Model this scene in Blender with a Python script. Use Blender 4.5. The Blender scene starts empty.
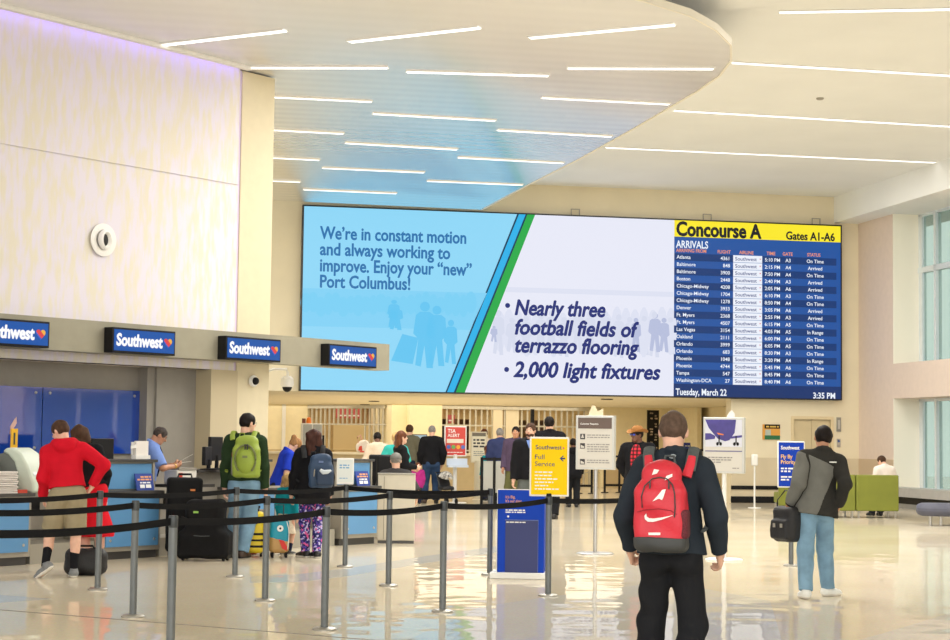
import bpy, math, random
import numpy as np
from math import sin, cos, pi, radians, sqrt, atan, atan2, hypot
from mathutils import Matrix, Vector

SC = bpy.context.scene
COL = SC.collection
V = lambda *a: np.array(a, float)

# ------------------------------------------------------------ camera
FPX, EYE = 1765.0, 1.56
TILT, ROLL = atan(120 / FPX), 0.0125
cd = bpy.data.cameras.new('camera')
cd.sensor_width = 36.0
cd.lens = 36.0 * FPX / 950.0
cd.clip_end = 400
cam = bpy.data.objects.new('camera', cd)
COL.objects.link(cam)
CAM_R = Matrix.Rotation(pi / 2 + TILT, 3, 'X') @ Matrix.Rotation(ROLL, 3, 'Z')
cam.matrix_world = Matrix.Translation((0, 0, EYE)) @ CAM_R.to_4x4()
SC.camera = cam

# ------------------------------------------------------------ exposure, daylight
SC.view_settings.view_transform = 'Standard'
SC.view_settings.look = 'None'
SC.view_settings.gamma = 1
SC.view_settings.use_curve_mapping = False
SC.view_settings.exposure = 0.0
world = bpy.data.worlds.new('world')
SC.world = world
world.use_nodes = True
bg = world.node_tree.nodes['Background']
bg.inputs[0].default_value = (1.0, 0.985, 0.96, 1)
bg.inputs[1].default_value = 1.25


def area_light(name, loc, size, size_y, power, color, rot=(0, 0, 0), spread=180):
    ld = bpy.data.lights.new(name, 'AREA')
    ld.shape = 'RECTANGLE'
    ld.size, ld.size_y, ld.energy, ld.color = size, size_y, power, color
    ld.spread = radians(spread)
    o = bpy.data.objects.new(name, ld)
    o.location = loc
    o.rotation_euler = rot
    COL.objects.link(o)
    return o


WARM = (1.0, 0.93, 0.80)
# recessed ceiling lighting of the hall and of the lobby beyond the screen wall
area_light('hall_ceiling_light', (0.4, 28.5, 7.36), 4, 20, 1300, (1.0, 0.98, 0.96), (0, 0, radians(11.2)))
area_light('hall_ceiling_light', (7.5, 33.0, 8.15), 6, 20, 1000, (1.0, 0.97, 0.92), (0, 0, radians(11.2)))
area_light('lobby_ceiling_light', (-0.5, 52.0, 2.70), 11, 9, 340, WARM, (0, 0, radians(11.2)))
area_light('lobby_ceiling_light', (-2.0, 58.0, 2.70), 12, 5, 230, WARM, (0, 0, radians(11.2)))
# shop lighting, and an added unseen fill lamp behind the camera
area_light('shop_light', (-3.0, 63.0, 2.68), 14, 3, 120, WARM, (0, 0, radians(11.2)))
area_light('rear_fill_light', (2.0, -6.0, 6.0), 22, 6, 1700, (1.0, 0.98, 0.96), (radians(78), 0, 0))


# ------------------------------------------------------------ helpers
def lin(c):
    r = []
    for v in c[:3]:
        v /= 255.0
        r.append(v / 12.92 if v <= 0.04045 else ((v + 0.055) / 1.055) ** 2.4)
    return (r[0], r[1], r[2], 1.0)


MATS = {}


def mat(name, rgb, rough=0.5, metal=0.0, spec=0.5, var=0.0, vscale=6.0, bump=0.0, bscale=40.0, emit=0.0, alpha=1.0,
        rgb2=None, stretch=(1, 1, 1)):
    """principled surface with a procedural variation of tone and relief"""
    if name in MATS:
        return MATS[name]
    m = bpy.data.materials.new(name)
    m.use_nodes = True
    nt = m.node_tree
    b = nt.nodes['Principled BSDF']
    b.inputs['Base Color'].default_value = lin(rgb)
    b.inputs['Roughness'].default_value = rough
    b.inputs['Metallic'].default_value = metal
    b.inputs['Specular IOR Level'].default_value = spec
    if emit:
        b.inputs['Emission Color'].default_value = lin(rgb)
        b.inputs['Emission Strength'].default_value = emit
        b.inputs['Base Color'].default_value = (0.01, 0.01, 0.01, 1)
    if alpha < 1:
        b.inputs['Alpha'].default_value = alpha
    if var or bump:
        tc = nt.nodes.new('ShaderNodeTexCoord')
        mp = nt.nodes.new('ShaderNodeMapping')
        mp.inputs['Scale'].default_value = stretch
        nt.links.new(tc.outputs['Object'], mp.inputs['Vector'])
        if var:
            n = nt.nodes.new('ShaderNodeTexNoise')
            n.inputs['Scale'].default_value = vscale
            n.inputs['Detail'].default_value = 4
            r = nt.nodes.new('ShaderNodeValToRGB')
            a = lin(rgb)
            c = lin(rgb2) if rgb2 else None
            r.color_ramp.elements[0].position = 0.35
            r.color_ramp.elements[1].position = 0.65
            r.color_ramp.elements[0].color = tuple(x * (1 - var) for x in a[:3]) + (1,)
            r.color_ramp.elements[1].color = c if c else tuple(min(1, x * (1 + var)) for x in a[:3]) + (1,)
            nt.links.new(mp.outputs[0], n.inputs['Vector'])
            nt.links.new(n.outputs[0], r.inputs[0])
            nt.links.new(r.outputs[0], b.inputs['Emission Color' if emit else 'Base Color'])
        if bump:
            n2 = nt.nodes.new('ShaderNodeTexNoise')
            n2.inputs['Scale'].default_value = bscale
            n2.inputs['Detail'].default_value = 3
            bp = nt.nodes.new('ShaderNodeBump')
            bp.inputs['Strength'].default_value = bump
            bp.inputs['Distance'].default_value = 0.02
            nt.links.new(mp.outputs[0], n2.inputs['Vector'])
            nt.links.new(n2.outputs[0], bp.inputs['Height'])
            nt.links.new(bp.outputs[0], b.inputs['Normal'])
    MATS[name] = m
    return m


class MB:
    """collects simple shapes for one mesh"""

    def __init__(s):
        s.v, s.f = [], []

    def add(s, vs, fs):
        o = len(s.v)
        s.v += [tuple(map(float, p)) for p in vs]
        s.f += [tuple(i + o for i in f) for f in fs]
        return s

    def box(s, x0, x1, y0, y1, z0, z1):
        x0, x1 = min(x0, x1), max(x0, x1)
        y0, y1 = min(y0, y1), max(y0, y1)
        z0, z1 = min(z0, z1), max(z0, z1)
        return s.add([(x0, y0, z0), (x1, y0, z0), (x1, y1, z0), (x0, y1, z0), (x0, y0, z1), (x1, y0, z1), (x1, y1, z1), (x0, y1, z1)],
                     [(0, 3, 2, 1), (4, 5, 6, 7), (0, 1, 5, 4), (1, 2, 6, 5), (2, 3, 7, 6), (3, 0, 4, 7)])

    def prism(s, pts, z0, z1, axis='z'):
        """closed outline pushed along an axis; pts are counter-clockwise seen from +axis"""
        n = len(pts)
        put = {'z': lambda p, t: (p[0], p[1], t), 'y': lambda p, t: (p[0], t, p[1]), 'x': lambda p, t: (t, p[0], p[1])}[axis]
        area = sum(pts[i][0] * pts[(i + 1) % n][1] - pts[(i + 1) % n][0] * pts[i][1] for i in range(n))
        if (area < 0) != (axis == 'y'):
            pts = pts[::-1]
        vs = [put(p, z0) for p in pts] + [put(p, z1) for p in pts]
        fs = [tuple(range(n))[::-1], tuple(range(n, 2 * n))] + [(i, (i + 1) % n, n + (i + 1) % n, n + i) for i in range(n)]
        return s.add(vs, fs)

    def lathe(s, prof, c=(0, 0, 0), seg=24):
        """prof: (radius, z) from bottom to top"""
        vs, fs = [], []
        for r, z in prof:
            for k in range(seg):
                a = 2 * pi * k / seg
                vs.append((c[0] + max(r, 1e-4) * cos(a), c[1] + max(r, 1e-4) * sin(a), c[2] + z))
        for i in range(len(prof) - 1):
            for k in range(seg):
                k2 = (k + 1) % seg
                fs.append((i * seg + k, i * seg + k2, (i + 1) * seg + k2, (i + 1) * seg + k))
        fs.append(tuple(range(seg))[::-1])
        fs.append(tuple(range((len(prof) - 1) * seg, len(prof) * seg)))
        return s.add(vs, fs)

    def tube(s, pts, r, seg=8, flat=1.0, up=(0, 0, 1)):
        """round or flattened bar along a polyline; flat squeezes the section along up"""
        pts = [np.array(p, float) for p in pts]
        n = len(pts)
        rs = r if hasattr(r, '__len__') else [r] * n
        vs, fs = [], []
        for i, p in enumerate(pts):
            d = pts[min(i + 1, n - 1)] - pts[max(i - 1, 0)]
            d = d / (np.linalg.norm(d) + 1e-9)
            u = np.array(up, float)
            u = u - d * (u @ d)
            if np.linalg.norm(u) < 1e-3:
                u = np.array((1.0, 0, 0)) - d * d[0]
            u /= np.linalg.norm(u)
            w = np.cross(d, u)
            for k in range(seg):
                a = 2 * pi * k / seg
                vs.append(p + rs[i] * (cos(a) * w + flat * sin(a) * u))
        for i in range(n - 1):
            for k in range(seg):
                k2 = (k + 1) % seg
                fs.append((i * seg + k, i * seg + k2, (i + 1) * seg + k2, (i + 1) * seg + k))
        fs.append(tuple(range(seg))[::-1])
        fs.append(tuple(range((n - 1) * seg, n * seg)))
        return s.add(vs, fs)

    def ball(s, c, r, seg=16, rings=10):
        r = (r, r, r) if not hasattr(r, '__len__') else r
        vs, fs = [], []
        for i in range(1, rings):
            t = pi * i / rings
            for k in range(seg):
                a = 2 * pi * k / seg
                vs.append((c[0] + r[0] * sin(t) * cos(a), c[1] + r[1] * sin(t) * sin(a), c[2] - r[2] * cos(t)))
        b, t = len(vs), len(vs) + 1
        vs += [(c[0], c[1], c[2] - r[2]), (c[0], c[1], c[2] + r[2])]
        for i in range(rings - 2):
            for k in range(seg):
                k2 = (k + 1) % seg
                fs.append((i * seg + k, i * seg + k2, (i + 1) * seg + k2, (i + 1) * seg + k))
        for k in range(seg):
            k2 = (k + 1) % seg
            fs.append((b, k2, k))
            fs.append((t, (rings - 2) * seg + k, (rings - 2) * seg + k2))
        return s.add(vs, fs)

    def rot(s, M):
        s.v = [tuple(Matrix(M) @ Vector(p)) if not isinstance(M, Matrix) else tuple(M @ Vector(p)) for p in s.v]
        return s


def obj(name, mb, m, parent=None, loc=(0, 0, 0), rotz=0.0, bevel=0.0, sharp=35):
    me = bpy.data.meshes.new(name)
    me.from_pydata(mb.v, [], mb.f)
    me.update()
    me.polygons.foreach_set('use_smooth', [True] * len(me.polygons))
    me.set_sharp_from_angle(angle=radians(sharp))
    for x in (m if isinstance(m, (list, tuple)) else [m]):
        me.materials.append(x)
    o = bpy.data.objects.new(name, me)
    o.location = loc
    o.rotation_euler = (0, 0, rotz)
    if parent:
        o.parent = parent
    COL.objects.link(o)
    if bevel:
        b = o.modifiers.new('edge', 'BEVEL')
        b.width = bevel
        b.segments = 2
        b.limit_method = 'ANGLE'
    return o


def struct(name, mb, m, loc=(0, 0, 0), rotz=0.0, parent=None, bevel=0.0):
    o = obj(name, mb, m, parent, loc, rotz, bevel)
    if not parent:
        o['kind'] = 'structure'
    return o


def tag(o, label, cat, group=None):
    o['label'] = label
    o['category'] = cat
    if group:
        o['group'] = group
    return o


def thing(name, label, cat, loc=(0, 0, 0), rotz=0.0, group=None):
    o = bpy.data.objects.new(name, None)
    o.empty_display_size = 0.1
    o.location = loc
    o.rotation_euler = (0, 0, rotz)
    COL.objects.link(o)
    return tag(o, label, cat, group)


def copy_thing(o, loc, rotz=None, label=None, parent=None):
    c = o.copy()
    COL.objects.link(c)
    if parent is None:
        c.location = loc
        if rotz is not None:
            c.rotation_euler = (0, 0, rotz)
        if label:
            c['label'] = label
    else:
        c.parent = parent
    for ch in list(o.children):
        copy_thing(ch, None, parent=c)
    return c


def text_mesh(body, size=1.0, bold=0.0, shear=0.0, align='LEFT', spacing=1.0, width=None, depth=0.0, char=1.0, height=None, thick=0.0):
    """lettering as mesh data in the x-z plane, first baseline at the origin, facing -y"""
    cu = bpy.data.curves.new('lettering', 'FONT')
    cu.body = body
    cu.size = size
    cu.offset = bold * size
    cu.shear = shear
    cu.align_x = align
    cu.space_line = spacing
    cu.space_character = char
    cu.extrude = depth
    cu.resolution_u = 3
    o = bpy.data.objects.new('lettering', cu)
    COL.objects.link(o)
    me = bpy.data.meshes.new_from_object(o.evaluated_get(bpy.context.evaluated_depsgraph_get()))
    bpy.data.objects.remove(o)
    bpy.data.curves.remove(cu)
    n = len(me.vertices)
    co = np.empty(n * 3, np.float32)
    me.vertices.foreach_get('co', co)
    co = co.reshape(-1, 3)
    sx = 1.0
    if width and n:
        sx = width / (co[:, 0].max() - co[:, 0].min())
    sz = sx if not height else height
    out = np.empty_like(co)
    out[:, 0] = (co[:, 0] - (co[:, 0].min() if (width and align == 'LEFT') else 0)) * sx
    out[:, 1] = -co[:, 2]
    out[:, 2] = co[:, 1] * (sz if not height else height)
    me.vertices.foreach_set('co', out.ravel())
    me.update()
    if thick:
        fs = [tuple(p.vertices) for p in me.polygons]
        vv, ff = [], []
        for k, (dx, dz) in enumerate(((-thick, 0), (thick, 0), (0, thick), (0, -thick))):
            vv += [(float(p[0]) + dx, float(p[1]) - 0.0004 * k, float(p[2]) + dz) for p in out]
            ff += [tuple(i + k * n for i in f) for f in fs]
        bpy.data.meshes.remove(me)
        me = bpy.data.meshes.new('lettering')
        me.from_pydata(vv, [], ff)
        me.update()
    return me


def text(name, body, m, parent, loc, **k):
    me = text_mesh(body, **k)
    me.materials.append(m)
    o = bpy.data.objects.new(name, me)
    o.location = loc
    o.parent = parent
    COL.objects.link(o)
    return o


# the photograph's measurements: where a sight line meets the floor, the screen wall or the counter line
def sight(x, y):
    return np.array(CAM_R @ Vector(((x - 475) / FPX, -(y - 320) / FPX, -1.0)))


CAMP = V(0, 0, EYE)


def on_level(x, y, z=0.0):
    d = sight(x, y)
    return CAMP + d * ((z - EYE) / d[2])


def at_depth(x, y, dep):
    d = sight(x, y)
    return CAMP + d * (dep / d[1])


SA = radians(11.2)                      # the screen wall's direction
SO = V(0.0, 45.245, 0)
SU, SN = V(cos(SA), sin(SA), 0), V(-sin(SA), cos(SA), 0)
LA = radians(53.3)                      # the ticket counter's direction
LO = V(-4.01, 22.987, 0)
LU, LN = V(cos(LA), sin(LA), 0), V(-sin(LA), cos(LA), 0)


def S3(u, n, z=0.0):
    return SO + SU * u + SN * n + V(0, 0, z)


def L3(s, n, z=0.0):
    return LO + LU * s + LN * n + V(0, 0, z)


def on_plane(x, y, o, u, nrm, n):
    d = sight(x, y)
    p = CAMP + d * (((o + nrm * n - CAMP) @ nrm) / (d @ nrm))
    q = p - o
    return float(q @ u), float(q[2])


def on_screen(x, y, n=-0.22):
    return on_plane(x, y, SO, SU, SN, n)


def on_counter(x, y, n=0.0):
    return on_plane(x, y, LO, LU, LN, n)


# ------------------------------------------------------------ materials of the building
M_cream = mat('cream_plaster', (242, 234, 214), 0.7, var=0.03, vscale=1.5, bump=0.05)
M_olive = mat('warm_plaster', (232, 221, 192), 0.75, var=0.03, vscale=1.2, bump=0.05)
M_tan = mat('tan_wainscot', (214, 200, 170), 0.7, var=0.03, vscale=2)
M_ceil = mat('ceiling_plaster', (244, 245, 242), 0.8, var=0.02, vscale=0.6)
M_white = mat('white_paint', (240, 238, 232), 0.5, var=0.02)
M_black = mat('black_plastic', (20, 20, 22), 0.5, spec=0.25, var=0.15, vscale=8)
M_darkmetal = mat('dark_metal', (70, 74, 76), 0.42, metal=0.4, var=0.06, vscale=20)
M_steel = mat('brushed_steel', (196, 194, 190), 0.32, metal=0.9, var=0.05, vscale=30)
M_lamp = mat('lamp_diffuser', (255, 252, 245), 0.5, emit=1.9)
M_grey = mat('warm_grey_laminate', (160, 154, 142), 0.55, var=0.03)
M_fascia = mat('grey_olive_fascia', (156, 151, 132), 0.5, metal=0.2, var=0.03)
M_glasswin = None


def floor_mat(name, c1, c2):
    m = mat(name, c1, 0.1, spec=0.5)
    nt = m.node_tree
    b = nt.nodes['Principled BSDF']
    tc = nt.nodes.new('ShaderNodeTexCoord')
    n1 = nt.nodes.new('ShaderNodeTexNoise')
    n1.inputs['Scale'].default_value = 0.35
    n2 = nt.nodes.new('ShaderNodeTexVoronoi')
    n2.inputs['Scale'].default_value = 60
    r = nt.nodes.new('ShaderNodeValToRGB')
    r.color_ramp.elements[0].position, r.color_ramp.elements[1].position = 0.35, 0.65
    r.color_ramp.elements[0].color, r.color_ramp.elements[1].color = lin(c1), lin(c2)
    mx = nt.nodes.new('ShaderNodeMixRGB')
    mx.blend_type = 'MULTIPLY'
    mx.inputs[0].default_value = 0.12
    nt.links.new(tc.outputs['Object'], n1.inputs['Vector'])
    nt.links.new(tc.outputs['Object'], n2.inputs['Vector'])
    nt.links.new(n1.outputs[0], r.inputs[0])
    nt.links.new(r.outputs[0], mx.inputs[1])
    nt.links.new(n2.outputs['Color'], mx.inputs[2])
    df = nt.nodes.new('ShaderNodeBsdfDiffuse')
    gl = nt.nodes.new('ShaderNodeBsdfGlossy')
    gl.inputs['Roughness'].default_value = 0.03
    gl.inputs['Color'].default_value = (0.97, 0.97, 0.97, 1)
    fr = nt.nodes.new('ShaderNodeFresnel')
    fr.inputs['IOR'].default_value = 1.45
    ml = nt.nodes.new('ShaderNodeMath')
    ml.operation = 'MULTIPLY'
    ml.inputs[1].default_value = 0.70
    ms = nt.nodes.new('ShaderNodeMixShader')
    nt.links.new(mx.outputs[0], df.inputs['Color'])
    nt.links.new(fr.outputs[0], ml.inputs[0])
    nt.links.new(ml.outputs[0], ms.inputs[0])
    nt.links.new(df.outputs[0], ms.inputs[1])
    nt.links.new(gl.outputs[0], ms.inputs[2])
    nt.links.new(ms.outputs[0], nt.nodes['Material Output'].inputs[0])
    # gentle waviness of a polished floor
    n3 = nt.nodes.new('ShaderNodeTexNoise')
    n3.inputs['Scale'].default_value = 1.6
    n3.inputs['Detail'].default_value = 1.0
    bp = nt.nodes.new('ShaderNodeBump')
    bp.inputs['Strength'].default_value = 1.0
    bp.inputs['Distance'].default_value = 0.007
    nt.links.new(tc.outputs['Object'], n3.inputs['Vector'])
    nt.links.new(n3.outputs[0], bp.inputs['Height'])
    nt.links.new(bp.outputs[0], gl.inputs['Normal'])
    return m


M_floor = floor_mat('cream_terrazzo', (226, 215, 192), (216, 203, 176))
M_floor_grey = floor_mat('grey_terrazzo', (216, 210, 196), (210, 206, 194))
M_floor_band = floor_mat('blue_grey_terrazzo', (204, 201, 192), (196, 195, 188))
M_joint = mat('floor_joint', (120, 112, 98), 0.5)

# ------------------------------------------------------------ floor
struct('floor', MB().box(-45, 40, -12, 90, -0.2, 0.0), M_floor)


def inlay(name, pix, m, top=0.002):
    pts = [tuple(on_level(*p)[:2]) for p in pix]
    struct(name, MB().prism(pts, 0.0, top), m)


inlay('floor_inlay_1', [(380, 662), (408, 640), (480, 607), (545, 597.5), (640, 585), (700, 588), (770, 601), (800, 700), (380, 700)], M_floor_grey)
inlay('floor_inlay_2', [(836, 650), (860, 640), (905, 627), (950, 613), (1000, 600), (1050, 700), (836, 700)], M_floor_grey)
inlay('floor_inlay_3', [(-40, 592), (0, 595), (52, 599), (0, 603), (-40, 606)], M_floor_band)
inlay('floor_inlay_4', [(250, 577), (300, 574), (350, 568), (420, 557), (520, 543), (520, 549), (420, 564), (350, 576), (300, 582), (250, 583)], M_floor_band)
for k, pts in enumerate([[(-60, 605), (0, 610), (165, 620.5), (300, 631), (420, 642), (520, 652)]]):
    pp = [on_level(*p) for p in pts]
    mb = MB()
    a, b = pp[0][:2], pp[-1][:2]
    d = (b - a) / np.linalg.norm(b - a)
    w = np.array((-d[1], d[0])) * 0.012
    mb.prism([tuple(a - w), tuple(b - w), tuple(b + w), tuple(a + w)], 0.0, 0.003)
    struct('floor_joint_%d' % (k + 1), mb, M_joint)

# ------------------------------------------------------------ screen wall with the passage under it
sloc = tuple(SO)
OP0, OP1, SOF = -5.6, 6.91, 2.73
struct('wall_back', MB().box(-9.0, OP0, 0, 0.4, 0, 8.6).box(OP0, OP1, 0, 0.4, SOF, 8.6), M_olive, sloc, SA)
mb = MB()
# right stretch, with the lift doorway cut in it
E0, E1, EZ = 8.66, 9.70, 2.22
mb.box(OP1, E0, 0, 0.4, 0, 8.6).box(E1, 10.5, 0, 0.4, 0, 8.6).box(E0, E1, 0, 0.4, EZ, 8.6)
struct('wall_back_right', mb, M_olive, sloc, SA)
mb = MB().box(OP1 + .0, E0 - 0.1, -0.012, 0, 0.1, 1.19).box(E1 + 0.1, 10.5, -0.012, 0, 0.1, 1.19)
struct('trim_1', mb, M_tan, sloc, SA)
mb = MB().box(OP1, E0 - 0.1, -0.025, 0, 0, 0.17).box(E1 + 0.1, 10.5, -0.025, 0, 0, 0.17)
struct('baseboard_back', mb, M_black, sloc, SA)
mb = MB().box(OP1, E0 - 0.1, -0.04, -0.012, 0.35, 0.45).box(E1 + 0.1, 10.5, -0.04, -0.012, 0.35, 0.45)
struct('trim_2', mb, M_black, sloc, SA)
# lift door
M_lift = mat('champagne_metal', (214, 198, 160), 0.5, metal=0.15, var=0.03, vscale=2)
struct('door_1', MB().box(E0, (E0 + E1) / 2 - 0.006, 0.06, 0.1, 0, EZ).box((E0 + E1) / 2 + 0.006, E1, 0.06, 0.1, 0, EZ), M_lift, sloc, SA)
struct('door_frame_1', MB().box(E0 - 0.08, E0, -0.02, 0.06, 0, EZ + 0.08).box(E1, E1 + 0.08, -0.02, 0.06, 0, EZ + 0.08).box(E0, E1, -0.02, 0.06, EZ, EZ + 0.08),
       mat('lift_frame', (226, 208, 168), 0.5, metal=0.1), sloc, SA)

# ------------------------------------------------------------ high ceiling over the right side and its soffit beam
struct('ceiling_high', MB().box(-6, 12.5, -24, 0.4, 8.2, 8.4), M_ceil, sloc, SA)
struct('trim_3', MB().box(9.8, 12.5, -45, 0.0, 7.5, 8.2), M_ceil, sloc, SA)

# right wall: tall openings in two storeys
mb = MB()
WZ = [0.42, 2.75, 3.64, 7.5]
bays = [(-5.9, -2.17), (-11.2, -7.0), (-16.5, -12.3), (-21.8, -17.6), (-27.1, -22.9), (-32.4, -28.2)]
edges = [0.4]
for a, b in bays:
    mb.box(10.5, 11.3, b, edges[-1], 0, 7.5)
    mb.box(10.5, 11.3, a, b, 0, WZ[0]).box(10.5, 11.3, a, b, WZ[1], WZ[2])
    edges.append(a)
mb.box(10.5, 11.3, -34, edges[-1], 0, 7.5)
struct('wall_right', mb, mat('blush_plaster', (232, 214, 200), 0.7, var=0.02, bump=0.04), sloc, SA)
struct('trim_4', MB().box(10.485, 10.5, -2.17, 0, 0.1, 1.19), mat('blush_wainscot', (206, 184, 156), 0.7), sloc, SA)
struct('baseboard_right', MB().box(10.47, 10.5, -2.17, 0, 0, 0.17), M_black, sloc, SA)

for k, (z0, z1) in enumerate(((0.42, 2.75), (3.64, 7.5))):
    struct('trim_%d' % (20 + k), MB().box(10.5, 11.2, -2.185, -2.17, z0, z1), mat('jamb_daylit_cream', (250, 246, 230), 0.6), sloc, SA)  # jamb facing lighter than the wall, window daylight put into its colour
M_alu = mat('white_aluminium', (226, 234, 240), 0.35, metal=0.3, var=0.02)
M_pane = bpy.data.materials.new('window_glass')
M_pane.use_nodes = True
_nt = M_pane.node_tree
_b = _nt.nodes['Principled BSDF']
_b.inputs['Base Color'].default_value = lin((226, 236, 236))
_b.inputs['Roughness'].default_value = 0.03
_t = _nt.nodes.new('ShaderNodeBsdfTransparent')
_t.inputs[0].default_value = lin((212, 226, 221))
_x = _nt.nodes.new('ShaderNodeMixShader')
_n = _nt.nodes.new('ShaderNodeTexNoise')
_n.inputs['Scale'].default_value = 0.6
_r = _nt.nodes.new('ShaderNodeMapRange')
_r.inputs[3].default_value, _r.inputs[4].default_value = 0.10, 0.16
_nt.links.new(_n.outputs[0], _r.inputs[0])
_nt.links.new(_r.outputs[0], _x.inputs[0])
_nt.links.new(_t.outputs[0], _x.inputs[1])
_nt.links.new(_b.outputs[0], _x.inputs[2])
_nt.links.new(_x.outputs[0], _nt.nodes['Material Output'].inputs[0])
wn = 0
for bi, (a, b) in enumerate(bays):
    for z0, z1 in ((WZ[0], WZ[1]), (WZ[2], WZ[3])):
        wn += 1
        fr = MB()
        fr.box(11.2, 11.32, b - 0.22, b, z0, z1).box(11.2, 11.32, a, a + 0.22, z0, z1)
        fr.box(11.2, 11.32, a, b, z0, z0 + 0.07).box(11.2, 11.32, a, b, z1 - 0.07, z1)
        k = b - 0.98
        while k > a + 0.4:
            fr.box(11.18, 11.34, k - 0.055, k + 0.055, z0, z1)
            k -= 0.95
        if z1 - z0 > 3:
            fr.box(11.18, 11.34, a, b, z0 + 2.34, z0 + 2.48)
        w = struct('window_%d' % wn, fr, M_alu, sloc, SA)
        obj('pane', MB().box(11.255, 11.267, a + 0.2, b - 0.2, z0 + 0.06, z1 - 0.06), M_pane, w)
# window ledge below the glazing
struct('trim_5', MB().box(9.95, 10.5, -14, -2.3, 0.30, 0.52).box(10.2, 10.5, -14, -2.3, 0.0, 0.30), mat('grey_stone', (172, 170, 166), 0.4, var=0.05, vscale=5), sloc, SA)
struct('trim_6', MB().box(10.17, 10.2, -14, -2.3, 0.12, 0.30), M_black, sloc, SA)
# the neighbouring building and the canopy seen through the glass
M_out = mat('concrete_outside', (222, 222, 216), 0.8, var=0.08, vscale=0.8)
mb = MB().box(34, 42, -50, 8, 0, 4.6).box(30, 42, -50, 8, 4.6, 5.4)
mb.box(31, 31.5, -20, -19.5, 0, 4.6).box(31, 31.5, 0, 0.5, 0, 4.6)
struct('exterior_building', mb, M_out, sloc, SA)
struct('ground_outside', MB().box(11.3, 40, -45, 8, -0.05, 0.01), mat('asphalt', (150, 152, 150), 0.9, var=0.1), sloc, SA)

# ------------------------------------------------------------ lower ceiling cloud with the curved edge
edge = [(-0.02, -0.7), (0.12, -5), (0.32, -9.2), (0.40, -13), (0.42, -16.6), (0.36, -17.9), (0.16, -19.0), (-0.20, -20.0), (-0.71, -20.83), (-1.33, -21.55), (-2.15, -22.15), (-3.2, -22.7), (-5.0, -23.4), (-9, -25.0)]
edge_world = [S3(u, n)[:2] for u, n in edge]
left_edge = [L3(s, 2.36)[:2] for s in (-9.0, 3.9)] + [L3(3.9, 2.6)[:2]] + [L3(4.05, 2.9)[:2], S3(-7.5, -1.1)[:2]]
M_cloud = bpy.data.materials.new('ribbed_ceiling_metal')
M_cloud.use_nodes = True
nt = M_cloud.node_tree
b = nt.nodes['Principled BSDF']
b.inputs['Base Color'].default_value = lin((246, 242, 234))
b.inputs['Roughness'].default_value = 0.7
g = nt.nodes.new('ShaderNodeBsdfGlossy') if hasattr(bpy.types, 'ShaderNodeBsdfGlossy') else nt.nodes.new('ShaderNodeBsdfAnisotropic')
g.inputs['Color'].default_value = (0.95, 0.95, 0.95, 1)
g.inputs['Roughness'].default_value = 0.25
g.inputs['Anisotropy'].default_value = -0.85
cx = nt.nodes.new('ShaderNodeCombineXYZ')
for i in range(3):
    cx.inputs[i].default_value = float(SU[i])
nt.links.new(cx.outputs[0], g.inputs['Tangent'])
mx = nt.nodes.new('ShaderNodeMixShader')
# fine ribs: alternate glossier and duller strips across the hall
tc = nt.nodes.new('ShaderNodeTexCoord')
mp = nt.nodes.new('ShaderNodeMapping')
mp.inputs['Rotation'].default_value = (0, 0, -SA)
wv = nt.nodes.new('ShaderNodeTexWave')
wv.bands_direction = 'Y'
wv.inputs['Scale'].default_value = 0.7
wv.inputs['Distortion'].default_value = 0.0
mr = nt.nodes.new('ShaderNodeMapRange')
mr.inputs[3].default_value, mr.inputs[4].default_value = 1.85, 2.0
nt.links.new(tc.outputs['Object'], mp.inputs['Vector'])
nt.links.new(mp.outputs[0], wv.inputs['Vector'])
nt.links.new(wv.outputs['Fac'], mr.inputs[0])
fz = nt.nodes.new('ShaderNodeFresnel')
fz.inputs['IOR'].default_value = 1.35
mm = nt.nodes.new('ShaderNodeMath')
mm.operation = 'MULTIPLY'
nt.links.new(mr.outputs[0], mm.inputs[0])
nt.links.new(fz.outputs[0], mm.inputs[1])
# smooth near panels, polished ribs beyond; gloss gradually shaped to fade the screen reflection
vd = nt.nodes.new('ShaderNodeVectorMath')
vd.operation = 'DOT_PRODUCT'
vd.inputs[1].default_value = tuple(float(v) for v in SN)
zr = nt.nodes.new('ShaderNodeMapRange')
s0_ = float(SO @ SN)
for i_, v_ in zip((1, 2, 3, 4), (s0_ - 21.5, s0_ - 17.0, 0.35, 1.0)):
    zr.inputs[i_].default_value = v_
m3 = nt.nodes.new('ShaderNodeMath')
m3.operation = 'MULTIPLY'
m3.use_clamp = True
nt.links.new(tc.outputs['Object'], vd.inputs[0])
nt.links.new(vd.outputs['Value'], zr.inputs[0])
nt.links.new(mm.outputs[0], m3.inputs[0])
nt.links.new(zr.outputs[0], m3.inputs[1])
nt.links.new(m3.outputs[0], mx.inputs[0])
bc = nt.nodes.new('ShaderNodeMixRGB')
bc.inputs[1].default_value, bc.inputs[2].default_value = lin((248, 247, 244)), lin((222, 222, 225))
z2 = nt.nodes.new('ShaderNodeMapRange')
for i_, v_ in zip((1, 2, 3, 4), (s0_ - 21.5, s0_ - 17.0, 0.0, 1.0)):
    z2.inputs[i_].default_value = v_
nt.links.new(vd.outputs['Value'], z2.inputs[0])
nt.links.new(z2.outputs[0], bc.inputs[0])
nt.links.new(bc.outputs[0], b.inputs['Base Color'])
nt.links.new(b.outputs[0], mx.inputs[1])
nt.links.new(g.outputs[0], mx.inputs[2])
nt.links.new(mx.outputs[0], nt.nodes['Material Output'].inputs[0])
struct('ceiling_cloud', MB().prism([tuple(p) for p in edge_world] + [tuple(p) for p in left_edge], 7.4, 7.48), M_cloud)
mb = MB()
n = len(edge_world)
ring = edge_world
inner = []
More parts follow.
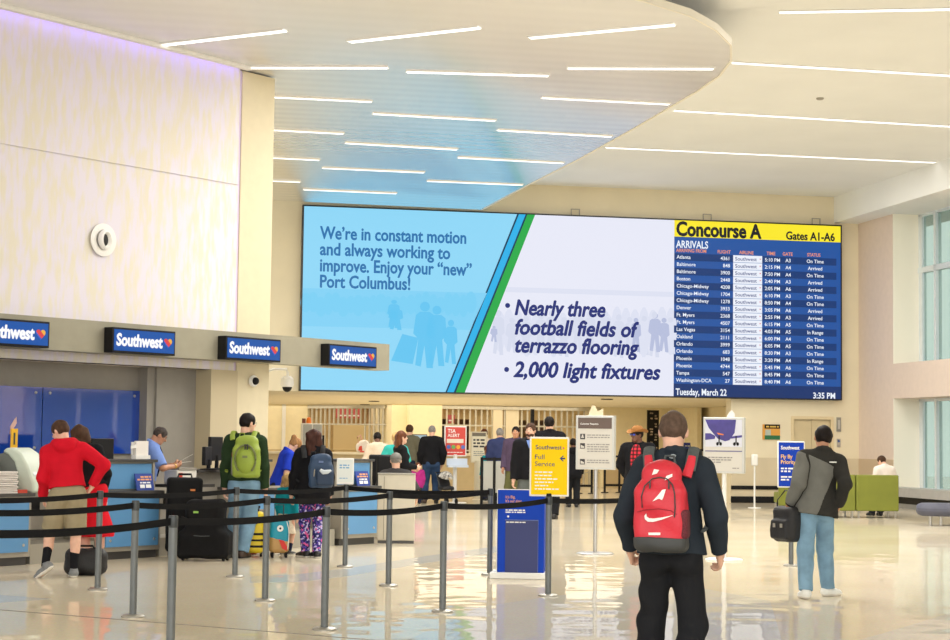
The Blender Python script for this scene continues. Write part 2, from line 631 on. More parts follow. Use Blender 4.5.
for i, p in enumerate(ring):
    d = ring[min(i + 1, n - 1)] - ring[max(i - 1, 0)]
    d = d / np.linalg.norm(d)
    inner.append(p + np.array((d[1], -d[0])) * -0.035)
vs = [(*p, z) for z in (7.385, 7.49) for p in ring] + [(*p, z) for z in (7.385, 7.49) for p in inner]
fs = []
for i in range(n - 1):
    fs += [(i, i + 1, n + i + 1, n + i), (2 * n + i, 3 * n + i, 3 * n + i + 1, 2 * n + i + 1), (i, 2 * n + i, 2 * n + i + 1, i + 1), (n + i, n + i + 1, 3 * n + i + 1, 3 * n + i)]
fs += [(0, n, 3 * n, 2 * n), (n - 1, 3 * n - 1, 4 * n - 1, 2 * n - 1)]
struct('trim_7', MB().add(vs, fs), mat('cloud_rim', (238, 232, 216), 0.5))
# near ceiling, between the two levels
near = [S3(u, n)[:2] for u, n in ((-0.45, -20.35), (0.75, -21.6), (6, -26.5), (13, -33), (13, -60), (-14, -60), (-14, -12), (-6, -15.6))]
struct('ceiling_near', MB().prism([tuple(p) for p in near], 7.80, 8.15), M_ceil)

# lamps let into the ceilings
lampno = 0


def ceiling_lamp(u0, n0, u1, n1, z, w=0.075, label='', group=None):
    a, b = S3(u0, n0), S3(u1, n1)
    c = (a + b) / 2
    L = np.linalg.norm(b - a)
    t = thing('linear_ceiling_light', label, 'ceiling light', (c[0], c[1], z), atan2(b[1] - a[1], b[0] - a[0]), group)
    obj('housing', MB().box(-L / 2 - 0.02, L / 2 + 0.02, -w / 2 - 0.012, -w / 2, -0.008, 0.03).box(-L / 2 - 0.02, L / 2 + 0.02, w / 2, w / 2 + 0.012, -0.008, 0.03), M_white, t)
    obj('diffuser', MB().box(-L / 2, L / 2, -w / 2, w / 2, -0.012, 0.03), M_lamp, t)


CL = [(-8.33, -17.96, -6.67, -19.31), (-5.66, -18.84, -4.0, -20.18), (-3.15, -19.75, -1.39, -21.03),
      (-6.99, -16.63, -4.86, -17.18), (-4.51, -16.96, -2.27, -17.23), (-2.1, -17.86, 0.1, -18.39),
      (-6.95, -14.31, -4.72, -14.33), (-4.52, -13.22, -2.27, -13.11), (-1.93, -15.44, 0.31, -15.44),
      (-6.95, -11.09, -4.8, -11.0), (-4.61, -9.94, -2.35, -9.76), (-2.01, -12.16, 0.23, -12.04),
      (-6.9, -7.73, -4.9, -7.66), (-4.7, -6.59, -2.48, -6.55), (-2.12, -8.78, 0.13, -8.66),
      (-6.9, -4.35, -4.98, -4.36), (-4.77, -3.16, -2.57, -3.11), (-2.18, -5.32, 0.01, -5.31)]
ROWW = ['slanting row nearest the photographer', 'second row, where the strips start to turn', 'third row of the lower ceiling', 'fourth row of the lower ceiling',
        'fifth row of the lower ceiling', 'last row before the video wall']
COLW = ['by the left wall', 'in the middle', 'by the curved edge']
for i, c in enumerate(CL):
    w_ = 0.13 if i < 6 else 0.1
    ceiling_lamp(*c, 7.39, w_, 'white strip light %s, %s' % (COLW[i % 3], ROWW[i // 3]), 'strip lights of the lower ceiling')
HL = [((0.96, -19.01, 3.6, -19.9), 'short slanting strip light on the high ceiling at the photo top'),
      ((1.49, -15.39, 6.6, -15.33), 'long strip light on the high ceiling next to the curved edge'),
      ((1.88, -10.86, 8.6, -10.63), 'long strip light on the high ceiling, middle of the three parallel ones'),
      ((1.76, -6.2, 9.72, -6.21), 'long strip light on the high ceiling nearest the video wall')]
for c, l in HL:
    ceiling_lamp(*c, 8.19, 0.12, l, 'strip lights of the high ceiling')
_d = on_level(820, 98, 8.2) - SO
for (u, n), l in (((float(_d @ SU), float(_d @ SN)), 'small grey detector on the high ceiling between the long strip lights'),):
    p = S3(u, n, 8.2)
    o = obj('smoke_detector', MB().lathe([(0.05, -0.035), (0.075, -0.02), (0.075, 0.0)], seg=16), M_grey, None, tuple(p))
    tag(o, l, 'detector')

# ------------------------------------------------------------ left wall above the ticket counter
lloc = tuple(LO)
M_wall = bpy.data.materials.new('pearl_wall_panel')
M_wall.use_nodes = True
nt = M_wall.node_tree
b = nt.nodes['Principled BSDF']
b.inputs['Roughness'].default_value = 0.6
tc = nt.nodes.new('ShaderNodeTexCoord')
mp = nt.nodes.new('ShaderNodeMapping')
mp.inputs['Scale'].default_value = (7.0, 7.0, 1.6)
mp.inputs['Rotation'].default_value = (0, 0.15, 0)
ns = nt.nodes.new('ShaderNodeTexNoise')
ns.inputs['Scale'].default_value = 1.6
ns.inputs['Detail'].default_value = 3
rp = nt.nodes.new('ShaderNodeValToRGB')
rp.color_ramp.elements[0].position, rp.color_ramp.elements[1].position = 0.38, 0.6
rp.color_ramp.elements[0].color, rp.color_ramp.elements[1].color = lin((224, 217, 200)), lin((224, 218, 229))
bp = nt.nodes.new('ShaderNodeBump')
bp.inputs['Strength'].default_value = 0.12
for a_, b_ in ((tc.outputs['Object'], mp.inputs['Vector']), (mp.outputs[0], ns.inputs['Vector']), (ns.outputs[0], rp.inputs[0]),
               (rp.outputs[0], b.inputs['Base Color']), (ns.outputs[0], bp.inputs['Height']), (bp.outputs[0], b.inputs['Normal'])):
    nt.links.new(a_, b_)
WN = 2.65
mb = MB().box(-14, 3.94, WN, WN + 0.25, 2.6, 5.52).box(-14, 3.94, WN, WN + 0.25, 5.545, 8.1).box(-14, 3.94, WN + 0.02, WN + 0.25, 5.5, 5.56)
struct('wall_left', mb, M_wall, lloc, LA)
M_pillar = mat('pillar_plaster', (218, 206, 174), 0.65, var=0.02)
struct('column_1', MB().box(4.0, 4.74, WN, WN + 1.3, 0, 7.38), M_pillar, lloc, LA)
struct('trim_8', MB().box(3.94, 4.0, WN + 0.02, WN + 1.0, 0, 7.38), mat('lilac_reveal', (216, 200, 226), 0.6), lloc, LA)
# cove strip behind the edge of the lower ceiling, washing the wall with violet light
struct('trim_10', MB().box(-9.0, 3.9, 2.36, 2.46, 7.34, 7.44), M_white, lloc, LA)
_p = L3(-2.5, 2.56, 7.5)
area_light('violet_cove_light', tuple(_p), 13, 0.12, 26, (0.46, 0.36, 1.0), (0, 0, LA))
# wall return beyond the pillar
struct('wall_left_return', MB().box(4.74, 5.0, WN + 1.1, WN + 16, 0, 8.3), M_olive, lloc, LA)
# recessed lower wall behind the agents
struct('wall_counter_back', MB().box(-9, 2.45, 3.2, 3.4, 0, 2.95).box(2.45, 2.6, 3.0, 3.4, 0, 2.95).box(2.6, 4.0, 2.95, 3.2, 0, 2.95), mat('counter_back_wall', (146, 141, 132), 0.6, var=0.03), lloc, LA)
struct('wall_counter_side', MB().box(3.42, 4.0, 2.62, 2.95, 0, 2.6), mat('counter_side_wall', (200, 186, 154), 0.65), lloc, LA)
# canopy slab and sign fascia
M_slab = mat('canopy_white', (238, 226, 216), 0.55, var=0.02)
struct('trim_11', MB().box(-14, 3.94, 2.67, 3.3, 2.6, 2.66), M_slab, lloc, LA)
struct('trim_12', MB().box(-14, 7.35, 2.3, 2.63, 2.73, 3.18), M_fascia, lloc, LA)
# ------------------------------------------------------------ the video wall
E_ = 1.0
SCR = thing('video_wall', 'huge wide video wall with airport message and blue arrivals table, on the end wall', 'screen', tuple(S3(2.715, -0.2, 2.73)), SA)
SX = 2.715


def sp(x, y):
    u, z = on_screen(x, y)
    return u - SX, z - 2.73


def smat(name, rgb, e=E_, **k):
    return mat('screen_' + name, rgb, 0.4, spec=0.15, emit=e, **k)


def flat(name, pix, m, y=-0.031, parent=None):
    pts = [sp(*p) for p in pix]
    return obj(name, MB().prism(pts, y, y + 0.002, 'y'), m, parent or SCR)


obj('cabinet', MB().box(-7.215, 7.215, 0, 0.19, 0, 4.69).box(-7.215, 7.215, -0.03, 0, 0, 0.035).box(-7.215, 7.215, -0.03, 0, 4.655, 4.69)
    .box(-7.215, -7.18, -0.03, 0, 0, 4.69).box(7.18, 7.215, -0.03, 0, 0, 4.69), mat('screen_bezel', (16, 18, 24), 0.4), SCR)
for px in (576, 708, 817):
    u, _ = sp(px, 212)
    obj('lifting_bracket', MB().box(u - 0.12, u - 0.1, 0.03, 0.06, 4.69, 4.86).box(u + 0.1, u + 0.12, 0.03, 0.06, 4.69, 4.86).box(u - 0.12, u + 0.12, 0.03, 0.06, 4.84, 4.86), M_grey, SCR)
L_, R_, B_, T_ = -7.18, 7.18, 0.035, 4.655
# left advert: sky blue
xa, za = sp(517.4, 214)
xb, zb = sp(446, 392)


def edge_x(x0, z0, x1, z1, z):
    return x0 + (x1 - x0) * (z - z0) / (z1 - z0)


def slant(px_top, px_bot):
    (a, b), (c, d) = sp(px_top, 214), sp(px_bot, 391.8)
    return edge_x(a, b, c, d, T_), edge_x(a, b, c, d, B_)


def sl_poly(name, l, r, m, y):
    (lt, lb), (rt, rb) = l, r
    return obj(name, MB().prism([(lb, B_), (rb, B_), (rt, T_), (lt, T_)], y, y + 0.004, 'y'), m, SCR)


full_l, full_r = (L_, L_), (R_, R_)
s0, s1, s2, s3, s4 = slant(517.2, 445.6), slant(519, 447.2), slant(525.8, 454), slant(527.6, 456), slant(535.4, 465)
tx = sp(674, 300)[0]
left_m = smat('sky_blue', (142, 214, 246), var=0.0)
sl_poly('left_picture', full_l, s0, left_m, -0.02)
sl_poly('dark_stripe', s0, s4, smat('navy', (10, 52, 84)), -0.021)
sl_poly('blue_stripe', s1, s2, smat('azure', (36, 176, 232)), -0.026)
sl_poly('green_stripe', s3, s4, smat('green', (30, 168, 70)), -0.026)
sl_poly('right_picture', s4, (tx, tx), smat('lavender_white', (230, 232, 246)), -0.02)


def blobs(name, m, items, y, parent=SCR):
    """soft silhouettes of travellers in the picture shown on the screen"""
    mb = MB()
    for (x, ytop, ybot, w, kind) in items:
        (cx, zt), (_, z0) = sp(x, ytop), sp(x, ybot)
        H = zt - z0
        ww = w * 0.0266
        def el(ex, ez, rx, rz, q=14):
            mb.prism([(ex + rx * cos(2 * pi * i / q), ez + rz * sin(2 * pi * i / q)) for i in range(q)], y - 0.0002 * len(mb.f) / 40 - 0.001, y, 'y')
        if kind == 'p':
            el(cx, zt - 0.07 * H, ww * 0.2, 0.075 * H)
            mb.prism([(cx - ww * .36, zt - .2 * H), (cx - ww * .2, zt - .15 * H), (cx + ww * .2, zt - .15 * H), (cx + ww * .38, zt - .2 * H), (cx + ww * .44, zt - .5 * H), (cx + ww * .25, zt - .56 * H),
                      (cx + ww * .36, z0), (cx + ww * .1, z0), (cx, zt - .66 * H), (cx - ww * .14, z0 + .02 * H), (cx - ww * .36, z0 + .04 * H), (cx - ww * .25, zt - .56 * H), (cx - ww * .46, zt - .48 * H)], y - 0.0012, y - 0.0002, 'y')
        elif kind == 'c':
            mb.prism([(cx - ww * .5, z0 + .1 * H), (cx + ww * .3, z0), (cx + ww * .5, zt - .12 * H), (cx - ww * .1, zt)], y - 0.0014, y - 0.0004, 'y')
        else:
            el(cx, (zt + z0) / 2, ww / 2, H / 2)
    return obj(name, mb, m, parent)


c1 = smat('cyan_mid', (120, 206, 243))
c2 = smat('cyan_deep', (98, 196, 240))
c3 = smat('cyan_soft', (128, 208, 244))
flat('picture_far_floor', [(303, 288), (487, 293), (470, 330), (302, 326)], c3, -0.0215)
rnd = random.Random(4)
blobs('picture_far_crowd', c1, [(306 + k * 7.5, 291 + rnd.random() * 6, 312 + rnd.random() * 6, 9 + rnd.random() * 3, 'e') for k in range(23)], -0.0225)
blobs('picture_travellers', c2, [(394, 300, 328, 14, 'p'), (396, 306, 330, 16, 'p'), (425, 302, 368, 24, 'p'), (437, 306, 366, 22, 'p'), (451, 320, 364, 15, 'p'), (405, 334, 364, 26, 'c')], -0.0245)
g1 = smat('lilac_soft', (220, 224, 241))
g2 = smat('lilac_mid', (213, 218, 236))
g3 = smat('lilac_deep', (182, 190, 220))
flat('picture_far_ledge', [(507, 287), (673, 292), (673, 297), (505, 292)], g1, -0.0215)
blobs('picture_back_crowd', g1, [(500 + k * 9, 306 + rnd.random() * 8, 350 + rnd.random() * 8, 12, 'e') for k in range(20)], -0.0225)
blobs('picture_crowd', g2, [(498 + k * 13 + rnd.random() * 4, 310 + rnd.random() * 8, 352 + rnd.random() * 6, 14, 'p') for k in range(14)], -0.0235)
blobs('picture_front_crowd', g3, [(655, 313, 352, 15, 'p'), (664, 318, 352, 13, 'p'), (636, 318, 352, 12, 'p'), (494, 326, 342, 8, 'p')], -0.025)

M_t1 = smat('ink_blue', (36, 112, 172))
M_t2 = smat('ink_navy', (26, 42, 116))


def line(name, body, x0, x1, y, m, bold=0.012, shear=0.0, parent=None, height=None, yoff=-0.032, align='LEFT', thick=0.0):
    (a, z), (b, _) = sp(x0, y), sp(x1, y)
    me = text_mesh(body, 1.0, bold, shear, align, width=b - a, height=height, thick=thick)
    me.materials.append(m)
    o = bpy.data.objects.new(name, me)
    o.parent = parent or SCR
    o.location = (a, yoff, z)
    COL.objects.link(o)
    return o


lp = 16.9
for k, (t, x1) in enumerate((("We\u2019re in constant motion", 466), ('and always working to', 450), ('improve. Enjoy your \u201cnew\u201d', 471.5), ('Port Columbus!', 410))):
    line('message_text', t, 320, x1, 238.6 + k * 16.2 + (x1 - 400) * 0.0, M_t1, 0.012, height=0.45, thick=0.006)
line('slogan_text', 'Nearly three', 515, 605, 314.5, M_t2, 0.012, 0.22, height=0.55, thick=0.012)
line('slogan_text', 'football fields of', 515, 638.5, 334, M_t2, 0.012, 0.22, height=0.55, thick=0.012)
line('slogan_text', 'terrazzo flooring', 515, 638.5, 352, M_t2, 0.012, 0.22, height=0.55, thick=0.012)
line('slogan_text', '2,000 light fixtures', 513.5, 660, 376.5, M_t2, 0.012, 0.22, height=0.55, thick=0.012)
mb = MB()
for (px, py) in ((507.5, 305.5), (506.5, 369.5)):
    x, z = sp(px, py)
    mb.prism([(x + 0.065 * cos(i * pi / 8), z + 0.065 * sin(i * pi / 8)) for i in range(16)], -0.033, -0.031, 'y')
obj('bullet_mark', mb, M_t2, SCR)

# arrivals board
YL = smat('yellow', (250, 232, 44))
obj('board_blue', MB().box(tx, R_, -0.022, -0.018, B_, T_), smat('board_blue', (34, 84, 158)), SCR)
zt = sp(757, 239.5)[1]
obj('board_heading', MB().box(tx, R_, -0.026, -0.022, zt, T_), YL, SCR)
M_tk = smat('ink_black', (24, 26, 34))
M_tw = smat('ink_white', (238, 244, 252))
M_to = smat('ink_orange', (236, 150, 110))
line('board_title', 'Concourse A', 676.5, 761, 235.3, M_tk, 0.016, height=0.52, thick=0.012)
line('board_gates', 'Gates A1-A6', 786, 834.5, 239.3, M_tk, 0.012, height=0.30, thick=0.006)
line('board_caption', 'ARRIVALS', 675.8, 708, 247.5, M_tw, 0.02, height=0.27)
z1, z0 = sp(757, 258.2 + 0.2)[1], sp(757, 384)[1]
NR = 18
zr1, zr0 = sp(676, 253.2)[1], sp(676, 383.6)[1]
rh = (zr1 - zr0) / NR
mb = MB()
for r in range(NR):
    if r % 2 == 0:
        mb.box(tx, R_ - 0.12, -0.026, -0.0225, zr1 - rh * (r + 1), zr1 - rh * r)
obj('board_row_bands', mb, smat('row_navy', (22, 58, 116)), SCR)
obj('board_foot', MB().box(tx, R_, -0.026, -0.0225, B_, zr0), smat('foot_navy', (22, 52, 108)), SCR)
ax0, ax1 = sp(733, 300)[0], sp(762, 300)[0]
obj('airline_column', MB().box(ax0, ax1, -0.0285, -0.0265, zr0, zr1), smat('cell_white', (236, 240, 250)), SCR)
mb = MB()
for r in range(1, NR):
    mb.box(ax0, ax1, -0.0295, -0.0285, zr1 - rh * r - 0.008, zr1 - rh * r + 0.008)
obj('airline_cell_lines', mb, smat('cell_line', (150, 170, 206)), SCR)
TAB = {
    'arriving_from': (676.3, 'LEFT', 'Atlanta Baltimore Baltimore Boston Chicago-Midway Chicago-Midway Chicago-Midway Denver Ft.~Myers Ft.~Myers Las~Vegas Oakland Orlando Orlando Phoenix Phoenix Tampa Washington-DCA'),
    'flight': (729.8, 'RIGHT', '4361 848 3900 2448 4208 1704 1278 3933 2368 4507 3154 2111 3999 683 1048 4744 547 27'),
    'time': (780, 'RIGHT', '5:10~PM 2:15~PM 7:50~PM 2:40~PM 2:05~PM 6:10~PM 8:50~PM 3:05~PM 2:55~PM 6:15~PM 4:05~PM 6:00~PM 6:05~PM 8:30~PM 3:20~PM 5:45~PM 8:45~PM 8:40~PM'),
    'gate': (788, 'CENTER', 'A3 A4 A4 A3 A6 A3 A4 A6 A3 A5 A5 A4 A5 A3 A4 A6 A6 A6'),
    'status': (815, 'CENTER', 'On~Time Arrived On~Time Arrived Arrived On~Time On~Time Arrived Arrived On~Time In~Range On~Time On~Time On~Time In~Range On~Time On~Time On~Time'),
}
TS = 0.132
pitch = text_mesh('H\nH', 1.0)
cz = np.empty(len(pitch.vertices) * 3, np.float32)
pitch.vertices.foreach_get('co', cz)
cz = cz.reshape(-1, 3)[:, 2]
cap = cz[cz > -0.05].max()
STEP = cz.max() - cz.min() - cap        # line pitch of the lettering at size 1


def column(name, rows, size, m, x, al='LEFT', bold=0.013, width=None):
    me = text_mesh('\n'.join(rows), size, bold, 0, al, spacing=rh / (STEP * size))
    if width:
        co = np.empty(len(me.vertices) * 3, np.float32)
        me.vertices.foreach_get('co', co)
        co = co.reshape(-1, 3)
        co[:, 0] *= width / (co[:, 0].max() - co[:, 0].min())
        me.vertices.foreach_set('co', co.ravel())
    me.materials.append(m)
    o = bpy.data.objects.new(name, me)
    o.parent = SCR
    o.location = (x, -0.034, zr1 - 0.5 * rh - 0.5 * cap * size)
    COL.objects.link(o)


for nm, (px, al, s_) in TAB.items():
    column(nm + '_column', [w.replace('~', ' ') for w in s_.split()], TS, M_tw, sp(px, 300)[0], al)
column('airline_names', ['Southwest'] * NR, 0.13, smat('ink_logo', (50, 70, 130)), ax0 + 0.05, 'LEFT', 0.012, 0.60)
mb = MB()
for r in range(NR):
    z = zr1 - rh * (r + 0.55)
    mb.prism([(ax1 - 0.055, z), (ax1 - 0.03, z + 0.035), (ax1 - 0.055, z + 0.03), (ax1 - 0.08, z + 0.035)][::1], -0.0335, -0.031, 'y')
obj('airline_marks', mb, smat('mark_red', (220, 70, 60)), SCR)
zh = zr1 + 0.035
for t, px, w in (('ARRIVING FROM', 676, 31), ('FLIGHT', 717.5, 13.5), ('AIRLINE', 739, 15), ('TIME', 766.5, 9), ('GATE', 782.5, 10.5), ('STATUS', 807, 14)):
    u = sp(px, 255)[0]
    me = text_mesh(t, 1, 0.02, width=w * 0.0266, height=0.125)
    me.materials.append(M_to)
    o = bpy.data.objects.new('column_heading', me)
    o.parent = SCR
    o.location = (u, -0.034, zh)
    COL.objects.link(o)
line('date_text', 'Tuesday, March 22', 675.5, 726.5, 394.8, M_tw, 0.022, height=0.24)
line('clock_text', '3:35 PM', 813, 835, 398.3, M_tw, 0.022, height=0.22)

# ------------------------------------------------------------ airline sign boxes over the counter
M_sb = mat('sign_blue', (26, 92, 180), 0.5, spec=0.1, emit=0.85)
M_sw = mat('sign_white', (250, 250, 252), 0.35, emit=1.0)
HR = mat('heart_red', (228, 50, 60), 0.35, emit=0.9)
HY = mat('heart_yellow', (248, 180, 60), 0.35, emit=0.9)
HB = mat('heart_blue', (50, 90, 200), 0.35, emit=0.9)


def heart(mbs, cx, cz, s, y0, y1):
    """small three-banded heart; mbs: blue, red, yellow meshes"""
    pts = []
    for i in range(28):
        t = 2 * pi * i / 28
        pts.append((cx + s * 16 * sin(t) ** 3 / 17, cz + s * (13 * cos(t) - 5 * cos(2 * t) - 2 * cos(3 * t) - cos(4 * t)) / 17))
    def clip(poly, a, b, c):
        out = []
        for i in range(len(poly)):
            p, q = poly[i], poly[(i + 1) % len(poly)]
            fp, fq = a * p[0] + b * p[1] - c, a * q[0] + b * q[1] - c
            if fp <= 0:
                out.append(p)
            if (fp < 0) != (fq < 0):
                k = fp / (fp - fq)
                out.append((p[0] + (q[0] - p[0]) * k, p[1] + (q[1] - p[1]) * k))
        return out
    m0, m1 = cx + cz - s * 0.6, cx + cz + s * 0.45
    for mb, cs in zip(mbs, ([(1, 1, m0)], [(-1, -1, -m0), (1, 1, m1)], [(-1, -1, -m1)])):
        poly = pts
        for c in cs:
            poly = clip(poly, *c)
        if len(poly) > 2:
            mb.prism(poly, y0, y1, 'y')


SIGN_L = ['blue airline sign box cut off by the photo edge, on the counter canopy', 'blue airline sign box on the canopy above the agent in the light blue shirt',
          'blue airline sign box on the canopy just before the pillar', 'blue airline sign box at the fascia end, in front of the video wall']
for k, s0_ in enumerate((-1.40, 0.95, 3.22, 5.58)):
    wS, hS = 1.22, 0.36
    t = thing('sign_box', SIGN_L[k], 'sign', tuple(L3(s0_, 2.12, 2.74)), LA, 'airline sign boxes over the counter')
    obj('casing', MB().box(0, wS, 0, 0.18, 0, hS), M_black, t, bevel=0.008)
    obj('sign_face', MB().box(0.03, wS - 0.03, -0.008, 0, 0.03, hS - 0.03), M_sb, t)
    text('sign_lettering', 'Southwest', M_sw, t, (0.07, -0.011, 0.105), bold=0.02, shear=0.06, width=0.88, height=0.24, thick=0.006)
    hs = [MB(), MB(), MB()]
    heart(hs, 1.06, 0.185, 0.085, -0.013, -0.009)
    for nm, mb, m in zip(('mark_blue_band', 'mark_red_band', 'mark_yellow_band'), hs, (HB, HR, HY)):
        obj(nm, mb, m, t)

# ------------------------------------------------------------ small fixtures on the left wall and the pillar
t = thing('air_jet_nozzle', 'round white air nozzle on the pearl wall above the airline signs', 'air vent', tuple(L3(1.17, WN - 0.03, 4.39)), LA)
rot = Matrix.Rotation(pi / 2, 3, 'X')
obj('flange', MB().lathe([(0.24, 0), (0.24, 0.01), (0.18, 0.02), (0.15, 0.02), (0.15, 0)], seg=36).rot(rot), M_white, t)
obj('nozzle', MB().lathe([(0.14, 0.0), (0.15, 0.03), (0.14, 0.06), (0.115, 0.075), (0.10, 0.06), (0.085, 0.03)], seg=36).rot(Matrix.Rotation(radians(18), 3, 'Z') @ rot), M_white, t)
obj('bore', MB().lathe([(0.09, 0.03), (0.08, 0.035)], seg=30).rot(Matrix.Rotation(radians(18), 3, 'Z') @ rot), M_black, t)
p = L3(4.35, WN - 0.01, 2.45)
t = thing('dome_camera', 'white dome security camera on the face of the beige pillar', 'security camera', tuple(p), LA)
obj('housing', MB().lathe([(0.085, 0.0), (0.095, 0.035), (0.08, 0.06)], seg=24).rot(rot), M_white, t)
obj('dome', MB().ball((0.0, -0.07, 0), (0.06, 0.06, 0.06), 20, 12), M_black, t)
p = L3(4.74, WN + 0.2, 2.62)
t = thing('hanging_camera', 'white pendant security camera hanging from a bracket off the pillar', 'security camera', tuple(p), LA)
obj('bracket', MB().tube([(0, 0, -0.03), (0.3, -0.02, 0.05), (0.6, -0.02, 0.06), (0.63, -0.02, 0.0), (0.63, -0.02, -0.08)], 0.022, 10), M_white, t)
obj('housing', MB().lathe([(0.06, 0.0), (0.1, -0.04), (0.11, -0.14), (0.09, -0.18)][::-1], (0.63, -0.02, -0.05), 24), M_white, t)
obj('dome', MB().ball((0.63, -0.02, -0.23), (0.08, 0.08, 0.085), 20, 12), M_black, t)
# ------------------------------------------------------------ lobby beyond the passage under the video wall
M_lob = mat('lobby_wall', (248, 234, 194), 0.7, var=0.02)
M_lobt = mat('lobby_wall_low', (214, 192, 150), 0.7)


def su(x, n):
    return on_plane(x, 450, SO, SU, SN, n)[0]


struct('ceiling_lobby', MB().box(-14, 10.5, 0.4, 24, 2.73, 3.0), mat('lobby_ceiling', (250, 240, 214), 0.7), sloc, SA)
N2 = 14.5
ua, ub, uc, ud = su(390, N2), su(437, N2), su(600, N2), su(672, N2)
struct('wall_lobby_pier', MB().box(ua, su(405, N2), N2 - 0.3, N2 + 5, 0, 2.73).box(su(405, N2), ub, N2 - 0.9, N2 + 5, 0, 2.73), M_lob, sloc, SA)
struct('wall_lobby_right', MB().box(uc, ud, N2 - 0.4, N2 + 2.0, 0, 2.73).box(ud, 10.5, N2 + 1.7, N2 + 2.0, 0, 2.73).box(su(674, 14), su(674, 14) + 0.15, N2 - 3, N2 + 2, 0, 2.73), M_lob, sloc, SA)
struct('wall_lobby_end', MB().box(10.2, 10.5, 0.4, N2 + 2, 0, 2.73), M_lob, sloc, SA)
struct('wall_shop', MB().box(-16, uc + 1, N2 + 5.6, N2 + 5.8, 0, 2.73), mat('shop_interior', (224, 198, 146), 0.7, var=0.2, vscale=1.5), sloc, SA)
struct('wall_lobby_left', MB().box(-16, su(309, 18), 18.0, 18.3, 0, 2.73).box(su(307, 18), su(309, 18), 18, N2 + 5.7, 0, 2.73), M_lob, sloc, SA)
struct('trim_14', MB().box(su(281.5, 17.9), su(285, 17.9), 17.85, 18, 0, 2.73), M_white, sloc, SA)
# lower band of the far walls
struct('trim_15', MB().box(-16, su(307, 18), 17.98, 18, 0, 1.15).box(uc, ud, N2 - 0.42, N2 - 0.4, 0, 0.9), M_lobt, sloc, SA)


def grille(x0, n0, x1, n1, gaps, label, ztop=2.72, z0=0.0):
    a, b = S3(su(x0, n0), n0), S3(su(x1, n1), n1)
    L = float(np.linalg.norm(b - a))
    t = thing('rolling_grille', label, 'shutter', tuple(a), atan2(b[1] - a[1], b[0] - a[0]), 'rolling grilles over the closed shops')
    bars, slat = MB(), MB()
    k = 0.12
    while k < L - 0.05:
        bars.box(k - 0.026, k + 0.026, -0.03, 0.03, z0 if not any(g0 < k < g1 for g0, g1 in gaps) else 2.05, ztop - 0.1)
        k += 0.2
    for z in (0.5, 1.2, 2.05):
        x = 0.0
        for g0, g1 in list(gaps) + [(L, L)]:
            if z < 2.0:
                slat.box(x, g0, -0.04, 0.04, z - 0.02, z + 0.02)
                x = g1
        if z > 2.0:
            slat.box(0, L, -0.04, 0.04, z - 0.025, z + 0.025)
    obj('vertical_bars', bars, M_grill, t)
    obj('cross_rails', slat, M_grill, t)
    obj('head_box', MB().box(0, L, -0.12, 0.12, ztop - 0.12, ztop), M_grill, t)
    return t


M_grill = mat('grille_metal', (208, 202, 184), 0.4, metal=0.3, var=0.05)
g1 = grille(309, 18.0, 386, N2 + 1.0, [(0.95, 2.35)], 'angled rolling grille with a service hatch, left of the beige lobby pier')
grille(437, N2, 600, N2, [], 'long rolling grille closing the shop right of the beige lobby pier')
struct('trim_16', MB().box(su(497, N2) - 0.16, su(497, N2) + 0.16, N2 - 0.1, N2 + 0.3, 0, 2.73).box(su(511, N2) - 0.2, su(511, N2) + 0.25, N2 - 0.06, N2 + 0.3, 0, 2.73), mat('mullion_cream', (236, 222, 190), 0.6), sloc, SA)
a = S3(su(333, N2 + 3.0), N2 + 3.0)
o = obj('hatch_counter', MB().box(0, 1.35, 0, 0.3, 0, 1.15).box(-0.05, 1.4, -0.1, 0.35, 1.15, 1.2).box(0, 1.35, 0.25, 0.3, 1.2, 2.05), mat('hatch_beige', (226, 204, 158), 0.6), None, tuple(a + V(0, 0.4, 0)), SA + 0.0)
tag(o, 'beige hatch counter behind the opening of the angled rolling grille', 'counter')
# goods and lit signs seen through the grilles
for (x0, x1, y0, y1, n, c, l) in ((336, 362, 409, 418, N2 + 5, (222, 84, 70), 'red lit fascia behind the angled rolling grille'),
                                  (446, 455, 415, 423, N2 + 5, (226, 96, 84), 'red lit panel behind the long rolling grille near the pier')):
    p0 = on_plane(x0, y1, SO, SU, SN, n)
    p1 = on_plane(x1, y0, SO, SU, SN, n)
    t = thing('lit_shop_panel', l, 'sign', tuple(S3(p0[0], n, p0[1])), SA)
    obj('panel', MB().box(0, p1[0] - p0[0], 0, 0.06, 0, max(0.2, p1[1] - p0[1])), mat('lit_red_%d' % x0, c, 0.4, emit=0.6), t)
    obj('panel_lines', MB().box(0.1, p1[0] - p0[0] - 0.1, -0.01, 0, 0.07, 0.12), mat('lit_pale', (250, 220, 190), 0.4, emit=0.8), t)
for i, (x0, x1, c) in enumerate(((438, 448, (90, 60, 40)), (456, 470, (120, 84, 50)), (514, 528, (150, 120, 80)), (534, 552, (110, 80, 56)))):
    n = N2 + 3.2
    a, b = su(x0, n), su(x1, n)
    t = thing('shop_shelving', ['dark shop shelving behind the grille next to the pier', 'brown shop shelving behind the grille above the red notice', 'tan shop shelving behind the grille right of the mullion', 'brown shop shelving behind the grille above the yellow sign'][i], 'shelf', tuple(S3(a, n)), SA, 'shop shelving behind the long grille')
    w = b - a
    obj('carcass', MB().box(0, 0.03, 0, 0.4, 0, 2.3).box(w - 0.03, w, 0, 0.4, 0, 2.3).box(0, w, 0.37, 0.4, 0, 2.3).box(0, w, 0, 0.4, 2.27, 2.3), mat('shelf_%d' % i, c, 0.6, var=0.2), t)
    for z in (0.3, 0.8, 1.3, 1.8):
        obj('shelf_board', MB().box(0.03, w - 0.03, 0, 0.37, z, z + 0.03), mat('shelf_%d' % i, c, 0.6), t)
